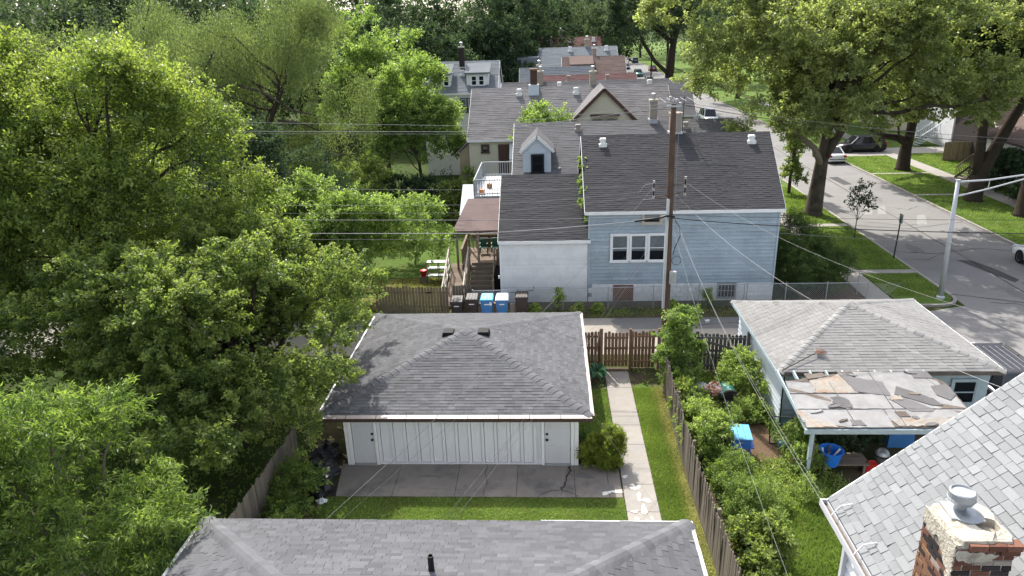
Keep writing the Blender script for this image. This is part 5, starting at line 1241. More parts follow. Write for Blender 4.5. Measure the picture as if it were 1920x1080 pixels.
co_ = MB(); co_.tube([(5.3, 29.55, 6.3), (5.5, 29.5, 6.0), (5.55, 29.5, 5.6), (5.35, 29.5, 5.1), (5.28, 29.5, 4.75)], .02, 5); co_.build('cable_coil', 'wire_black', up)
co_ = MB(); co_.tube([(4.36, 29.58, 7.9), (4.0, 29.55, 7.85), (3.7, 29.5, 7.5), (3.9, 29.5, 7.2), (4.3, 29.55, 7.25)], .012, 5); co_.build('cable_coil', 'wire_grey', up)
MB().tube([(5.28, 29.55, 6.45), (4.9, 29.5, 6.5), (4.6, 29.52, 6.4), (3.6, 29.55, 6.28)], .045, 8).build('splice_case', 'wire_black', up)
MB().tube([(PX(7) + .2, 29.6, 10.9), (PX(7) + .17, 29.58, 9), (PX(7) + .2, 29.58, 6.6)], .012, 5).build('ground_wire', 'wire_silver', up)

def wire(pts, r, m, label, group=None, sag=0., n=14, name='wire', cat='wire'):
    """a hanging cable through points, each span sagging"""
    P = []
    for a, b in zip(pts[:-1], pts[1:]):
        a = np.array(a, float); b = np.array(b, float)
        for t in np.linspace(0, 1, n)[:-1]:
            q = a + (b - a) * t; q[2] -= sag * 4 * t * (1 - t); P.append(q)
    P.append(np.array(pts[-1], float))
    mb = MB(); mb.tube(P, r * (.6 if 'alley' in (group or '') else .32), 5)
    return tag(mb.build(name, m), label, cat, group)
T0 = (4.98, 29.7, 11.15)
G = 'power lines along the alley'
wire([T0, (-3.3, 29.6, 10.44), (-30, 29.6, 11.6)], .013, 'wire_silver', 'silver power line running left from the pole top, upper of the pair', G, .05)
wire([(4.98, 29.7, 11.03), (-3.3, 29.6, 10.2), (-30, 29.6, 11.0)], .018, 'wire_silver', 'thicker silver power line running left from the pole top, lower of the pair', G, .05)
wire([(4.98, 29.66, 11.0), (-3.3, 29.5, 10.12), (-30, 29.5, 10.9)], .011, 'wire_grey', 'thin grey line just under the silver pair left of the pole top', G, .05)
wire([(5.2, 29.7, 11.1), (12.24, 29.6, 9.9), (19.0, 29.6, 9.2), (34, 29.6, 9.6)], .02, 'wire_black', 'dark power cable running right from the pole top past the big maple', G, .05)
wire([(5.2, 29.75, 11.2), (12.24, 29.7, 10.05), (19.0, 29.7, 9.38), (34, 29.7, 9.8)], .012, 'wire_grey', 'thin grey power line running right just over the dark cable', G, .05)
G = 'telephone cables along the alley'
wire([(4.4, 29.6, 7.85), (-3.0, 29.6, 7.75), (-30, 29.6, 8.6)], .012, 'wire_grey', 'thin cable leaving the pole bracket to the left, topmost over the porch roof', G, .08)
wire([(4.4, 29.6, 7.6), (-3.0, 29.6, 7.1), (-30, 29.6, 7.7)], .012, 'wire_grey', 'thin cable leaving the pole bracket to the left, under the topmost one', G, .08)
wire([(4.4, 29.6, 7.4), (-3.0, 29.6, 6.75), (-30, 29.6, 7.3)], .009, 'wire_grey', 'faint thin cable between the bracket cables and the trunk cables at left', G, .06)
wire([(5.1, 29.55, 6.5), (-3.0, 29.55, 6.44), (-30, 29.55, 7.0)], .02, 'wire_grey', 'grey trunk cable running left of the pole across the dark addition roof, upper one', G, .04)
wire([(5.1, 29.55, 6.4), (-3.05, 29.55, 5.84), (-30, 29.55, 6.4)], .028, 'wire_silver', 'bright trunk cable running left of the pole across the dark addition roof, lower one', G, .05)
wire([(5.1, 29.5, 6.3), (-3.05, 29.5, 5.6), (-30, 29.5, 6.1)], .01, 'wire_grey', 'thin wire hanging just under the bright trunk cable at left', G, .05)
wire([(5.2, 29.55, 6.54), (10.53, 29.55, 6.31), (19.7, 29.55, 6.06), (36, 29.55, 6.4)], .014, 'wire_black', 'thin dark cable running right from the pole across the blue siding, topmost', G, .03)
wire([(5.2, 29.5, 6.4), (10.55, 29.5, 5.93), (19.8, 29.5, 5.48), (36, 29.5, 5.6)], .032, 'wire_black', 'thick black trunk cable running right from the pole across the blue siding', G, .04)
wire([(5.2, 29.45, 6.2), (10.6, 29.45, 5.6), (19.9, 29.45, 4.94), (36, 29.45, 4.9)], .012, 'wire_grey', 'thin grey cable running right below the thick black trunk cable', G, .04)
G = 'service drops to the nearby houses'
wire([(4.36, 29.6, 7.75), (-5.49, 13.55, 3.45)], .014, 'wire_silver', 'bright service wire slanting down left to the low roof, leftmost', G, .45, 26)
wire([(4.8, 29.6, 6.4), (-5.15, 13.55, 3.42)], .009, 'wire_grey', 'thin service wire slanting down left beside the bright leftmost one', G, .3, 26)
wire([(4.36, 29.6, 7.5), (-5.3, 13.55, 3.4)], .007, 'wire_black', 'very thin dark service wire crossing the garage roof at left', G, .1, 26)
wire([(5.0, 29.6, 6.4), (-2.7, 13.55, 3.4)], .01, 'wire_grey', 'service wire reaching the low roof near the middle, left one', G, .35, 26)
wire([(5.05, 29.6, 6.35), (-2.45, 13.55, 3.4)], .011, 'wire_grey', 'service wire reaching the low roof near the middle, right one', G, .42, 26)
wire([(5.0, 29.6, 6.1), (-2.6, 13.55, 3.38)], .007, 'wire_black', 'thin dark service wire between the middle pair', G, .2, 26)
wire([(5.3, 29.6, 7.4), (9.0, 10.9, 7.9)], .015, 'wire_silver', 'bright service wire from the pole across the tan garage roof, lowest left', G, .9, 26)
wire([(5.35, 29.6, 6.5), (9.6, 10.9, 8.3)], .008, 'wire_black', 'thin dark service wire across the tan garage roof', G, .9, 26)
wire([(5.7, 29.6, 7.9), (10.2, 10.9, 8.9)], .01, 'wire_grey', 'grey service wire across the tan garage roof, farthest right', G, .7, 26)
wire([(5.25, 29.6, 6.4), (5.3, 10.9, 5.6)], .011, 'wire_grey', 'service wire hanging over the overgrown yard to the white wall, left one', G, .55, 26)
wire([(5.3, 29.6, 6.45), (5.42, 10.85, 5.3)], .011, 'wire_silver', 'service wire hanging over the overgrown yard to the white wall, right one', G, .65, 26)
wire([(5.15, 29.6, 6.3), (4.3, 9.0, 4.6)], .009, 'wire_silver', 'service wire over the picket fence leaving at the bottom edge', G, .5, 26)
wire([(5.35, 29.6, 6.4), (8.5, 35.98, 5.0)], .009, 'wire_silver', 'short service wire from the pole to the blue house eave', G, .3, 14)
wire([(4.36, 29.6, 7.6), (2.3, 35.98, 4.9)], .009, 'wire_grey', 'short service wire from the pole bracket to the corner of the white addition', G, .4, 14)
wire([(1.2, 21.0, 2.25), (3.4, 17.8, .15)], .006, 'wire_silver', 'thin guy wire from the garage corner down to the path', None, .0, 6)
wire([(1.2, 20.9, 2.4), (.5, 22.4, 3.1), (.2, 23.2, 3.15), (.7, 23.6, 3.05), (1.1, 23.0, 2.75), (.6, 21.8, 2.62), (-.2, 21.2, 2.5)], .007, 'wire_black', 'loose dark cable looping on the right hip of the garage roof', None, -.05, 8)

# ------------------------------------------------------------------ street furniture
lp = thing('street_lamp', 'pale metal street lamp post with a double arm at the alley corner', 'street lamp', (20.45, 35.75, .08))
MB().tube([(20.45, 35.75, .08), (20.2, 35.75, 6.35)], [.14, .09], 12).build('post', 'pole_alu', lp, smooth=True)
MB().lathe([(.2, 0), (.2, .12), (.12, .2)], (20.45, 35.75, .08), 12).build('base', 'pole_alu', lp)
MB().tube([(20.2, 35.75, 6.3), (21.5, 35.4, 6.45), (23.8, 34.8, 6.95)], [.05, .045, .035], 8).build('arm', 'pole_alu', lp)
MB().tube([(20.2, 35.75, 5.55), (21.5, 35.4, 6.0), (23.8, 34.8, 6.9)], [.04, .04, .03], 8).build('arm', 'pole_alu', lp)
MB().beam((21.5, 35.4, 6.02), (21.5, 35.4, 6.44), .03, .03).build('strut', 'pole_alu', lp)
MB().hexa([(23.7, 34.65, 6.85), (24.6, 34.45, 6.98), (24.6, 34.75, 6.98), (23.7, 34.95, 6.85), (23.7, 34.68, 7.02), (24.5, 34.5, 7.12), (24.5, 34.72, 7.12), (23.7, 34.92, 7.02)]).build('lamp_head', 'metal_grey', lp)
MB().box(20.1, 20.3, 35.66, 35.84, 6.35, 6.42).build('cap', 'pole_alu', lp)
sp_ = thing('sign_post', 'thin dark metal sign post leaning on the parkway grass', 'post', (20.95, 42.3, .08))
MB().beam((20.95, 42.3, .05), (21.0, 42.3, 2.75), .06, .05).build('post', 'black', sp_); MB().box(20.99, 21.03, 42.1, 42.5, 2.35, 2.9).build('sign_plate', 'metal_grey', sp_)
pp2 = thing('utility_pole', 'far thin dark pole standing beside the street near the parked cars', 'utility pole', (20.6, 150, 0))
MB().tube([(20.6, 150, 0), (20.6, 150, 8.5)], [.16, .11], 8).build('shaft', 'bark_dark', pp2)

# ------------------------------------------------------------------ vehicles
def car(name, label, cat, paint, x, y, rz, L=4.7, W=1.82, H=1.45, kind='sedan', group=None, rails_=False):
    t = thing(name, label, cat, (0, 0, 0), group)
    hL = L / 2
    wb = .82 if kind != 'suv' else .95
    bl = .9 if kind == 'sedan' else 1.02
    # nose at -x ; bodies are lofted sections along the length
    if kind == 'sedan':
        sec = [(-hL, .30, .52, .78), (-hL + .12, .22, .68, .92), (-hL + .9, .2, .82, .98), (-.95, .2, bl, 1.0), (0, .2, bl, 1.0), (1.2, .2, bl + .02, 1.0), (hL - .75, .2, bl + .02, .98), (hL - .1, .25, .9, .93), (hL, .34, .62, .85)]
        gh = [(-1.05, bl, -.25, H), (1.05 + .75, bl, .95, H)]
        cabin = (-1.05, 1.85, -.3, 1.0)
    else:
        sec = [(-hL, .32, .62, .8), (-hL + .12, .24, .82, .93), (-hL + .9, .22, 1.0, .99), (-1.0, .22, bl, 1.0), (0, .22, bl, 1.0), (1.4, .22, bl, 1.0), (hL - .25, .22, bl, .98), (hL, .36, .95, .9)]
        cabin = (-1.25, hL - .1, -.55, hL - .45)
    rows = []
    for (xx, z0, z1, wf) in sec:
        w_ = W / 2 * wf
        rows.append([(xx, -w_ * .9, z0), (xx, -w_, z0 + .2), (xx, -w_, z1 - .16), (xx, -w_ * .88, z1), (xx, w_ * .88, z1), (xx, w_, z1 - .16), (xx, w_, z0 + .2), (xx, w_ * .9, z0)])
    vs = [p for r_ in rows for p in r_]; fs = []
    for i in range(len(rows) - 1):
        for k in range(8): fs.append((i * 8 + k, i * 8 + (k + 1) % 8, (i + 1) * 8 + (k + 1) % 8, (i + 1) * 8 + k))
    fs += [tuple(range(7, -1, -1)), tuple((len(rows) - 1) * 8 + k for k in range(8))]
    b = MB(); b.add(vs, fs); body = b.build('body', paint, t, smooth=True, origin=(0, 0, 0))
    c0, c1, d0, d1 = cabin; w0, w1 = W / 2 * .88, W / 2 * .7
    g_ = MB(); lo = [(c0, -w0), (c1, -w0), (c1, w0), (c0, w0)]; hi = [(d0, -w1), (d1, -w1), (d1, w1), (d0, w1)]
    g_.hexa([(a, c, bl - .03) for a, c in lo] + [(a, c, H - .04) for a, c in hi]); cab = g_.build('cabin', 'car_glass', t, origin=(0, 0, 0))
    r_ = MB(); r_.hexa([(a * 1.0, c * 1.01, H - .06) for a, c in hi] + [(a * .94 + .03, c * .9, H) for a, c in hi]); r_.build('roof', paint, t, origin=(0, 0, 0))
    pl = MB()
    for s_ in (-1, 1):
        for (u0, u1) in ((c0, d0), (c1, d1)): pl.beam((u0, s_ * w0 * 1.0, bl), (u1, s_ * w1 * 1.0, H - .04), .09, .05)
        pm = (c0 + c1) / 2; pl.beam((pm, s_ * w0 * 1.01, bl), (pm * .9, s_ * w1 * 1.02, H - .04), .08, .03)
        if kind == 'suv': pl.beam((c1 - .9, s_ * w0 * 1.01, bl), (c1 - .95, s_ * w1 * 1.02, H - .04), .12, .03)
    pl.build('pillars', paint, t, origin=(0, 0, 0))
    rw = .33 if kind == 'sedan' else .37
    for xx in (-hL + wb, hL - wb - .05):
        for s_ in (-1, 1):
            wh = MB(); wh.lathe([(rw * .62, -.11), (rw * .9, -.11), (rw, -.07), (rw, .07), (rw * .9, .11), (rw * .62, .11)], (xx, s_ * (W / 2 - .1), rw), 18, 'y'); tw = wh.build('tyre', 'tyre', t, smooth=True)
            ri = MB(); ri.lathe([(.0, s_ * .09), (rw * .2, s_ * .1), (rw * .55, s_ * .085), (rw * .64, s_ * .11)], (xx, s_ * (W / 2 - .1), rw), 14, 'y'); ri.build('rim', 'rim', tw)
            ar = MB(); ar.lathe([(.0, -.005), (rw * 1.13, -.005), (rw * 1.13, .005), (.0, .005)], (xx, s_ * (W / 2 - .003), rw + .02), 18, 'y'); ar.build('wheel_arch', 'black', t)
    for s_ in (-1, 1):
        MB().box(-hL - .0, -hL + .2, s_ * W * .36 - .16, s_ * W * .36 + .16, .6 if kind == 'sedan' else .7, .74 if kind == 'sedan' else .86).build('headlight', 'lamp_clear', t, origin=(0, 0, 0))
        MB().box(hL - .16, hL + .012, s_ * W * .38 - .14, s_ * W * .38 + .12, .68 if kind == 'sedan' else .8, .88 if kind == 'sedan' else 1.15).build('tail_light', 'lamp_red', t, origin=(0, 0, 0))
        MB().box(c0 + .15, c0 + .33, s_ * (W / 2 + .12) - .09, s_ * (W / 2 + .12) + .03, bl + .02, bl + .16).build('wing_mirror', paint, t, origin=(0, 0, 0))
        for xx in (-.15, .95): MB().box(xx, xx + .18, s_ * W / 2 - .012, s_ * W / 2 + .016, bl - .2, bl - .17).build('door_handle', paint, t, origin=(0, 0, 0))
    MB().box(hL - .03, hL + .015, -.27, .27, .66 if kind == 'sedan' else .72, .78 if kind == 'sedan' else .84).build('number_plate', 'vent_white', t, origin=(0, 0, 0))
    MB().box(hL - .08, hL + .03, -W * .42, W * .42, .36, .44).build('rear_bumper', 'black' if kind == 'suv' else paint, t, origin=(0, 0, 0))
    if rails_:
        for s_ in (-1, 1): MB().tube([(d0 + .3, s_ * w1 * .93, H + .05), (d1 - .2, s_ * w1 * .93, H + .05)], .03, 6).build('roof_rail', 'black', t, origin=(0, 0, 0))
        for k in range(5):
            yy = (k - 2) * w1 * .36; MB().box(d0 + .35, d1 - .25, yy - .012, yy + .012, H - .004, H + .014).build('roof_rib', 'metal_grey', t, origin=(0, 0, 0))
    t.location = (x, y, .01); t.rotation_euler = (0, 0, rz)
    return t
BACK = R(-90)   # nose (local -x) pointing up the street (+y)
FWD = R(90)
car('parked_car', 'white sedan parked at the far kerb, seen from behind beside the black SUV', 'car', 'car_white', 28.6, 74.4, BACK, 5.0, 1.85, 1.47)
car('parked_suv', 'black SUV parked across the pavement on a driveway', 'car', 'car_black', 33.3, 78.4, R(0), 4.9, 1.95, 1.72, 'suv')
car('parked_suv', 'white off-road SUV cut off by the right edge of the picture', 'car', 'car_white', 28.75, 40.2, BACK, 4.5, 1.85, 1.85, 'suv')
car('parked_suv', 'dark grey SUV with a ribbed roof and roof rails behind the tan garage', 'car', 'car_grey', 17.35, 26.2, BACK, 5.0, 1.95, 1.78, 'suv', rails_=True)
car('parked_car', 'dark car at the left kerb beyond the grey roof end', 'car', 'car_slate', 22.35, 91, FWD, 4.7, 1.82, 1.45, 'sedan')
car('parked_van', 'white van parked at the left kerb under the maple', 'car', 'car_white', 22.4, 103, FWD, 5.2, 1.95, 1.95, 'suv')
car('parked_car', 'light silver car under the maple leaves, past the white van', 'car', 'car_silver', 22.35, 119, FWD, 4.6, 1.82, 1.45, 'sedan')
car('parked_suv', 'white hatchback parked at the left kerb over the pole top', 'car', 'car_white', 22.4, 137.5, FWD, 4.4, 1.85, 1.6, 'suv')
car('parked_suv', 'silver estate car parked at the left kerb beside the bare trunk', 'car', 'car_silver', 22.5, 166, FWD, 4.6, 1.85, 1.6, 'suv')
car('parked_suv', 'dark teal SUV with a pale windscreen farther up the left kerb', 'car', 'car_teal', 22.6, 188, FWD, 4.8, 1.9, 1.75, 'suv')
car('parked_car', 'maroon car parked at the right kerb far up the street', 'car', 'car_maroon', 28.5, 205, BACK, 4.6, 1.82, 1.55, 'sedan')
car('parked_suv', 'dark slate SUV parked at the right kerb, farthest of the cars', 'car', 'car_slate', 28.2, 245, BACK, 4.7, 1.9, 1.7, 'suv')
car('parked_car', 'small dark car partly hidden past the brown roof, at the left kerb', 'car', 'car_slate', 22.4, 215, FWD, 4.6, 1.82, 1.5, 'sedan')

# ------------------------------------------------------------------ things in the overgrown yard
bt = thing('potting_bench', 'blue wooden bench box with a light blue plank top in the overgrown yard', 'bench', (6.55, 21.6, 0))
BX = lambda x, y, z: (6.5 + x * .97 + y * .1, 21.55 - x * .1 + y * .97, z)
def bb(par, nm, m, x0, x1, y0, y1, z0, z1): return MB().hexa([BX(a, b, z) for z in (z0, z1) for a, b in ((x0, y0), (x1, y0), (x1, y1), (x0, y1))]).build(nm, m, par)
bb(bt, 'box', 'blue_paint', -.31, .31, -.45, .45, .5, .88)
for k in range(3): bb(bt, 'top_plank', 'sky_blue_paint', -.34 + k * .232, -.34 + k * .232 + .222, -.5, .5, .885, .92)
for a in (-.28, .28):
    for b in (-.42, .42): bb(bt, 'leg', 'blue_paint', a - .035, a + .035, b - .035, b + .035, 0, .5)
bb(bt, 'brace', 'blue_paint', -.28, .28, -.43, -.41, .15, .22); bb(bt, 'shelf', 'blue_paint', .33, .45, -.4, .1, .5, .54); bb(bt, 'handle', 'metal_grey', -.08, .08, -.47, -.452, .74, .77)
tb = thing('storage_tub', 'bright blue plastic tub of junk at the front of the lean-to', 'tub', (9.15, 20.55, .45))
q = MB()
pr = [(.0, .0), (.26, .0), (.36, .5), (.40, .5), (.40, .54), (.345, .54), (.25, .04), (.0, .04)]
q.lathe(pr, (9.15, 20.4, .42), 12); q.build('tub', 'tub_blue', tb)
for k in range(4):
    a = k * 1.4; MB().beam((9.05 + .1 * math.cos(a), 20.4 + .1 * math.sin(a), .55), (9.15 + .28 * math.cos(a), 20.4 + .25 * math.sin(a), .98), .06, .03).build('junk_stick', 'rot_wood' if k % 2 else 'white_paint', tb)
wb_ = thing('work_bench', 'grey weathered low bench under the lean-to, behind the blue tub', 'bench', (9.7, 20.9, 0))
for k in range(3): MB().box(8.85, 10.45, 20.35 + k * .24, 20.57 + k * .24, .36, .41).build('plank', 'fence_grey', wb_)
for x in (9.0, 10.3):
    for y in (20.4, 20.95): MB().box(x - .04, x + .04, y - .04, y + .04, 0, .36).build('leg', 'fence_grey', wb_)
rc_ = thing('fuel_can', 'red fuel can at the end of the grey bench', 'fuel can', (10.55, 20.5, 0))
MB().box(10.38, 10.75, 20.4, 20.66, .02, .36).build('body', 'red_plastic', rc_); MB().tube([(10.45, 20.53, .36), (10.5, 20.53, .44), (10.65, 20.53, .44), (10.7, 20.53, .36)], .02, 6).build('handle', 'red_plastic', rc_); MB().tube([(10.42, 20.5, .36), (10.36, 20.42, .48)], .025, 6).build('spout', 'black', rc_)
MB().lathe([(.0, -.002), (.06, -.002), (.06, .004), (.0, .004)], (10.62, 20.4, .2), 10, 'y').build('printed_mark', 'vent_white', rc_)
vc = thing('shop_vacuum', 'grey round shop vacuum under the lean-to', 'vacuum', (11.1, 20.9, 0))
q = MB(); q.lathe([(.0, .08), (.22, .08), (.25, .4), (.25, .42), (.2, .52), (.12, .6), (.0, .62)], (11.1, 20.95, 0), 16); q.build('body', 'metal_grey', vc, smooth=True); q = MB(); q.lathe([(.262, .38), (.27, .4), (.262, .44)], (11.1, 20.95, 0), 16); q.build('rim', 'black', vc); MB().tube([(11.3, 20.85, .3), (11.5, 20.6, .2), (11.3, 20.3, .05), (11.0, 20.25, .04)], .03, 6).build('hose', 'black', vc)
yp = thing('garden_spreader', 'yellow plastic hopper beside the shop vacuum', 'spreader', (11.35, 20.35, 0))
MB().hexa([(11.2, 20.25, .12), (11.6, 20.25, .12), (11.6, 20.55, .12), (11.2, 20.55, .12), (11.1, 20.15, .42), (11.75, 20.15, .42), (11.75, 20.65, .42), (11.1, 20.65, .42)]).build('hopper', 'yellow_plastic', yp)
for x in (11.15, 11.65): MB().lathe([(.0, -.03), (.11, -.03), (.11, .03), (.0, .03)], (x, 20.4, .11), 12, 'x').build('wheel', 'tyre', yp)
MB().tube([(11.2, 20.2, .35), (10.9, 19.95, .6)], .015, 6).build('handle', 'metal_grey', yp)
wt = MB(); wt.lathe([(.0, 0), (.2, 0), (.24, .2), (.23, .3), (.0, .34)], (11.95, 20.5, .0), 14); tag(wt.build('bucket', 'cart_white', smooth=True), 'pale round bucket beside the yellow hopper', 'bucket')
for (x, y, sx, sy, h, m, nm, lb, ct) in ((9.7, 22.2, .5, .4, .8, 'cardboard', 'cardboard_box', 'brown cardboard box deep under the lean-to, left', 'box'), (10.9, 22.5, .7, .4, 1.1, 'rot_wood', 'cabinet', 'old dark brown cabinet at the back of the lean-to', 'cabinet'),
                             (12.2, 22.2, .9, .5, .7, 'cart_blue', 'tarp_pile', 'dark blue tarp pile deep under the lean-to, right', 'tarp'), (8.8, 22.4, .4, .4, 1.0, 'stair_brown', 'crate', 'dark wooden crate in the left rear corner of the lean-to', 'crate')):
    t = thing(nm, lb, ct, (x, y, 0)); MB().hexa([(x - sx / 2, y - sy / 2, 0), (x + sx / 2, y - sy / 2, 0), (x + sx / 2, y + sy / 2, 0), (x - sx / 2, y + sy / 2, 0), (x - sx * .45, y - sy * .4, h), (x + sx * .47, y - sy * .45, h * .96), (x + sx * .44, y + sy * .45, h * .9), (x - sx * .48, y + sy * .42, h * .97)]).build('body', m, t)
    MB().box(x - sx * .3, x + sx * .3, y - sy * .3, y + sy * .3, h * .97, h + .03).build('flap', m, t)
bd = thing('barrel', 'teal plastic barrel lying on its side in the overgrown yard', 'barrel', (6.95, 25.2, 0))
q = MB(); q.lathe([(.0, -.42), (.27, -.42), (.3, -.36), (.31, -.1), (.325, -.08), (.31, -.05), (.31, .1), (.325, .13), (.31, .16), (.3, .36), (.27, .42), (.0, .42)], (6.95, 25.2, .42), 18, 'y'); q.build('body', 'teal_plastic', bd, smooth=True); q = MB(); q.lathe([(.0, -.43), (.29, -.43), (.31, -.4), (.31, -.33)], (6.95, 25.2, .42), 18, 'y'); q.build('lid', 'cart_black', bd)
def lump(cx, cy, z0, rx, ry, rz, m, name, lab, cat, sd, flat_=.0):
    q = random.Random(sd); mb = MB(); n1, n2 = 14, 8; ph = [q.uniform(0, 6.28) for _ in range(6)]
    for i in range(n2 + 1):
        for k in range(n1):
            th_ = math.pi * i / n2; a = 2 * math.pi * k / n1
            r_ = 1 + .16 * math.sin(3 * a + ph[0] + 2 * th_) + .12 * math.sin(5 * a + ph[1] - 3 * th_) + .1 * math.sin(4 * th_ + ph[2]) + q.uniform(-.05, .05)
            mb.v.append((cx + rx * r_ * math.sin(th_) * math.cos(a), cy + ry * r_ * math.sin(th_) * math.sin(a), z0 + rz * (1 + r_ * math.cos(th_))))
    for i in range(n2):
        for k in range(n1): mb.f.append((i * n1 + k, (i + 1) * n1 + k, (i + 1) * n1 + (k + 1) % n1, i * n1 + (k + 1) % n1)); mb.t.append(0.)
    return tag(mb.build(name, m), lab, cat)
lump(6.4, 25.3, .2, .36, .3, .3, 'cloth_orange', 'cloth_bundle', 'orange and white bundled cloth beside the teal barrel', 'bundle', 3)
lump(6.05, 25.7, .1, .3, .3, .22, 'cloth_white', 'plastic_bag', 'pale plastic bag beyond the orange cloth bundle', 'bag', 4)
lump(6.9, 24.55, .0, .3, .25, .2, 'tarp_black', 'rubbish_bag', 'black rubbish bag in front of the teal barrel', 'bag', 5)
lump(-7.9, 20.1, -.1, .55, .75, .32, 'tarp_black', 'rubbish_bag', 'black plastic heap left of the white garage, nearest the wall', 'bag', 6)
lump(-7.65, 19.3, -.1, .4, .5, .3, 'tarp_black', 'rubbish_bag', 'black plastic heap at the patio corner', 'bag', 7)
lump(-8.05, 21.2, -.1, .5, .6, .35, 'tarp_black', 'rubbish_bag', 'black plastic heap deepest in the shade by the garage', 'bag', 8)
lump(-7.5, 18.75, -.02, .17, .12, .09, 'cloth_white', 'litter', 'small blue white wrapper by the black heap', 'litter', 9)
lump(7.8, 33.05, .0, .12, .1, .08, 'cloth_white', 'litter', 'scrap of white paper in the alley under the wires', 'litter', 10); lump(6.9, 33.4, .0, .14, .1, .07, 'hip_siding', 'litter', 'bluish plastic scrap on the alley verge', 'litter', 11)
lump(8.3, 22.1, -.1, .3, .2, .2, 'cement_cap', 'rubble_bag', 'pale heap of rubble beside the leaning glass', 'heap', 12)
pb = thing('planter_box', 'black plastic planter tipped over beside the blue bench', 'planter', (6.0, 22.4, 0))
MB().hexa([(5.6, 22.2, .25), (6.2, 21.9, .1), (6.3, 22.3, .1), (5.7, 22.6, .25), (5.65, 22.25, .75), (6.3, 21.9, .5), (6.45, 22.35, .5), (5.75, 22.75, .75)]).build('body', 'black_plastic', pb); MB().beam((5.62, 22.2, .76), (6.32, 21.86, .51), .05, .04).build('rim', 'cart_black', pb)
lg = thing('glass_panel', 'framed sheet of glass leaning by the lean-to corner', 'glass panel', (8.0, 22.3, 0))
MB().hexa([(7.75, 22.2, .03), (8.5, 22.05, .03), (8.5, 22.06, .03), (7.75, 22.21, .03), (7.75, 22.45, 1.0), (8.5, 22.3, 1.0), (8.5, 22.31, 1.0), (7.75, 22.46, 1.0)]).build('pane', 'window_glass', lg)
for a, b in (((7.75, 22.2, .03), (7.75, 22.45, 1.0)), ((8.5, 22.05, .03), (8.5, 22.3, 1.0)), ((7.75, 22.45, 1.0), (8.5, 22.3, 1.0)), ((7.75, 22.2, .03), (8.5, 22.05, .03))): MB().beam(a, b, .03, .03).build('frame', 'black', lg)
gp = MB(); gp.lathe([(.0, 0), (.12, 0), (.15, .26), (.0, .26)], (8.1, 21.9, .0), 10); tag(gp.build('flower_pot', 'cart_blue'), 'small dark blue pot below the leaning glass panel', 'flower pot')
rk = thing('rake', 'old rake with a rusty head lying on the tan garage roof', 'rake', (8.6, 23.3, 2.5))
MB().tube([(8.22, 23.1, 2.47), (9.6, 23.85, 2.78)], .016, 6).build('handle', 'bark_dark', rk)
rh_ = MB()
for k in range(11): a = -.7 + k * .14; rh_.beam((9.6, 23.85, 2.78), (9.6 + .42 * math.cos(a + .5), 23.85 + .35 * math.sin(a + .5), 2.79 + .12 * math.sin(a + .5) * .35 + .02), .012, .012)
rh_.build('rake_head', 'board_brown', rk)
# ================================================================== VEGETATION
def unit(a): return a / (np.linalg.norm(a, axis=-1, keepdims=True) + 1e-9)
def leaf_quads(P, D, size, aspect, rs, nup=.8, spread=.8, droop=0., fold=.18):
    """kite shaped leaves at P along D; returns verts, quads"""
    n = len(P)
    ax = unit(D * .7 + rs.normal(0, spread, (n, 3)) + np.array((0, 0, -droop)))
    nr = rs.normal(0, .55, (n, 3)) + np.array((0, 0, nup)) + D * .25
    nr = unit(nr - ax * np.sum(nr * ax, 1, keepdims=True)); sd = np.cross(ax, nr)
    L = size * rs.uniform(.65, 1.25, (n, 1)); W = L * aspect
    tip = P + ax * L; mid = P + ax * L * .45
    V = np.stack([P, mid + sd * W * .5 + nr * W * fold, tip - nr * L * .08, mid - sd * W * .5 + nr * W * fold], 1).reshape(-1, 3)
    F = np.arange(n * 4).reshape(n, 4)
    return V, F
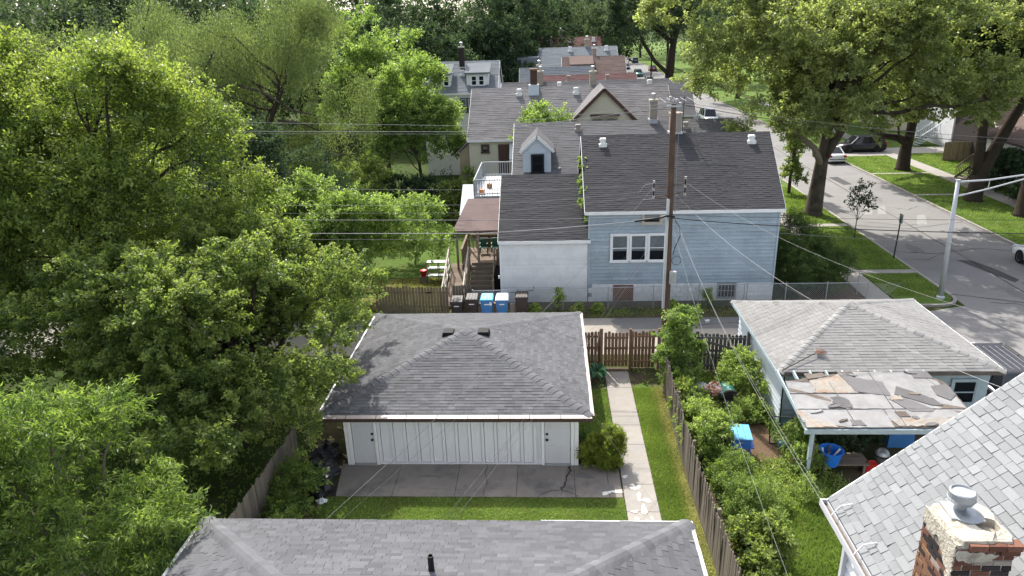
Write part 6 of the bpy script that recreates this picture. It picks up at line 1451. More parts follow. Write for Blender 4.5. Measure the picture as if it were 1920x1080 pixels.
def make_tree(name, label, base, blobs, nleaf, leaf, m, cat='tree', group=None, trunk=(.25, 'bark_dark'), per=26, sub=26, seed=1, spray=.5, aspect=.62, droop=.1, subr=(.26, .42),
              top=None, limbs=14, lean=(0, 0), fill=.2, up=.35, style='tuft', trunk_pts=None, tmix=.35, low=-.55, fork=.35, twigs=0, extra=None, nup=.8, spread=.8, noise_out=.08, shoots=.12):
    rs = np.random.default_rng(seed); q = random.Random(seed)
    if style != 'willow' and nleaf > 8000: per = int(per * 1.9); spray *= 1.3; nup = nup * 1.35
    root = thing(name, label, cat, (base[0], base[1], base[2] if len(base) > 2 else 0), group)
    bz = base[2] if len(base) > 2 else 0
    subs = []
    tot = sum(b[1][0] * b[1][1] + b[1][2] * b[1][0] for b in blobs)
    for (c, r) in blobs:
        c = np.array(c, float); r = np.array(r, float)
        k = max(4, int(sub * (r[0] * r[1] + r[2] * r[0]) / tot))
        i = 0
        while i < k:
            d = unit(rs.normal(0, 1, 3))
            if d[2] < low: continue
            s_ = rs.uniform(*subr); rad = r.mean() * s_ 
            f = rs.uniform(.62, 1.0 - s_ * .45)
            subs.append((c + d * r * f, rad, d)); i += 1
        if fill: subs.append((c, r.mean() * .55, np.array((0, 0, 1.0))))
    nC = max(8, nleaf // per)
    wts = np.array([s[1] ** 2 for s in subs]); wts /= wts.sum()
    pick = rs.choice(len(subs), nC, p=wts)
    C = np.array([s[0] for s in subs])[pick]; Rd = np.array([s[1] for s in subs])[pick][:, None]; O = np.array([s[2] for s in subs])[pick]
    d = unit(rs.normal(0, 1, (nC, 3)) + O * .75 + np.array((0, 0, up)))
    rad = Rd * (.55 + .5 * rs.random((nC, 1)) ** .6) * np.array((1, 1, .85)) * (1 + rs.normal(0, noise_out, (nC, 1)))
    rad = rad * np.where(rs.random((nC, 1)) < shoots, rs.uniform(1.12, 1.5, (nC, 1)), 1.0)
    P0 = C + d * rad
    if extra is not None:
        e = np.array([p for p, _ in extra], float); ed = unit(np.array([v for _, v in extra], float)); P0 = np.vstack([P0, e]); d = np.vstack([d, ed]); nC = len(P0)
    td = unit(d * .7 + rs.normal(0, .45, (nC, 3)) + np.array((0, 0, .25 - droop)))
    ct = rs.random(nC)
    per_i = np.repeat(np.arange(nC), per)
    t = rs.random((len(per_i), 1))
    if style == 'willow':
        td = unit(np.array((0, 0, -1.0)) + rs.normal(0, .16, (nC, 3)) + O[:nC] * .12)
        P = P0[per_i] + td[per_i] * t * spray * rs.uniform(.5, 1.3, (nC, 1))[per_i] + rs.normal(0, leaf * .8, (len(per_i), 3))
    else:
        P = P0[per_i] + td[per_i] * (t - .3) * spray + rs.normal(0, spray * .17, (len(per_i), 3)) * (1.2 - .75 * t) * np.array((1, 1, .7))
    P[:, 2] = np.maximum(P[:, 2], bz + .05)
    V, F = leaf_quads(P, td[per_i], leaf, aspect, rs, nup=nup, spread=spread, droop=droop)
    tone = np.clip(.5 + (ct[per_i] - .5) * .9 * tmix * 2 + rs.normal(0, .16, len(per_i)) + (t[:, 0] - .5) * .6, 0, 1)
    base_ = np.array((base[0], base[1], bz))
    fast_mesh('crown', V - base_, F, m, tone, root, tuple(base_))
    # trunk and limbs
    if trunk:
        tb = MB(); r0, tm = trunk
        cz = np.mean([b[0] for b in blobs], axis=0)
        topz = top if top else cz[2] + .3 * np.mean([b[1][2] for b in blobs])
        if trunk_pts is None:
            tp = [np.array((base[0], base[1], bz - .05))]
            for k in range(1, 7):
                f = k / 6; tp.append(np.array((base[0] + (cz[0] - base[0]) * f ** 1.3 + q.gauss(0, r0 * .25), base[1] + (cz[1] - base[1]) * f ** 1.3 + q.gauss(0, r0 * .25), bz + (topz - bz) * f)))
        else: tp = [np.array(p, float) for p in trunk_pts]
        rr = [r0 * (1.35 if i == 0 else 1.0 - .72 * i / (len(tp) - 1)) for i in range(len(tp))]
        tp2 = [tp[0], tp[0] * .85 + tp[1] * .15] + tp[1:]; rr2 = [rr[0], r0 * 1.02] + rr[1:]
        tb.tube(tp2, rr2, 10)
        order_ = sorted(range(len(subs)), key=lambda i: -subs[i][1])[:limbs]
        for i in order_:
            e = subs[i][0] + subs[i][2] * subs[i][1] * .55
            f = q.uniform(fork, .85) * (len(tp) - 1); i0 = int(f); a = tp[i0] + (tp[min(i0 + 1, len(tp) - 1)] - tp[i0]) * (f - i0)
            ra = r0 * q.uniform(.22, .42)
            if a[2] > e[2]: a = tp[max(1, int(.3 * len(tp)))]
            md = (a + e) / 2 + np.array((q.gauss(0, .12), q.gauss(0, .12), q.uniform(0, .18))) * np.linalg.norm(e - a) * .8
            pts = [a * (1 - s_) ** 2 + md * 2 * s_ * (1 - s_) + e * s_ ** 2 + np.array((q.gauss(0, 1), q.gauss(0, 1), q.gauss(0, 1))) * np.linalg.norm(e - a) * .018 for s_ in np.linspace(0, 1, 7)]
            tb.tube(pts, [ra * (1 - .8 * s_) for s_ in np.linspace(0, 1, 7)], 6)
            for _ in range(twigs):
                j = q.randint(3, 6); v = unit(np.array((q.gauss(0, 1), q.gauss(0, 1), q.gauss(.3, .7)))) * subs[i][1] * q.uniform(.6, 1.1)
                tb.tube([pts[j], pts[j] + v * .5 + np.array((0, 0, .05)), pts[j] + v], [ra * .25, ra * .16, ra * .06], 4)
        tb.build('trunk', tm, root, smooth=True)
    return root

# ---- left side, near to far
make_tree('ash_tree', 'bright feathery ash tree filling the lower left corner', (-11.6, 12.6), [((-11.3, 12.9, 4.3), (2.7, 2.2, 3.1)), ((-9.6, 13.3, 3.3), (1.2, 1.2, 1.9)), ((-13, 12.5, 3.6), (2, 2, 2.8))], 46000, .155, 'leaf_ash', trunk=(.16, 'bark_pale'),
          per=24, sub=46, seed=3, spray=.42, aspect=.27, droop=.25, subr=(.22, .36), limbs=20, twigs=2, spread=.6, noise_out=.14)
make_tree('mulberry_tree', 'broad dense tree hanging over the left corner of the white garage roof', (-11.6, 22.0), [((-11.6, 21.2, 4.2), (4.1, 3.6, 4.0)), ((-14.8, 21.5, 4.4), (2.8, 2.6, 3.9)), ((-9.6, 20.2, 3.4), (2.0, 2.0, 2.6)), ((-9.2, 24.6, 5.0), (2.6, 2.6, 2.6)), ((-12.5, 25.5, 5.2), (3.2, 3, 3.2)), ((-10.2, 17.4, 2.6), (1.7, 1.9, 2.2)), ((-7.6, 20.2, 4.0), (1.2, 1.6, 1.4)), ((-7.4, 22.4, 4.6), (1.3, 1.6, 1.2)), ((-8.4, 19.2, 2.5), (1.0, 1.0, 1.1)), ((-8.6, 26.6, 4.4), (1.5, 2.0, 1.8)), ((-9.3, 28.5, 2.3), (1.7, 1.5, 1.7)), ((-11.2, 28.8, 2.4), (1.7, 1.2, 2.0)), ((-16.5, 24.5, 3.0), (2.4, 2.6, 2.6))],
          170000, .125, 'leaf_mulberry', trunk=(.3, 'bark_dark'), per=28, sub=120, seed=5, spray=.42, aspect=.66, droop=.22, subr=(.2, .36), limbs=40, twigs=2, noise_out=.13)
make_tree('maple_tree', 'largest tree at left with yellow green sprays lit along its top', (-18.5, 27.5), [((-17.8, 27.4, 8.2), (4.9, 4.4, 6.0)), ((-14.4, 27.2, 8.3), (2.8, 2.6, 4.2)), ((-21.5, 27, 9.6), (3.6, 3.4, 5.0))], 130000, .15, 'leaf_big', trunk=(.38, 'bark_dark'),
          per=26, sub=90, seed=8, spray=.8, aspect=.62, droop=.05, subr=(.18, .32), limbs=30, twigs=2, noise_out=.16, up=.6, shoots=.25, fill=.0)
make_tree('young_maple', 'light green tree over the left end of the tan picket fence', (-11.2, 36.2), [((-11.6, 35.8, 3.9), (3.6, 2.8, 2.9)), ((-8.2, 35.6, 4.4), (2.9, 1.9, 1.8)), ((-6.9, 35.3, 3.3), (1.4, 1.2, 1.0)), ((-10.6, 34.8, 3.2), (2.4, 1.5, 2.2)), ((-14.6, 35.5, 3.4), (2.6, 2.4, 2.6)), ((-10.5, 34.2, 1.9), (2.0, 1.0, 1.7))], 88000, .15, 'leaf_bright', trunk=(.2, 'bark_dark'),
          per=24, sub=60, seed=11, spray=.55, aspect=.55, droop=.2, subr=(.22, .36), limbs=22, twigs=1, noise_out=.15)
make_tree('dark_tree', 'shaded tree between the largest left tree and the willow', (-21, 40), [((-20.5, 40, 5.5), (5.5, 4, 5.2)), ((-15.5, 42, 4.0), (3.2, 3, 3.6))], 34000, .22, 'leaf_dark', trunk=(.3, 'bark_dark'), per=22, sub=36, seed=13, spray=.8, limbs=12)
make_tree('willow_tree', 'big drooping willow with dark bent limbs behind the left trees', (-20.5, 55), [((-22.5, 55, 12.2), (4.6, 4.2, 3.6)), ((-17.6, 54, 13.2), (3.6, 3.6, 3.6)), ((-27, 55, 11.2), (3.8, 4, 3.2)), ((-15.4, 55, 8.6), (2.8, 3, 3.2)), ((-21, 53.4, 6.6), (3.2, 2.8, 3.0)), ((-17.2, 53.6, 6.2), (2.6, 2.6, 2.8)), ((-26, 54, 6.5), (3.4, 3, 3))],
          105000, .2, 'leaf_willow', trunk=(.3, 'bark_dark'), per=34, sub=84, seed=17, spray=2.4, aspect=.3, subr=(.3, .5), limbs=10, style='willow', fill=.0, low=-.35,
          trunk_pts=[(-20.5, 55, 0), (-20.0, 54.5, 2.4), (-21.0, 53.0, 4.8), (-20.6, 51.5, 7.2), (-19.5, 51.2, 9.2), (-18.6, 51.2, 10.8), (-18.2, 51.6, 12.6)], spread=.5)
wl2 = MB()
wl2.tube([(-21.0, 52.6, 5.2), (-22.6, 51.4, 7.6), (-24.2, 51.0, 9.6), (-24.4, 50.9, 11.2), (-23.3, 51.0, 13.0)], [.24, .2, .17, .14, .08], 8); wl2.tube([(-24.2, 51, 9.9), (-22.4, 50.9, 10.9), (-20.2, 50.9, 10.2), (-18.2, 50.9, 8.9), (-16.6, 50.9, 8.5)], [.14, .12, .1, .07, .04], 7)
wl2.tube([(-19.4, 51.1, 8.2), (-17.8, 50.9, 8.0), (-16.4, 50.9, 7.4)], [.1, .08, .05], 6)
wroot = [o for o in bpy.data.objects if o.name.startswith('willow_tree')][0]; wl2.build('limb', 'bark_grey', wroot, smooth=True)
make_tree('willow_tree', 'second paler willow at the top left, past the largest left tree', (-36, 64), [((-35, 63, 12.6), (6.2, 4.5, 4.2)), ((-29.5, 62, 13.4), (4, 3.5, 3)), ((-41, 63, 11), (5, 4, 5))], 34000, .26, 'leaf_willow', trunk=(.4, 'bark_dark'), per=30, sub=40, seed=19, spray=2.2, aspect=.32, subr=(.3, .5), style='willow', fill=.3, low=-.3, spread=.5)
make_tree('locust_tree', 'upright bright green tree half covering the tall white house', (-10.6, 58), [((-10.6, 58, 7.6), (3.1, 2.8, 4.0)), ((-9.4, 57.2, 5.6), (2.3, 2.2, 2.4)), ((-12.6, 57.5, 5.4), (2.2, 2.2, 2.2)), ((-10.8, 58, 10.6), (1.8, 1.8, 1.7))], 52000, .2, 'leaf_bright', trunk=(.17, 'bark_grey'), per=22, sub=50, seed=23, spray=.7, aspect=.6, subr=(.24, .4), limbs=14, noise_out=.15, up=.5)
make_tree('locust_tree', 'yellow green tree behind the willow, left of the tall white house', (-15.5, 68), [((-15.8, 67, 10.6), (4.0, 3.4, 4.6)), ((-12.6, 66.5, 9.0), (2.4, 2.4, 2.6)), ((-18, 67, 7), (3, 3, 4))], 26000, .26, 'leaf_bright', trunk=(.25, 'bark_dark'), per=22, sub=40, seed=27, spray=.9, subr=(.24, .4), limbs=10, noise_out=.14, up=.5)
make_tree('small_tree', 'low rounded tree beneath the willow, in the yard beyond the alley', (-13.6, 50.5), [((-13.8, 50, 3.4), (2.6, 2.3, 2.3)), ((-16.4, 50, 2.8), (1.8, 1.8, 1.8))], 15000, .18, 'leaf_mulberry', trunk=(.12, 'bark_dark'), per=20, sub=24, seed=29, spray=.6, limbs=8, noise_out=.15)
make_tree('small_tree', 'small shrubby tree with pale shoots near the ramp', (-8.7, 42.8), [((-8.9, 42.5, 2.2), (1.7, 1.4, 2.0)), ((-7.2, 42.3, 1.4), (1.0, 1.0, 1.2))], 9000, .13, 'leaf_bright', trunk=(.06, 'bark_pale'), per=18, sub=18, seed=31, spray=.5, limbs=8, noise_out=.2)
for i, (x, y, rx, rz, m, lb) in enumerate([(-9.8, 53, 1.7, 1.9, 'leaf_dark', 'dark hedge shrub left of the rooftop deck, below the bright upright tree'), (-7.4, 52.4, 1.6, 1.7, 'leaf_mulberry', 'mid green shrub just left of the rooftop deck railing'), (-6.4, 54.0, 1.2, 2.1, 'leaf_bright', 'pale shrub at the corner of the cream stucco house'),
                                          (-12.6, 54.6, 1.9, 1.7, 'leaf_dark', 'dark shrub at the foot of the bright upright tree'), (-4.6, 54.0, .8, 1.0, 'leaf_bright', 'small shrub under the little window of the cream house'), (-11.6, 47.0, 1.5, 1.3, 'leaf_dark', 'dark low shrub in the far yard behind the pale shoots')]):
    make_tree('shrub', lb, (x, y), [((x, y, rz * .9), (rx, rx * .8, rz))], 5500, .16, m, 'shrub', trunk=(.05, 'bark_dark'), per=18, sub=18, seed=40 + i, spray=.5, limbs=5)
make_tree('sapling', 'bright green young tree in front of the cream gable', (-.4, 53.2), [((-.5, 53, 7.0), (1.8, 1.5, 1.9)), ((.6, 53, 6.4), (1.1, 1.1, 1.2)), ((-1.6, 53, 6.2), (1, 1, 1.1))], 9000, .17, 'leaf_bright', trunk=(.1, 'bark_grey'), per=18, sub=26, seed=47, spray=.6, limbs=10, up=.9, noise_out=.18)

# ---- street trees
make_tree('maple_tree', 'huge silver maple spreading over the street and the house roofs at top right', (19.75, 53), [((20.5, 50.5, 10.6), (6.0, 5.2, 5.0)), ((14.6, 51.5, 11.6), (4.8, 4.4, 4.0)), ((25.6, 51, 10.8), (5.2, 5, 4.6)), ((12.0, 52.5, 13.8), (5.6, 4.4, 3.6)), ((10.4, 52, 11.6), (2.6, 2.6, 2.2)), ((19.6, 50.6, 7.3), (3.4, 2.6, 1.6)), ((15, 50, 8.6), (3.4, 3, 2.0)), ((18, 49, 14.4), (6, 5, 3.6)), ((26, 49.5, 15), (5, 4.5, 3.2)), ((15.5, 49.4, 8.0), (3.6, 3.0, 2.0)), ((18.5, 48.6, 8.0), (4.0, 3.0, 2.3)), ((23.5, 48.6, 9.0), (4.2, 3.2, 2.4)), ((28.4, 49.5, 10.0), (3.4, 3, 2.8))],
          150000, .21, 'leaf_maple', trunk=(.62, 'bark_grey'), per=26, sub=150, seed=53, spray=.75, aspect=.75, droop=.12, subr=(.2, .34), limbs=22, twigs=1, fork=.66, noise_out=.12, fill=0, shoots=.2,
          trunk_pts=[(19.75, 53, 0), (19.85, 53, 2.0), (19.9, 52.9, 4.0), (19.95, 52.7, 6.2), (20.1, 52.5, 8.2), (20.2, 52.2, 10.4)])
mroot = [o for o in bpy.data.objects if o.get('label', '').startswith('huge silver maple')][0]
lm = MB(); lm.tube([(19.9, 52.8, 3.8), (19.0, 52.2, 5.2), (17.4, 51.6, 6.4), (16.2, 51, 7.6)], [.26, .22, .18, .1], 8); lm.build('limb', 'bark_pale', mroot, smooth=True)
lm = MB(); lm.tube([(20.05, 52.8, 4.4), (20.5, 52.3, 5.8), (21.0, 51.8, 7.2), (22.8, 51, 9.4)], [.34, .3, .24, .12], 8); lm.build('limb', 'bark_grey', mroot, smooth=True)
make_tree('street_tree', 'street tree with a thick side limb beside the black SUV', (33.3, 68.4), [((31.6, 67, 9.2), (5.2, 4.6, 4.6)), ((35.6, 66.5, 8.8), (4.2, 4.2, 4.0)), ((30, 65.5, 6.4), (3.0, 3, 2.0)), ((35, 64, 6.0), (3.4, 3, 2.0))], 46000, .26, 'leaf_mulberry', trunk=(.62, 'bark_dark'), per=24, sub=60, seed=57, spray=.8, aspect=.75, limbs=14, subr=(.26, .42), fork=.5,
          trunk_pts=[(33.3, 68.4, 0), (33.3, 68.4, 2), (33.4, 68.2, 4), (33.5, 68, 7), (33.6, 67.6, 10)])
sroot = [o for o in bpy.data.objects if o.get('label', '').startswith('street tree with a thick')][0]
lm = MB(); lm.tube([(33.3, 68.3, 2.6), (32.2, 67.9, 3.2), (30.6, 67.4, 3.5), (29.2, 67, 4.2)], [.4, .34, .28, .2], 8); lm.build('limb', 'bark_dark', sroot, smooth=True)
make_tree('street_tree', 'dark leaning forked tree in front of the porch steps across the street', (33.2, 56.3), [((35.4, 55.5, 12.8), (5.4, 4.6, 4.4)), ((31.4, 55, 11.0), (4.0, 4, 3.6)), ((38, 54.5, 11.6), (4, 4, 4)), ((33.8, 53.5, 14.4), (5, 4, 3))], 60000, .24, 'leaf_dark', trunk=(.62, 'bark_dark'), per=24, sub=70, seed=59, spray=.8, aspect=.75, limbs=12, subr=(.26, .42), fork=.62,
          trunk_pts=[(33.2, 56.3, 0), (33.3, 56.3, 1.8), (33.9, 56, 4.2), (34.9, 55.8, 7.2), (35.6, 55.6, 10), (36, 55.5, 13)])
froot = [o for o in bpy.data.objects if o.get('label', '').startswith('dark leaning forked')][0]
lm = MB(); lm.tube([(33.3, 56.3, 1.6), (33.0, 56.3, 4), (32.7, 56.2, 7), (32.2, 56, 10)], [.42, .38, .3, .16], 8); lm.build('limb', 'bark_dark', froot, smooth=True)
make_tree('street_tree', 'dark tree whose trunk stands at the right edge of the picture', (34.3, 51.6), [((36.8, 51, 13.0), (4.6, 4.6, 4.4)), ((33.6, 49.5, 15.5), (4.4, 4, 3))], 26000, .24, 'leaf_dark', trunk=(.7, 'bark_dark'), per=22, sub=36, seed=61, spray=.8, aspect=.75, limbs=8, fork=.6)
# ivy clad trunk beside the maple, sapling on the parkway, clipped evergreen
make_tree('ivy_clad_tree', 'slim ivy covered trunk standing left of the big maple trunk', (20.1, 59.8), [((20.1, 59.8, 1.7), (.65, .65, 1.7)), ((20.25, 59.8, 4.0), (.7, .7, 1.6)), ((20.0, 59.8, 6.2), (.6, .6, 1.4)), ((20.7, 59.2, 1.6), (.6, .5, .5))], 9000, .16, 'leaf_mulberry', trunk=(.14, 'bark_dark'), per=16, sub=40, seed=63, spray=.35, limbs=4, top=9)
make_tree('sapling', 'slender dark leaved sapling on the parkway beside the street', (20.35, 46.7, .08), [((20.4, 46.7, 2.6), (.75, .7, 1.1)), ((20.45, 46.7, 3.5), (.45, .45, .5)), ((19.8, 46.7, 1.95), (.5, .4, .35))], 900, .16, 'leaf_dark', trunk=(.035, 'bark_dark'), per=9, sub=24, seed=65, spray=.3, limbs=14, fill=0, top=3.9)
make_tree('juniper_bush', 'wide dark juniper bush against the right end of the blue house', (14.1, 37.6), [((13.6, 37.4, 1.4), (1.7, 1.4, 1.7)), ((15.1, 38.0, 1.2), (1.5, 1.3, 1.4)), ((13.4, 39.2, 1.9), (1.5, 1.5, 1.7)), ((15.2, 39.8, 1.2), (1.2, 1.4, 1.3))], 50000, .13, 'leaf_juniper', 'bush', trunk=(.08, 'bark_dark'), per=26, sub=40, seed=67, spray=.6, aspect=.3, limbs=8, droop=.3)
make_tree('shrub', 'dark rounded shrub under the porch windows across the street', (37.0, 60.2), [((37.0, 59.6, 1.5), (1.6, 2.2, 1.7))], 8000, .2, 'leaf_dark', 'shrub', trunk=(.06, 'bark_dark'), per=18, sub=20, seed=69, spray=.5, limbs=4)
make_tree('shrub', 'low dark shrub at the right edge below the porch', (36.2, 55.2), [((36.6, 54.6, 1.0), (1.2, 1.5, 1.2))], 5000, .18, 'leaf_dark', 'shrub', trunk=(.06, 'bark_dark'), per=18, sub=16, seed=70, spray=.5, limbs=4)
# bent bare limb tree along the far street
make_tree('street_tree', 'far street tree with a dark trunk and one long bent bare limb', (19.9, 122), [((19.6, 120, 15.5), (5.4, 5, 5)), ((14.5, 122, 14.2), (5, 5, 4.6)), ((10.5, 124, 13.6), (3.6, 4, 3.6))], 18000, .42, 'leaf_far', trunk=(.95, 'bark_dark'), per=20, sub=44, seed=71, spray=1.4, limbs=8, fork=.6,
          trunk_pts=[(19.9, 122, 0), (19.7, 122, 4), (19.9, 122, 8), (20.2, 121.6, 11), (20.0, 121, 16)])
oroot = [o for o in bpy.data.objects if o.get('label', '').startswith('far street tree with a dark')][0]
lm = MB(); lm.tube([(19.5, 121.6, 5.4), (17.2, 121.4, 7.4), (15.2, 121.4, 10.4), (14.2, 121.4, 13.6)], [.34, .3, .28, .2], 7); lm.build('limb', 'bark_dark', oroot, smooth=True)

# ---- dark wood behind the houses: trees one can tell apart, then the mass behind them
bw_spec = [(-36, 104, 8, 19, 'leaf_dark'), (-27, 110, 8, 21, 'leaf_far'), (-18, 106, 7.5, 20, 'leaf_dark'), (-10, 112, 8, 22, 'leaf_dark'), (-3.5, 118, 7, 20, 'leaf_dark'), (-23, 92, 6, 15, 'leaf_dark'), (-14, 90, 5.5, 13, 'leaf_dark'), (-6, 104, 5, 14, 'leaf_dark'),
           (-46, 100, 9, 20, 'leaf_far'), (-33, 84, 7, 16, 'leaf_dark'), (-44, 80, 7, 17, 'leaf_far'), (-56, 96, 9, 20, 'leaf_dark')]
lbs = ['dark tree rising behind the willow crown', 'tall dark tree behind the yellow green tree', 'dark tree just left of the tall white house chimney', 'tallest dark tree right behind the tall white house', 'dark tree between the tall white house and the red far roof', 'dark lower tree showing between willow and yellow green tree', 'dark low tree behind the tall white house roof at left',
       'dark lower tree right of the tall white house', 'dark tree at the top left behind the pale willow', 'dark tree filling the gap behind the big willow', 'dark tree behind the second willow', 'dark tree at the far top left corner']
for i, ((x, y, r_, h_, m), lb) in enumerate(zip(bw_spec, lbs)):
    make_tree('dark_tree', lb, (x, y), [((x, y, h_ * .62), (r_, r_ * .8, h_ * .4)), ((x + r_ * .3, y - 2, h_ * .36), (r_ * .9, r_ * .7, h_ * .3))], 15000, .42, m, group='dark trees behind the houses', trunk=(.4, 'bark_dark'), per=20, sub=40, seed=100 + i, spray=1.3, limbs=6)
fs_spec = [(8, 150, 7, 20), (15, 172, 7, 20), (2, 160, 8, 22), (33.5, 132, 7, 19), (34, 165, 8, 20), (18.5, 205, 7, 19), (34, 215, 8, 22), (17, 250, 9, 22), (33, 270, 9, 22), (36, 104, 7, 17), (34.5, 92, 6, 15)]
flb = ['tree above the brick red far roof, right side', 'tree at the left kerb just past the brick red roof', 'tree straight above the brick red far roof', 'tree at the right kerb above the maroon car', 'tree at the right kerb above the dark slate SUV', 'tree at the left kerb far up the street', 'tree at the right kerb far up the street', 'tree at the left kerb near the end of the street',
       'tree at the right kerb near the end of the street', 'tree across the street mostly behind the big maple', 'tree across the street above the tan board fence']
for i, ((x, y, r_, h_), lb) in enumerate(zip(fs_spec, flb)):
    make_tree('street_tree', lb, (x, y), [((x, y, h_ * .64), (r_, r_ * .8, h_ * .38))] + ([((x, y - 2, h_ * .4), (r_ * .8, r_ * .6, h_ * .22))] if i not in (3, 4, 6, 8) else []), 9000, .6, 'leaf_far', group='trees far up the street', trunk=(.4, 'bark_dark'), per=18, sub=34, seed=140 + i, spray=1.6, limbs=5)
# woodland mass closing the view
def wood_mass(name, spec, n, leaf, m, seed):
    rs = np.random.default_rng(seed); V_, F_, T_ = [], [], []; off = 0
    for (x0, x1, y0, y1, h) in spec:
        k = n; bx = rs.uniform(x0, x1, 60); by = rs.uniform(y0, y1, 60); bh = h * rs.uniform(.7, 1.15, 60); br = rs.uniform(4.5, 8, 60)
        pk = rs.integers(0, 60, k // 16)
        d = unit(rs.normal(0, 1, (len(pk), 3)) + np.array((0, -.5, .5)))
        P0 = np.stack([bx[pk], by[pk], bh[pk] * .6 * rs.uniform(.25, 1.25, len(pk))], 1) + d * br[pk][:, None] * rs.uniform(.6, 1.0, (len(pk), 1))
        i_ = np.repeat(np.arange(len(pk)), 16); P = P0[i_] + rs.normal(0, .8, (len(i_), 3)); P[:, 2] = np.maximum(P[:, 2], .2)
        V, F = leaf_quads(P, d[i_], leaf, .7, rs); V_.append(V); F_.append(F + off); off += len(V); T_.append(np.clip(rs.random(len(pk))[i_] * .7 + rs.normal(.15, .15, len(i_)), 0, 1))
    o = fast_mesh(name, np.vstack(V_), np.vstack(F_), m, np.concatenate(T_)); return tag(o, kind='stuff')
wood_mass('woodland', [(-150, -45, 120, 170, 27), (-75, 5, 150, 190, 27), (-40, 60, 280, 330, 30), (36, 110, 110, 180, 20), (36, 120, 220, 300, 24), (-160, -62, 60, 110, 24), (-75, -45, 75, 120, 25), (60, 110, 60, 100, 15), (-115, -38, 92, 128, 31), (-5, 16, 190, 270, 21)], 21000, .75, 'leaf_far', 201)

# ---- garden plants nearby
make_tree('maple_tree', 'shaded dense tree at the left edge, below the largest left tree', (-21.5, 22.5), [((-22, 28.2, 3.0), (2.6, 1.8, 3.0)), ((-20.5, 22, 4.2), (3.6, 3.2, 4.2)), ((-18.5, 18.5, 3.6), (2.8, 2.6, 3.6)), ((-24, 24, 4.5), (4, 4, 4.5))], 45000, .15, 'leaf_mulberry', trunk=(.22, 'bark_dark'), per=24, sub=50, seed=91, spray=.5, limbs=14, noise_out=.14)
make_tree('dark_tree', 'shaded tree beyond the alley at the left edge', (-27, 36), [((-26, 35.5, 5), (4.6, 4, 5)), ((-32, 37, 6), (4.6, 4, 6)), ((-36, 46, 7), (5, 4, 7))], 32000, .22, 'leaf_mulberry', trunk=(.25, 'bark_dark'), per=22, sub=40, seed=92, spray=.8, limbs=10)
def bush(name, label, x, y, blobs, n, leaf, m, seed, cat='shrub', group=None, **k):
    kw = dict(trunk=(.03, 'bark_dark'), per=16, sub=26, spray=.3, limbs=8, noise_out=.16); kw.update(k)
    return make_tree(name, label, (x, y), blobs, n, leaf, m, cat, group, seed=seed, **kw)
bush('arborvitae', 'golden green evergreen bush at the garage corner beside the path', 1.7, 20.95, [((1.98, 21.0, .75), (.4, .42, .66)), ((1.35, 20.9, .5), (.5, .45, .5)), ((1.75, 20.75, .32), (.5, .4, .36))], 26000, .075, 'leaf_gold', 301, 'evergreen bush', aspect=.4, spray=.22, sub=60, subr=(.3, .42), per=22)
bush('juniper_bush', 'low dark evergreen in the shade right of the garage door', 1.05, 21.15, [((1.05, 21.2, .45), (.4, .45, .5))], 7000, .07, 'leaf_juniper', 302, 'evergreen bush', aspect=.4, spray=.2)
hs = thing('hosta', 'broad leaved hosta clump by the brown fence at the garage rear corner', 'plant', (1.9, 27.2, 0))
rs = np.random.default_rng(303)
for k in range(46):
    a = rs.uniform(0, 6.28); e = rs.uniform(.15, 1.1); L = rs.uniform(.26, .42); c = np.array((1.88 + .16 * math.cos(a), 27.15 + .16 * math.sin(a), .12 + e * .3))
    dr = np.array((math.cos(a), math.sin(a), 0)); sd = np.array((-dr[1], dr[0], 0)); mb = MB()
    p1 = c + dr * L * .45 + np.array((0, 0, .12 * e + .05)); p2 = c + dr * L - np.array((0, 0, .04 - .1 * (e - .4)))
    w_ = L * .3; mb.add([c, p1 + sd * w_ + (0, 0, .03), p1, p1 - sd * w_ + (0, 0, .03), p2], [(0, 2, 1), (0, 3, 2), (1, 2, 4), (2, 3, 4)], float(rs.uniform(0, 1)))
    mb.build('leaf', 'leaf_hosta', hs)
bush('mulberry_sapling', 'tall bright sapling rising over the grey fence corner by the gate', 5.3, 26.6, [((5.3, 26.6, 1.5), (.9, .8, 1.2)), ((5.25, 26.5, 2.7), (.6, .55, .8)), ((5.6, 26.3, 3.3), (.3, .3, .5)), ((4.75, 26.4, 2.4), (.45, .4, .4)), ((5.2, 25.8, .8), (.8, .7, .8))], 9500, .13, 'leaf_bright', 304, 'sapling', trunk=(.045, 'bark_pale'), sub=46, top=3.0, per=14)
bush('shrub', 'pale flowering shrub against the pale blue garage wall', 7.5, 25.8, [((7.55, 26.2, .9), (.75, .7, 1.0)), ((7.7, 25.1, .8), (.6, .6, .8))], 7000, .095, 'weed_leaf', 305)
bush('shrub', 'low tangled plant beside the teal barrel', 7.4, 24.3, [((7.5, 23.9, .3), (.7, .5, .3))], 2400, .1, 'weed_leaf', 306)
bush('shrub', 'broad leaved vine heap along the picket fence behind the black planter', 5.3, 24.1, [((5.3, 24.3, .6), (.65, .9, .7)), ((5.6, 23.3, .45), (.8, .6, .5))], 7000, .14, 'leaf_mulberry', 307)
bush('shrub', 'yellow green shrub by the picket fence left of the blue bench', 5.3, 21.9, [((5.2, 22.3, .95), (.6, .6, .8)), ((5.35, 21.3, .9), (.7, .7, .8))], 9000, .11, 'weed_leaf', 308)
bush('shrub', 'leafy shrub in front of the blue bench', 6.4, 20.3, [((6.0, 20.25, .35), (.6, .45, .38))], 4000, .1, 'leaf_bright', 309)
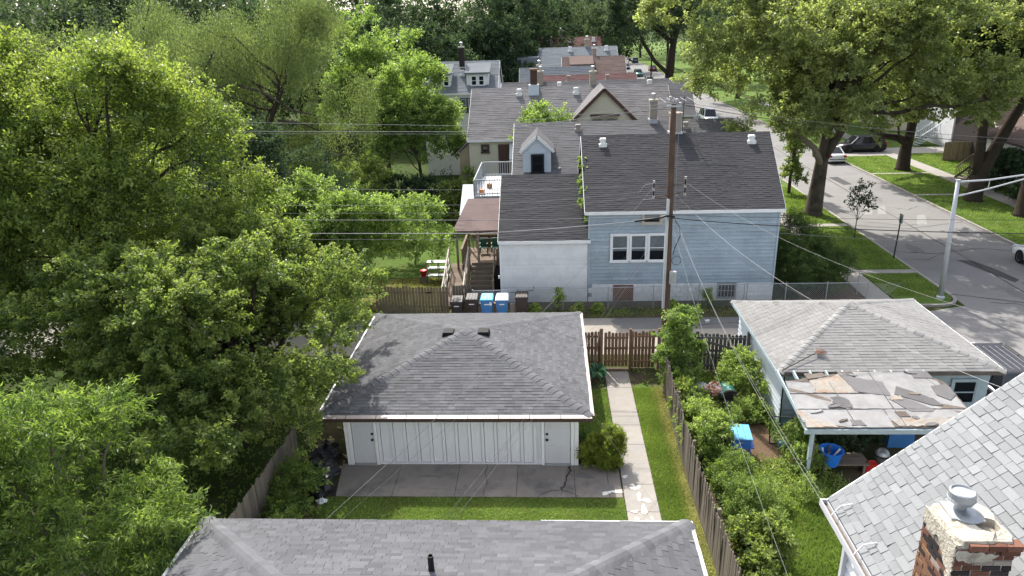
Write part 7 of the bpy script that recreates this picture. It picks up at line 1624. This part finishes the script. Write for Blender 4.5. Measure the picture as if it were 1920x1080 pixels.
bush('lilac_bush', 'big dense bush along the fence below the blue bench', 5.6, 18.4, [((5.75, 19.0, .75), (.65, .8, .8)), ((6.0, 18.0, .7), (.75, .8, .7)), ((5.65, 17.3, .85), (.55, .9, .8))], 26000, .08, 'leaf_ash', 310, 'bush', sub=44, per=16, aspect=.42, shoots=.3, noise_out=.2)
bush('lilac_bush', 'large bush along the fence at the bottom of the overgrown yard', 5.45, 15.2, [((5.6, 15.9, .8), (.6, .8, .8)), ((5.5, 14.6, .7), (.4, .8, .65)), ((5.3, 13.4, .7), (.38, .8, .65))], 15000, .115, 'leaf_mulberry', 311, 'bush', sub=38, per=16, shoots=.3, noise_out=.2)
for i, (x, y, h_, m, lb) in enumerate([(6.25, 19.2, 1.3, 'leaf_gold', 'tall yellow flowered weed stalk in front of the blue bench'), (6.9, 18.6, 1.0, 'weed_leaf', 'loose pale weed stalk in the open grass below the blue bench'), (6.15, 16.4, 1.5, 'leaf_bright', 'tall thin weed between the two big fence bushes'),
                                     (7.9, 19.0, .9, 'weed_leaf', 'pale weed clump on the bare soil before the lean-to post'), (6.6, 23.2, 1.0, 'leaf_bright', 'leggy weed growing behind the blue bench'), (4.95, 20.4, 1.9, 'leaf_ash', 'leggy sucker shoot sticking up along the picket fence')]):
    bush('weed', lb, x, y, [((x, y, h_ * .6), (.22, .22, h_ * .45)), ((x + .12, y - .1, h_ * .3), (.3, .3, h_ * .25))], 1100, .085, m, 340 + i, 'weed', 'weeds in the overgrown yard', sub=16, limbs=8, per=10, spray=.25, aspect=.4, fill=0, shoots=.3)
bush('shrub', 'weedy clump at the left post of the lean-to', 8.5, 20.2, [((8.4, 20.3, .5), (.5, .5, .5)), ((8.3, 21.1, .8), (.4, .5, .7))], 5000, .1, 'leaf_bright', 312)
bush('shrub', 'leafy weeds in the shade beneath the lean-to', 9.4, 21.8, [((9.5, 21.7, .55), (1.0, .6, .55)), ((10.6, 21.8, .5), (.8, .5, .5))], 6000, .12, 'leaf_dark', 313)
bush('elder_shrub', 'bright shrub at the left edge of the back lawn by the shaded fence', -8.0, 18.4, [((-8.1, 18.5, .8), (.75, .7, .8)), ((-8.3, 17.4, .6), (.7, .8, .6)), ((-8.1, 16.2, .6), (.8, .8, .7))], 14000, .11, 'leaf_ash', 314, aspect=.4, per=18)
rz_ = bush('rose_bush', 'rose bush with pink blooms between the low roof and the picket fence', 3.85, 12.9, [((3.75, 13.0, .7), (.32, .9, .7)), ((3.85, 12.0, .9), (.3, .6, .7))], 5000, .06, 'leaf_mulberry', 315, 'rose bush')
rb = MB(); rs = np.random.default_rng(316)
for k in range(95):
    c = np.array((3.75 + rs.normal(0, .17), 12.55 + rs.normal(0, .55), 1.05 + rs.uniform(-.15, .5))); r_ = rs.uniform(.03, .055); t_ = float(rs.uniform(-.3, .6))
    for j in range(5):
        a = j * 1.2566; rb.add([c, c + np.array((math.cos(a), math.sin(a), .35)) * r_, c + np.array((math.cos(a + 1.1), math.sin(a + 1.1), .35)) * r_], [(0, 1, 2)], t_)
stuff(rb.build('blossoms', 'rose_pink', rz_))
bush('vine', 'ivy climbing the joint between the white addition and the blue house', 1.9, 38.2, [((1.86, 37.6, 5.35), (.14, .6, .75)), ((1.86, 38.8, 6.1), (.14, .5, .75)), ((1.88, 36.2, 4.5), (.1, .2, .5)), ((1.86, 39.9, 6.9), (.14, .6, .6))], 3000, .11, 'leaf_bright', 317, 'vine', trunk=(.02, 'bark_dark'), spray=.15, top=6)
for i, (x, y, h_, lb) in enumerate([(.35, 34.3, 1.5, 'tall bright weed growing through the chain link fence'), (-.9, 34.1, .6, 'low weed clump at the fence right of the last bin'), (1.4, 34.2, .6, 'low weed clump by the chain link fence under the addition corner'), (2.4, 34.4, .5, 'small weed clump below the boarded opening'), (6.3, 34.6, .5, 'weed tuft on the alley verge right of the pole'), (8.2, 35.2, 1.0, 'thin tall weed against the white foundation')]):
    bush('weed', lb, x, y, [((x, y, h_ * .5), (.28 if h_ < 1 else .16, .2, h_ * .5))], 700, .12, 'weed_leaf', 320 + i, 'weed', 'weeds along the alley fence', sub=10, limbs=3, per=10, spray=.2)
# far yards: hedge mass on the left beyond the alley
def ground_cover(name, regions, n, leaf, m, seed, hmax=.25, aspect=.5, avoid=(), nup=.5, clump=12):
    rs = np.random.default_rng(seed); PP = []
    A = np.array([(b - a) * (d - c) for a, b, c, d in regions]); A = A / A.sum()
    for (a, b, c, d), w_ in zip(regions, A):
        k = max(1, int(n * w_ / clump)); ctr = np.stack([rs.uniform(a, b, k), rs.uniform(c, d, k)], 1); i_ = np.repeat(np.arange(k), clump)
        xy = ctr[i_] + rs.normal(0, .12, (len(i_), 2)); hz = rs.random(k)[i_] ** 1.6 * hmax * rs.uniform(.3, 1, len(i_))
        PP.append(np.stack([xy[:, 0], xy[:, 1], hz + .02], 1))
    P = np.vstack(PP)
    for (a, b, c, d) in avoid: P = P[~((P[:, 0] > a) & (P[:, 0] < b) & (P[:, 1] > c) & (P[:, 1] < d))]
    D = unit(rs.normal(0, .5, P.shape) + np.array((0, 0, .6))); V, F = leaf_quads(P, D, leaf, aspect, rs, nup=nup)
    return tag(fast_mesh(name, V, F, m, np.clip(rs.normal(.5, .25, len(P)), 0, 1)), kind='stuff')
ground_cover('weeds', [(4.75, 6.8, 19.5, 27.6), (6.8, 8.4, 24.2, 27.4), (6.9, 8.6, 18.8, 20.4), (8.2, 9.4, 18.6, 20.4), (7.0, 8.4, 19.6, 24.0)], 22000, .1, 'weed_leaf', 401, .4, avoid=((6.1, 7.0, 21, 22.2), (6.5, 7.9, 21.2, 23.4)))
ground_cover('weeds', [(-5.2, 10, 33.75, 34.7)], 4200, .09, 'weed_leaf', 402, .22, .35); ground_cover('weeds', [(1.0, 2.2, 26.4, 28.0), (3.4, 4.4, 26.6, 28.0)], 260, .1, 'weed_leaf', 403, .15)
ground_cover('undergrowth', [(-17, -9, 10, 20), (-20, -9.2, 20, 29), (-30, -13, 34.6, 48)], 24000, .15, 'leaf_mulberry', 404, .9)
ground_cover('undergrowth', [(-40, -6, 48, 70)], 12000, .25, 'leaf_dark', 405, 1.4)
def blades(name, regions, n, h, m, seed, wid=.012, avoid=()):
    rs = np.random.default_rng(seed); A = np.array([(b - a) * (d - c) for a, b, c, d in regions]); A = A / A.sum(); PP = []
    for (a, b, c, d), w_ in zip(regions, A):
        k = int(n * w_); PP.append(np.stack([rs.uniform(a, b, k), rs.uniform(c, d, k), np.full(k, LAWNZ)], 1))
    P = np.vstack(PP); k = len(P); a = rs.uniform(0, 6.28, k); ln = np.stack([rs.normal(0, .45, k), rs.normal(0, .45, k), np.ones(k)], 1) * (h * rs.uniform(.5, 1.3, (k, 1)))
    sd = np.stack([np.cos(a), np.sin(a), np.zeros(k)], 1) * wid
    V = np.stack([P - sd, P + sd, P + ln * .95 + sd * .3, P + ln], 1).reshape(-1, 3)
    # lawns have lusher and thinner patches
    t = .5 + .34 * np.sin(P[:, 0] * 2.1 + P[:, 1] * 1.3) * np.sin(P[:, 1] * 1.7 - P[:, 0] * .8) + rs.normal(0, .2, k)
    return tag(fast_mesh(name, V, np.arange(k * 4).reshape(k, 4), m, np.clip(t, 0, 1)), kind='stuff')
blades('grass', [(-7.6, 2.26, 13.9, 19.03), (.95, 2.26, 20.95, 26.2)], 62000, .055, 'grass_leaf', 411, .011)
blades('grass', [(3.32, 4.2, 12.5, 26.3)], 30000, .06, 'grass_leaf', 412, .011)
blades('grass', [(4.05, 4.5, 12.5, 26.3)], 9000, .07, 'grass_dry', 413, .01)
blades('grass', [(5.3, 9.2, 9.5, 19.5)], 42000, .13, 'grass_leaf', 414, .014)
blades('grass', [(-9.2, -5.7, 35, 39.8)], 9000, .12, 'grass_dry', 415, .02)
def lawn_blades(regions, n, seed, z): 
    o = blades('grass', regions, n, .09, 'grass_leaf', seed, .03); o.location.z += z; return o
blades('grass', [(-7.6, 2.26, 13.9, 19.03), (.95, 2.26, 20.95, 26.2), (3.32, 4.2, 12.5, 26.3)], 9000, .06, 'grass_dry', 418, .011)
lawn_blades([(18, 21.1, 36.2, 39.6), (18, 21.1, 40.4, 49.5), (18, 21.1, 50.4, 62)], 20000, 416, .05)
lawn_blades([(29.8, 34.9, 38, 58.1), (29.8, 34.9, 58.7, 66.5), (29.8, 34.9, 67.1, 75.5), (36.6, 42, 66, 76.3), (36.6, 38.5, 52, 63.6)], 34000, 417, .05)
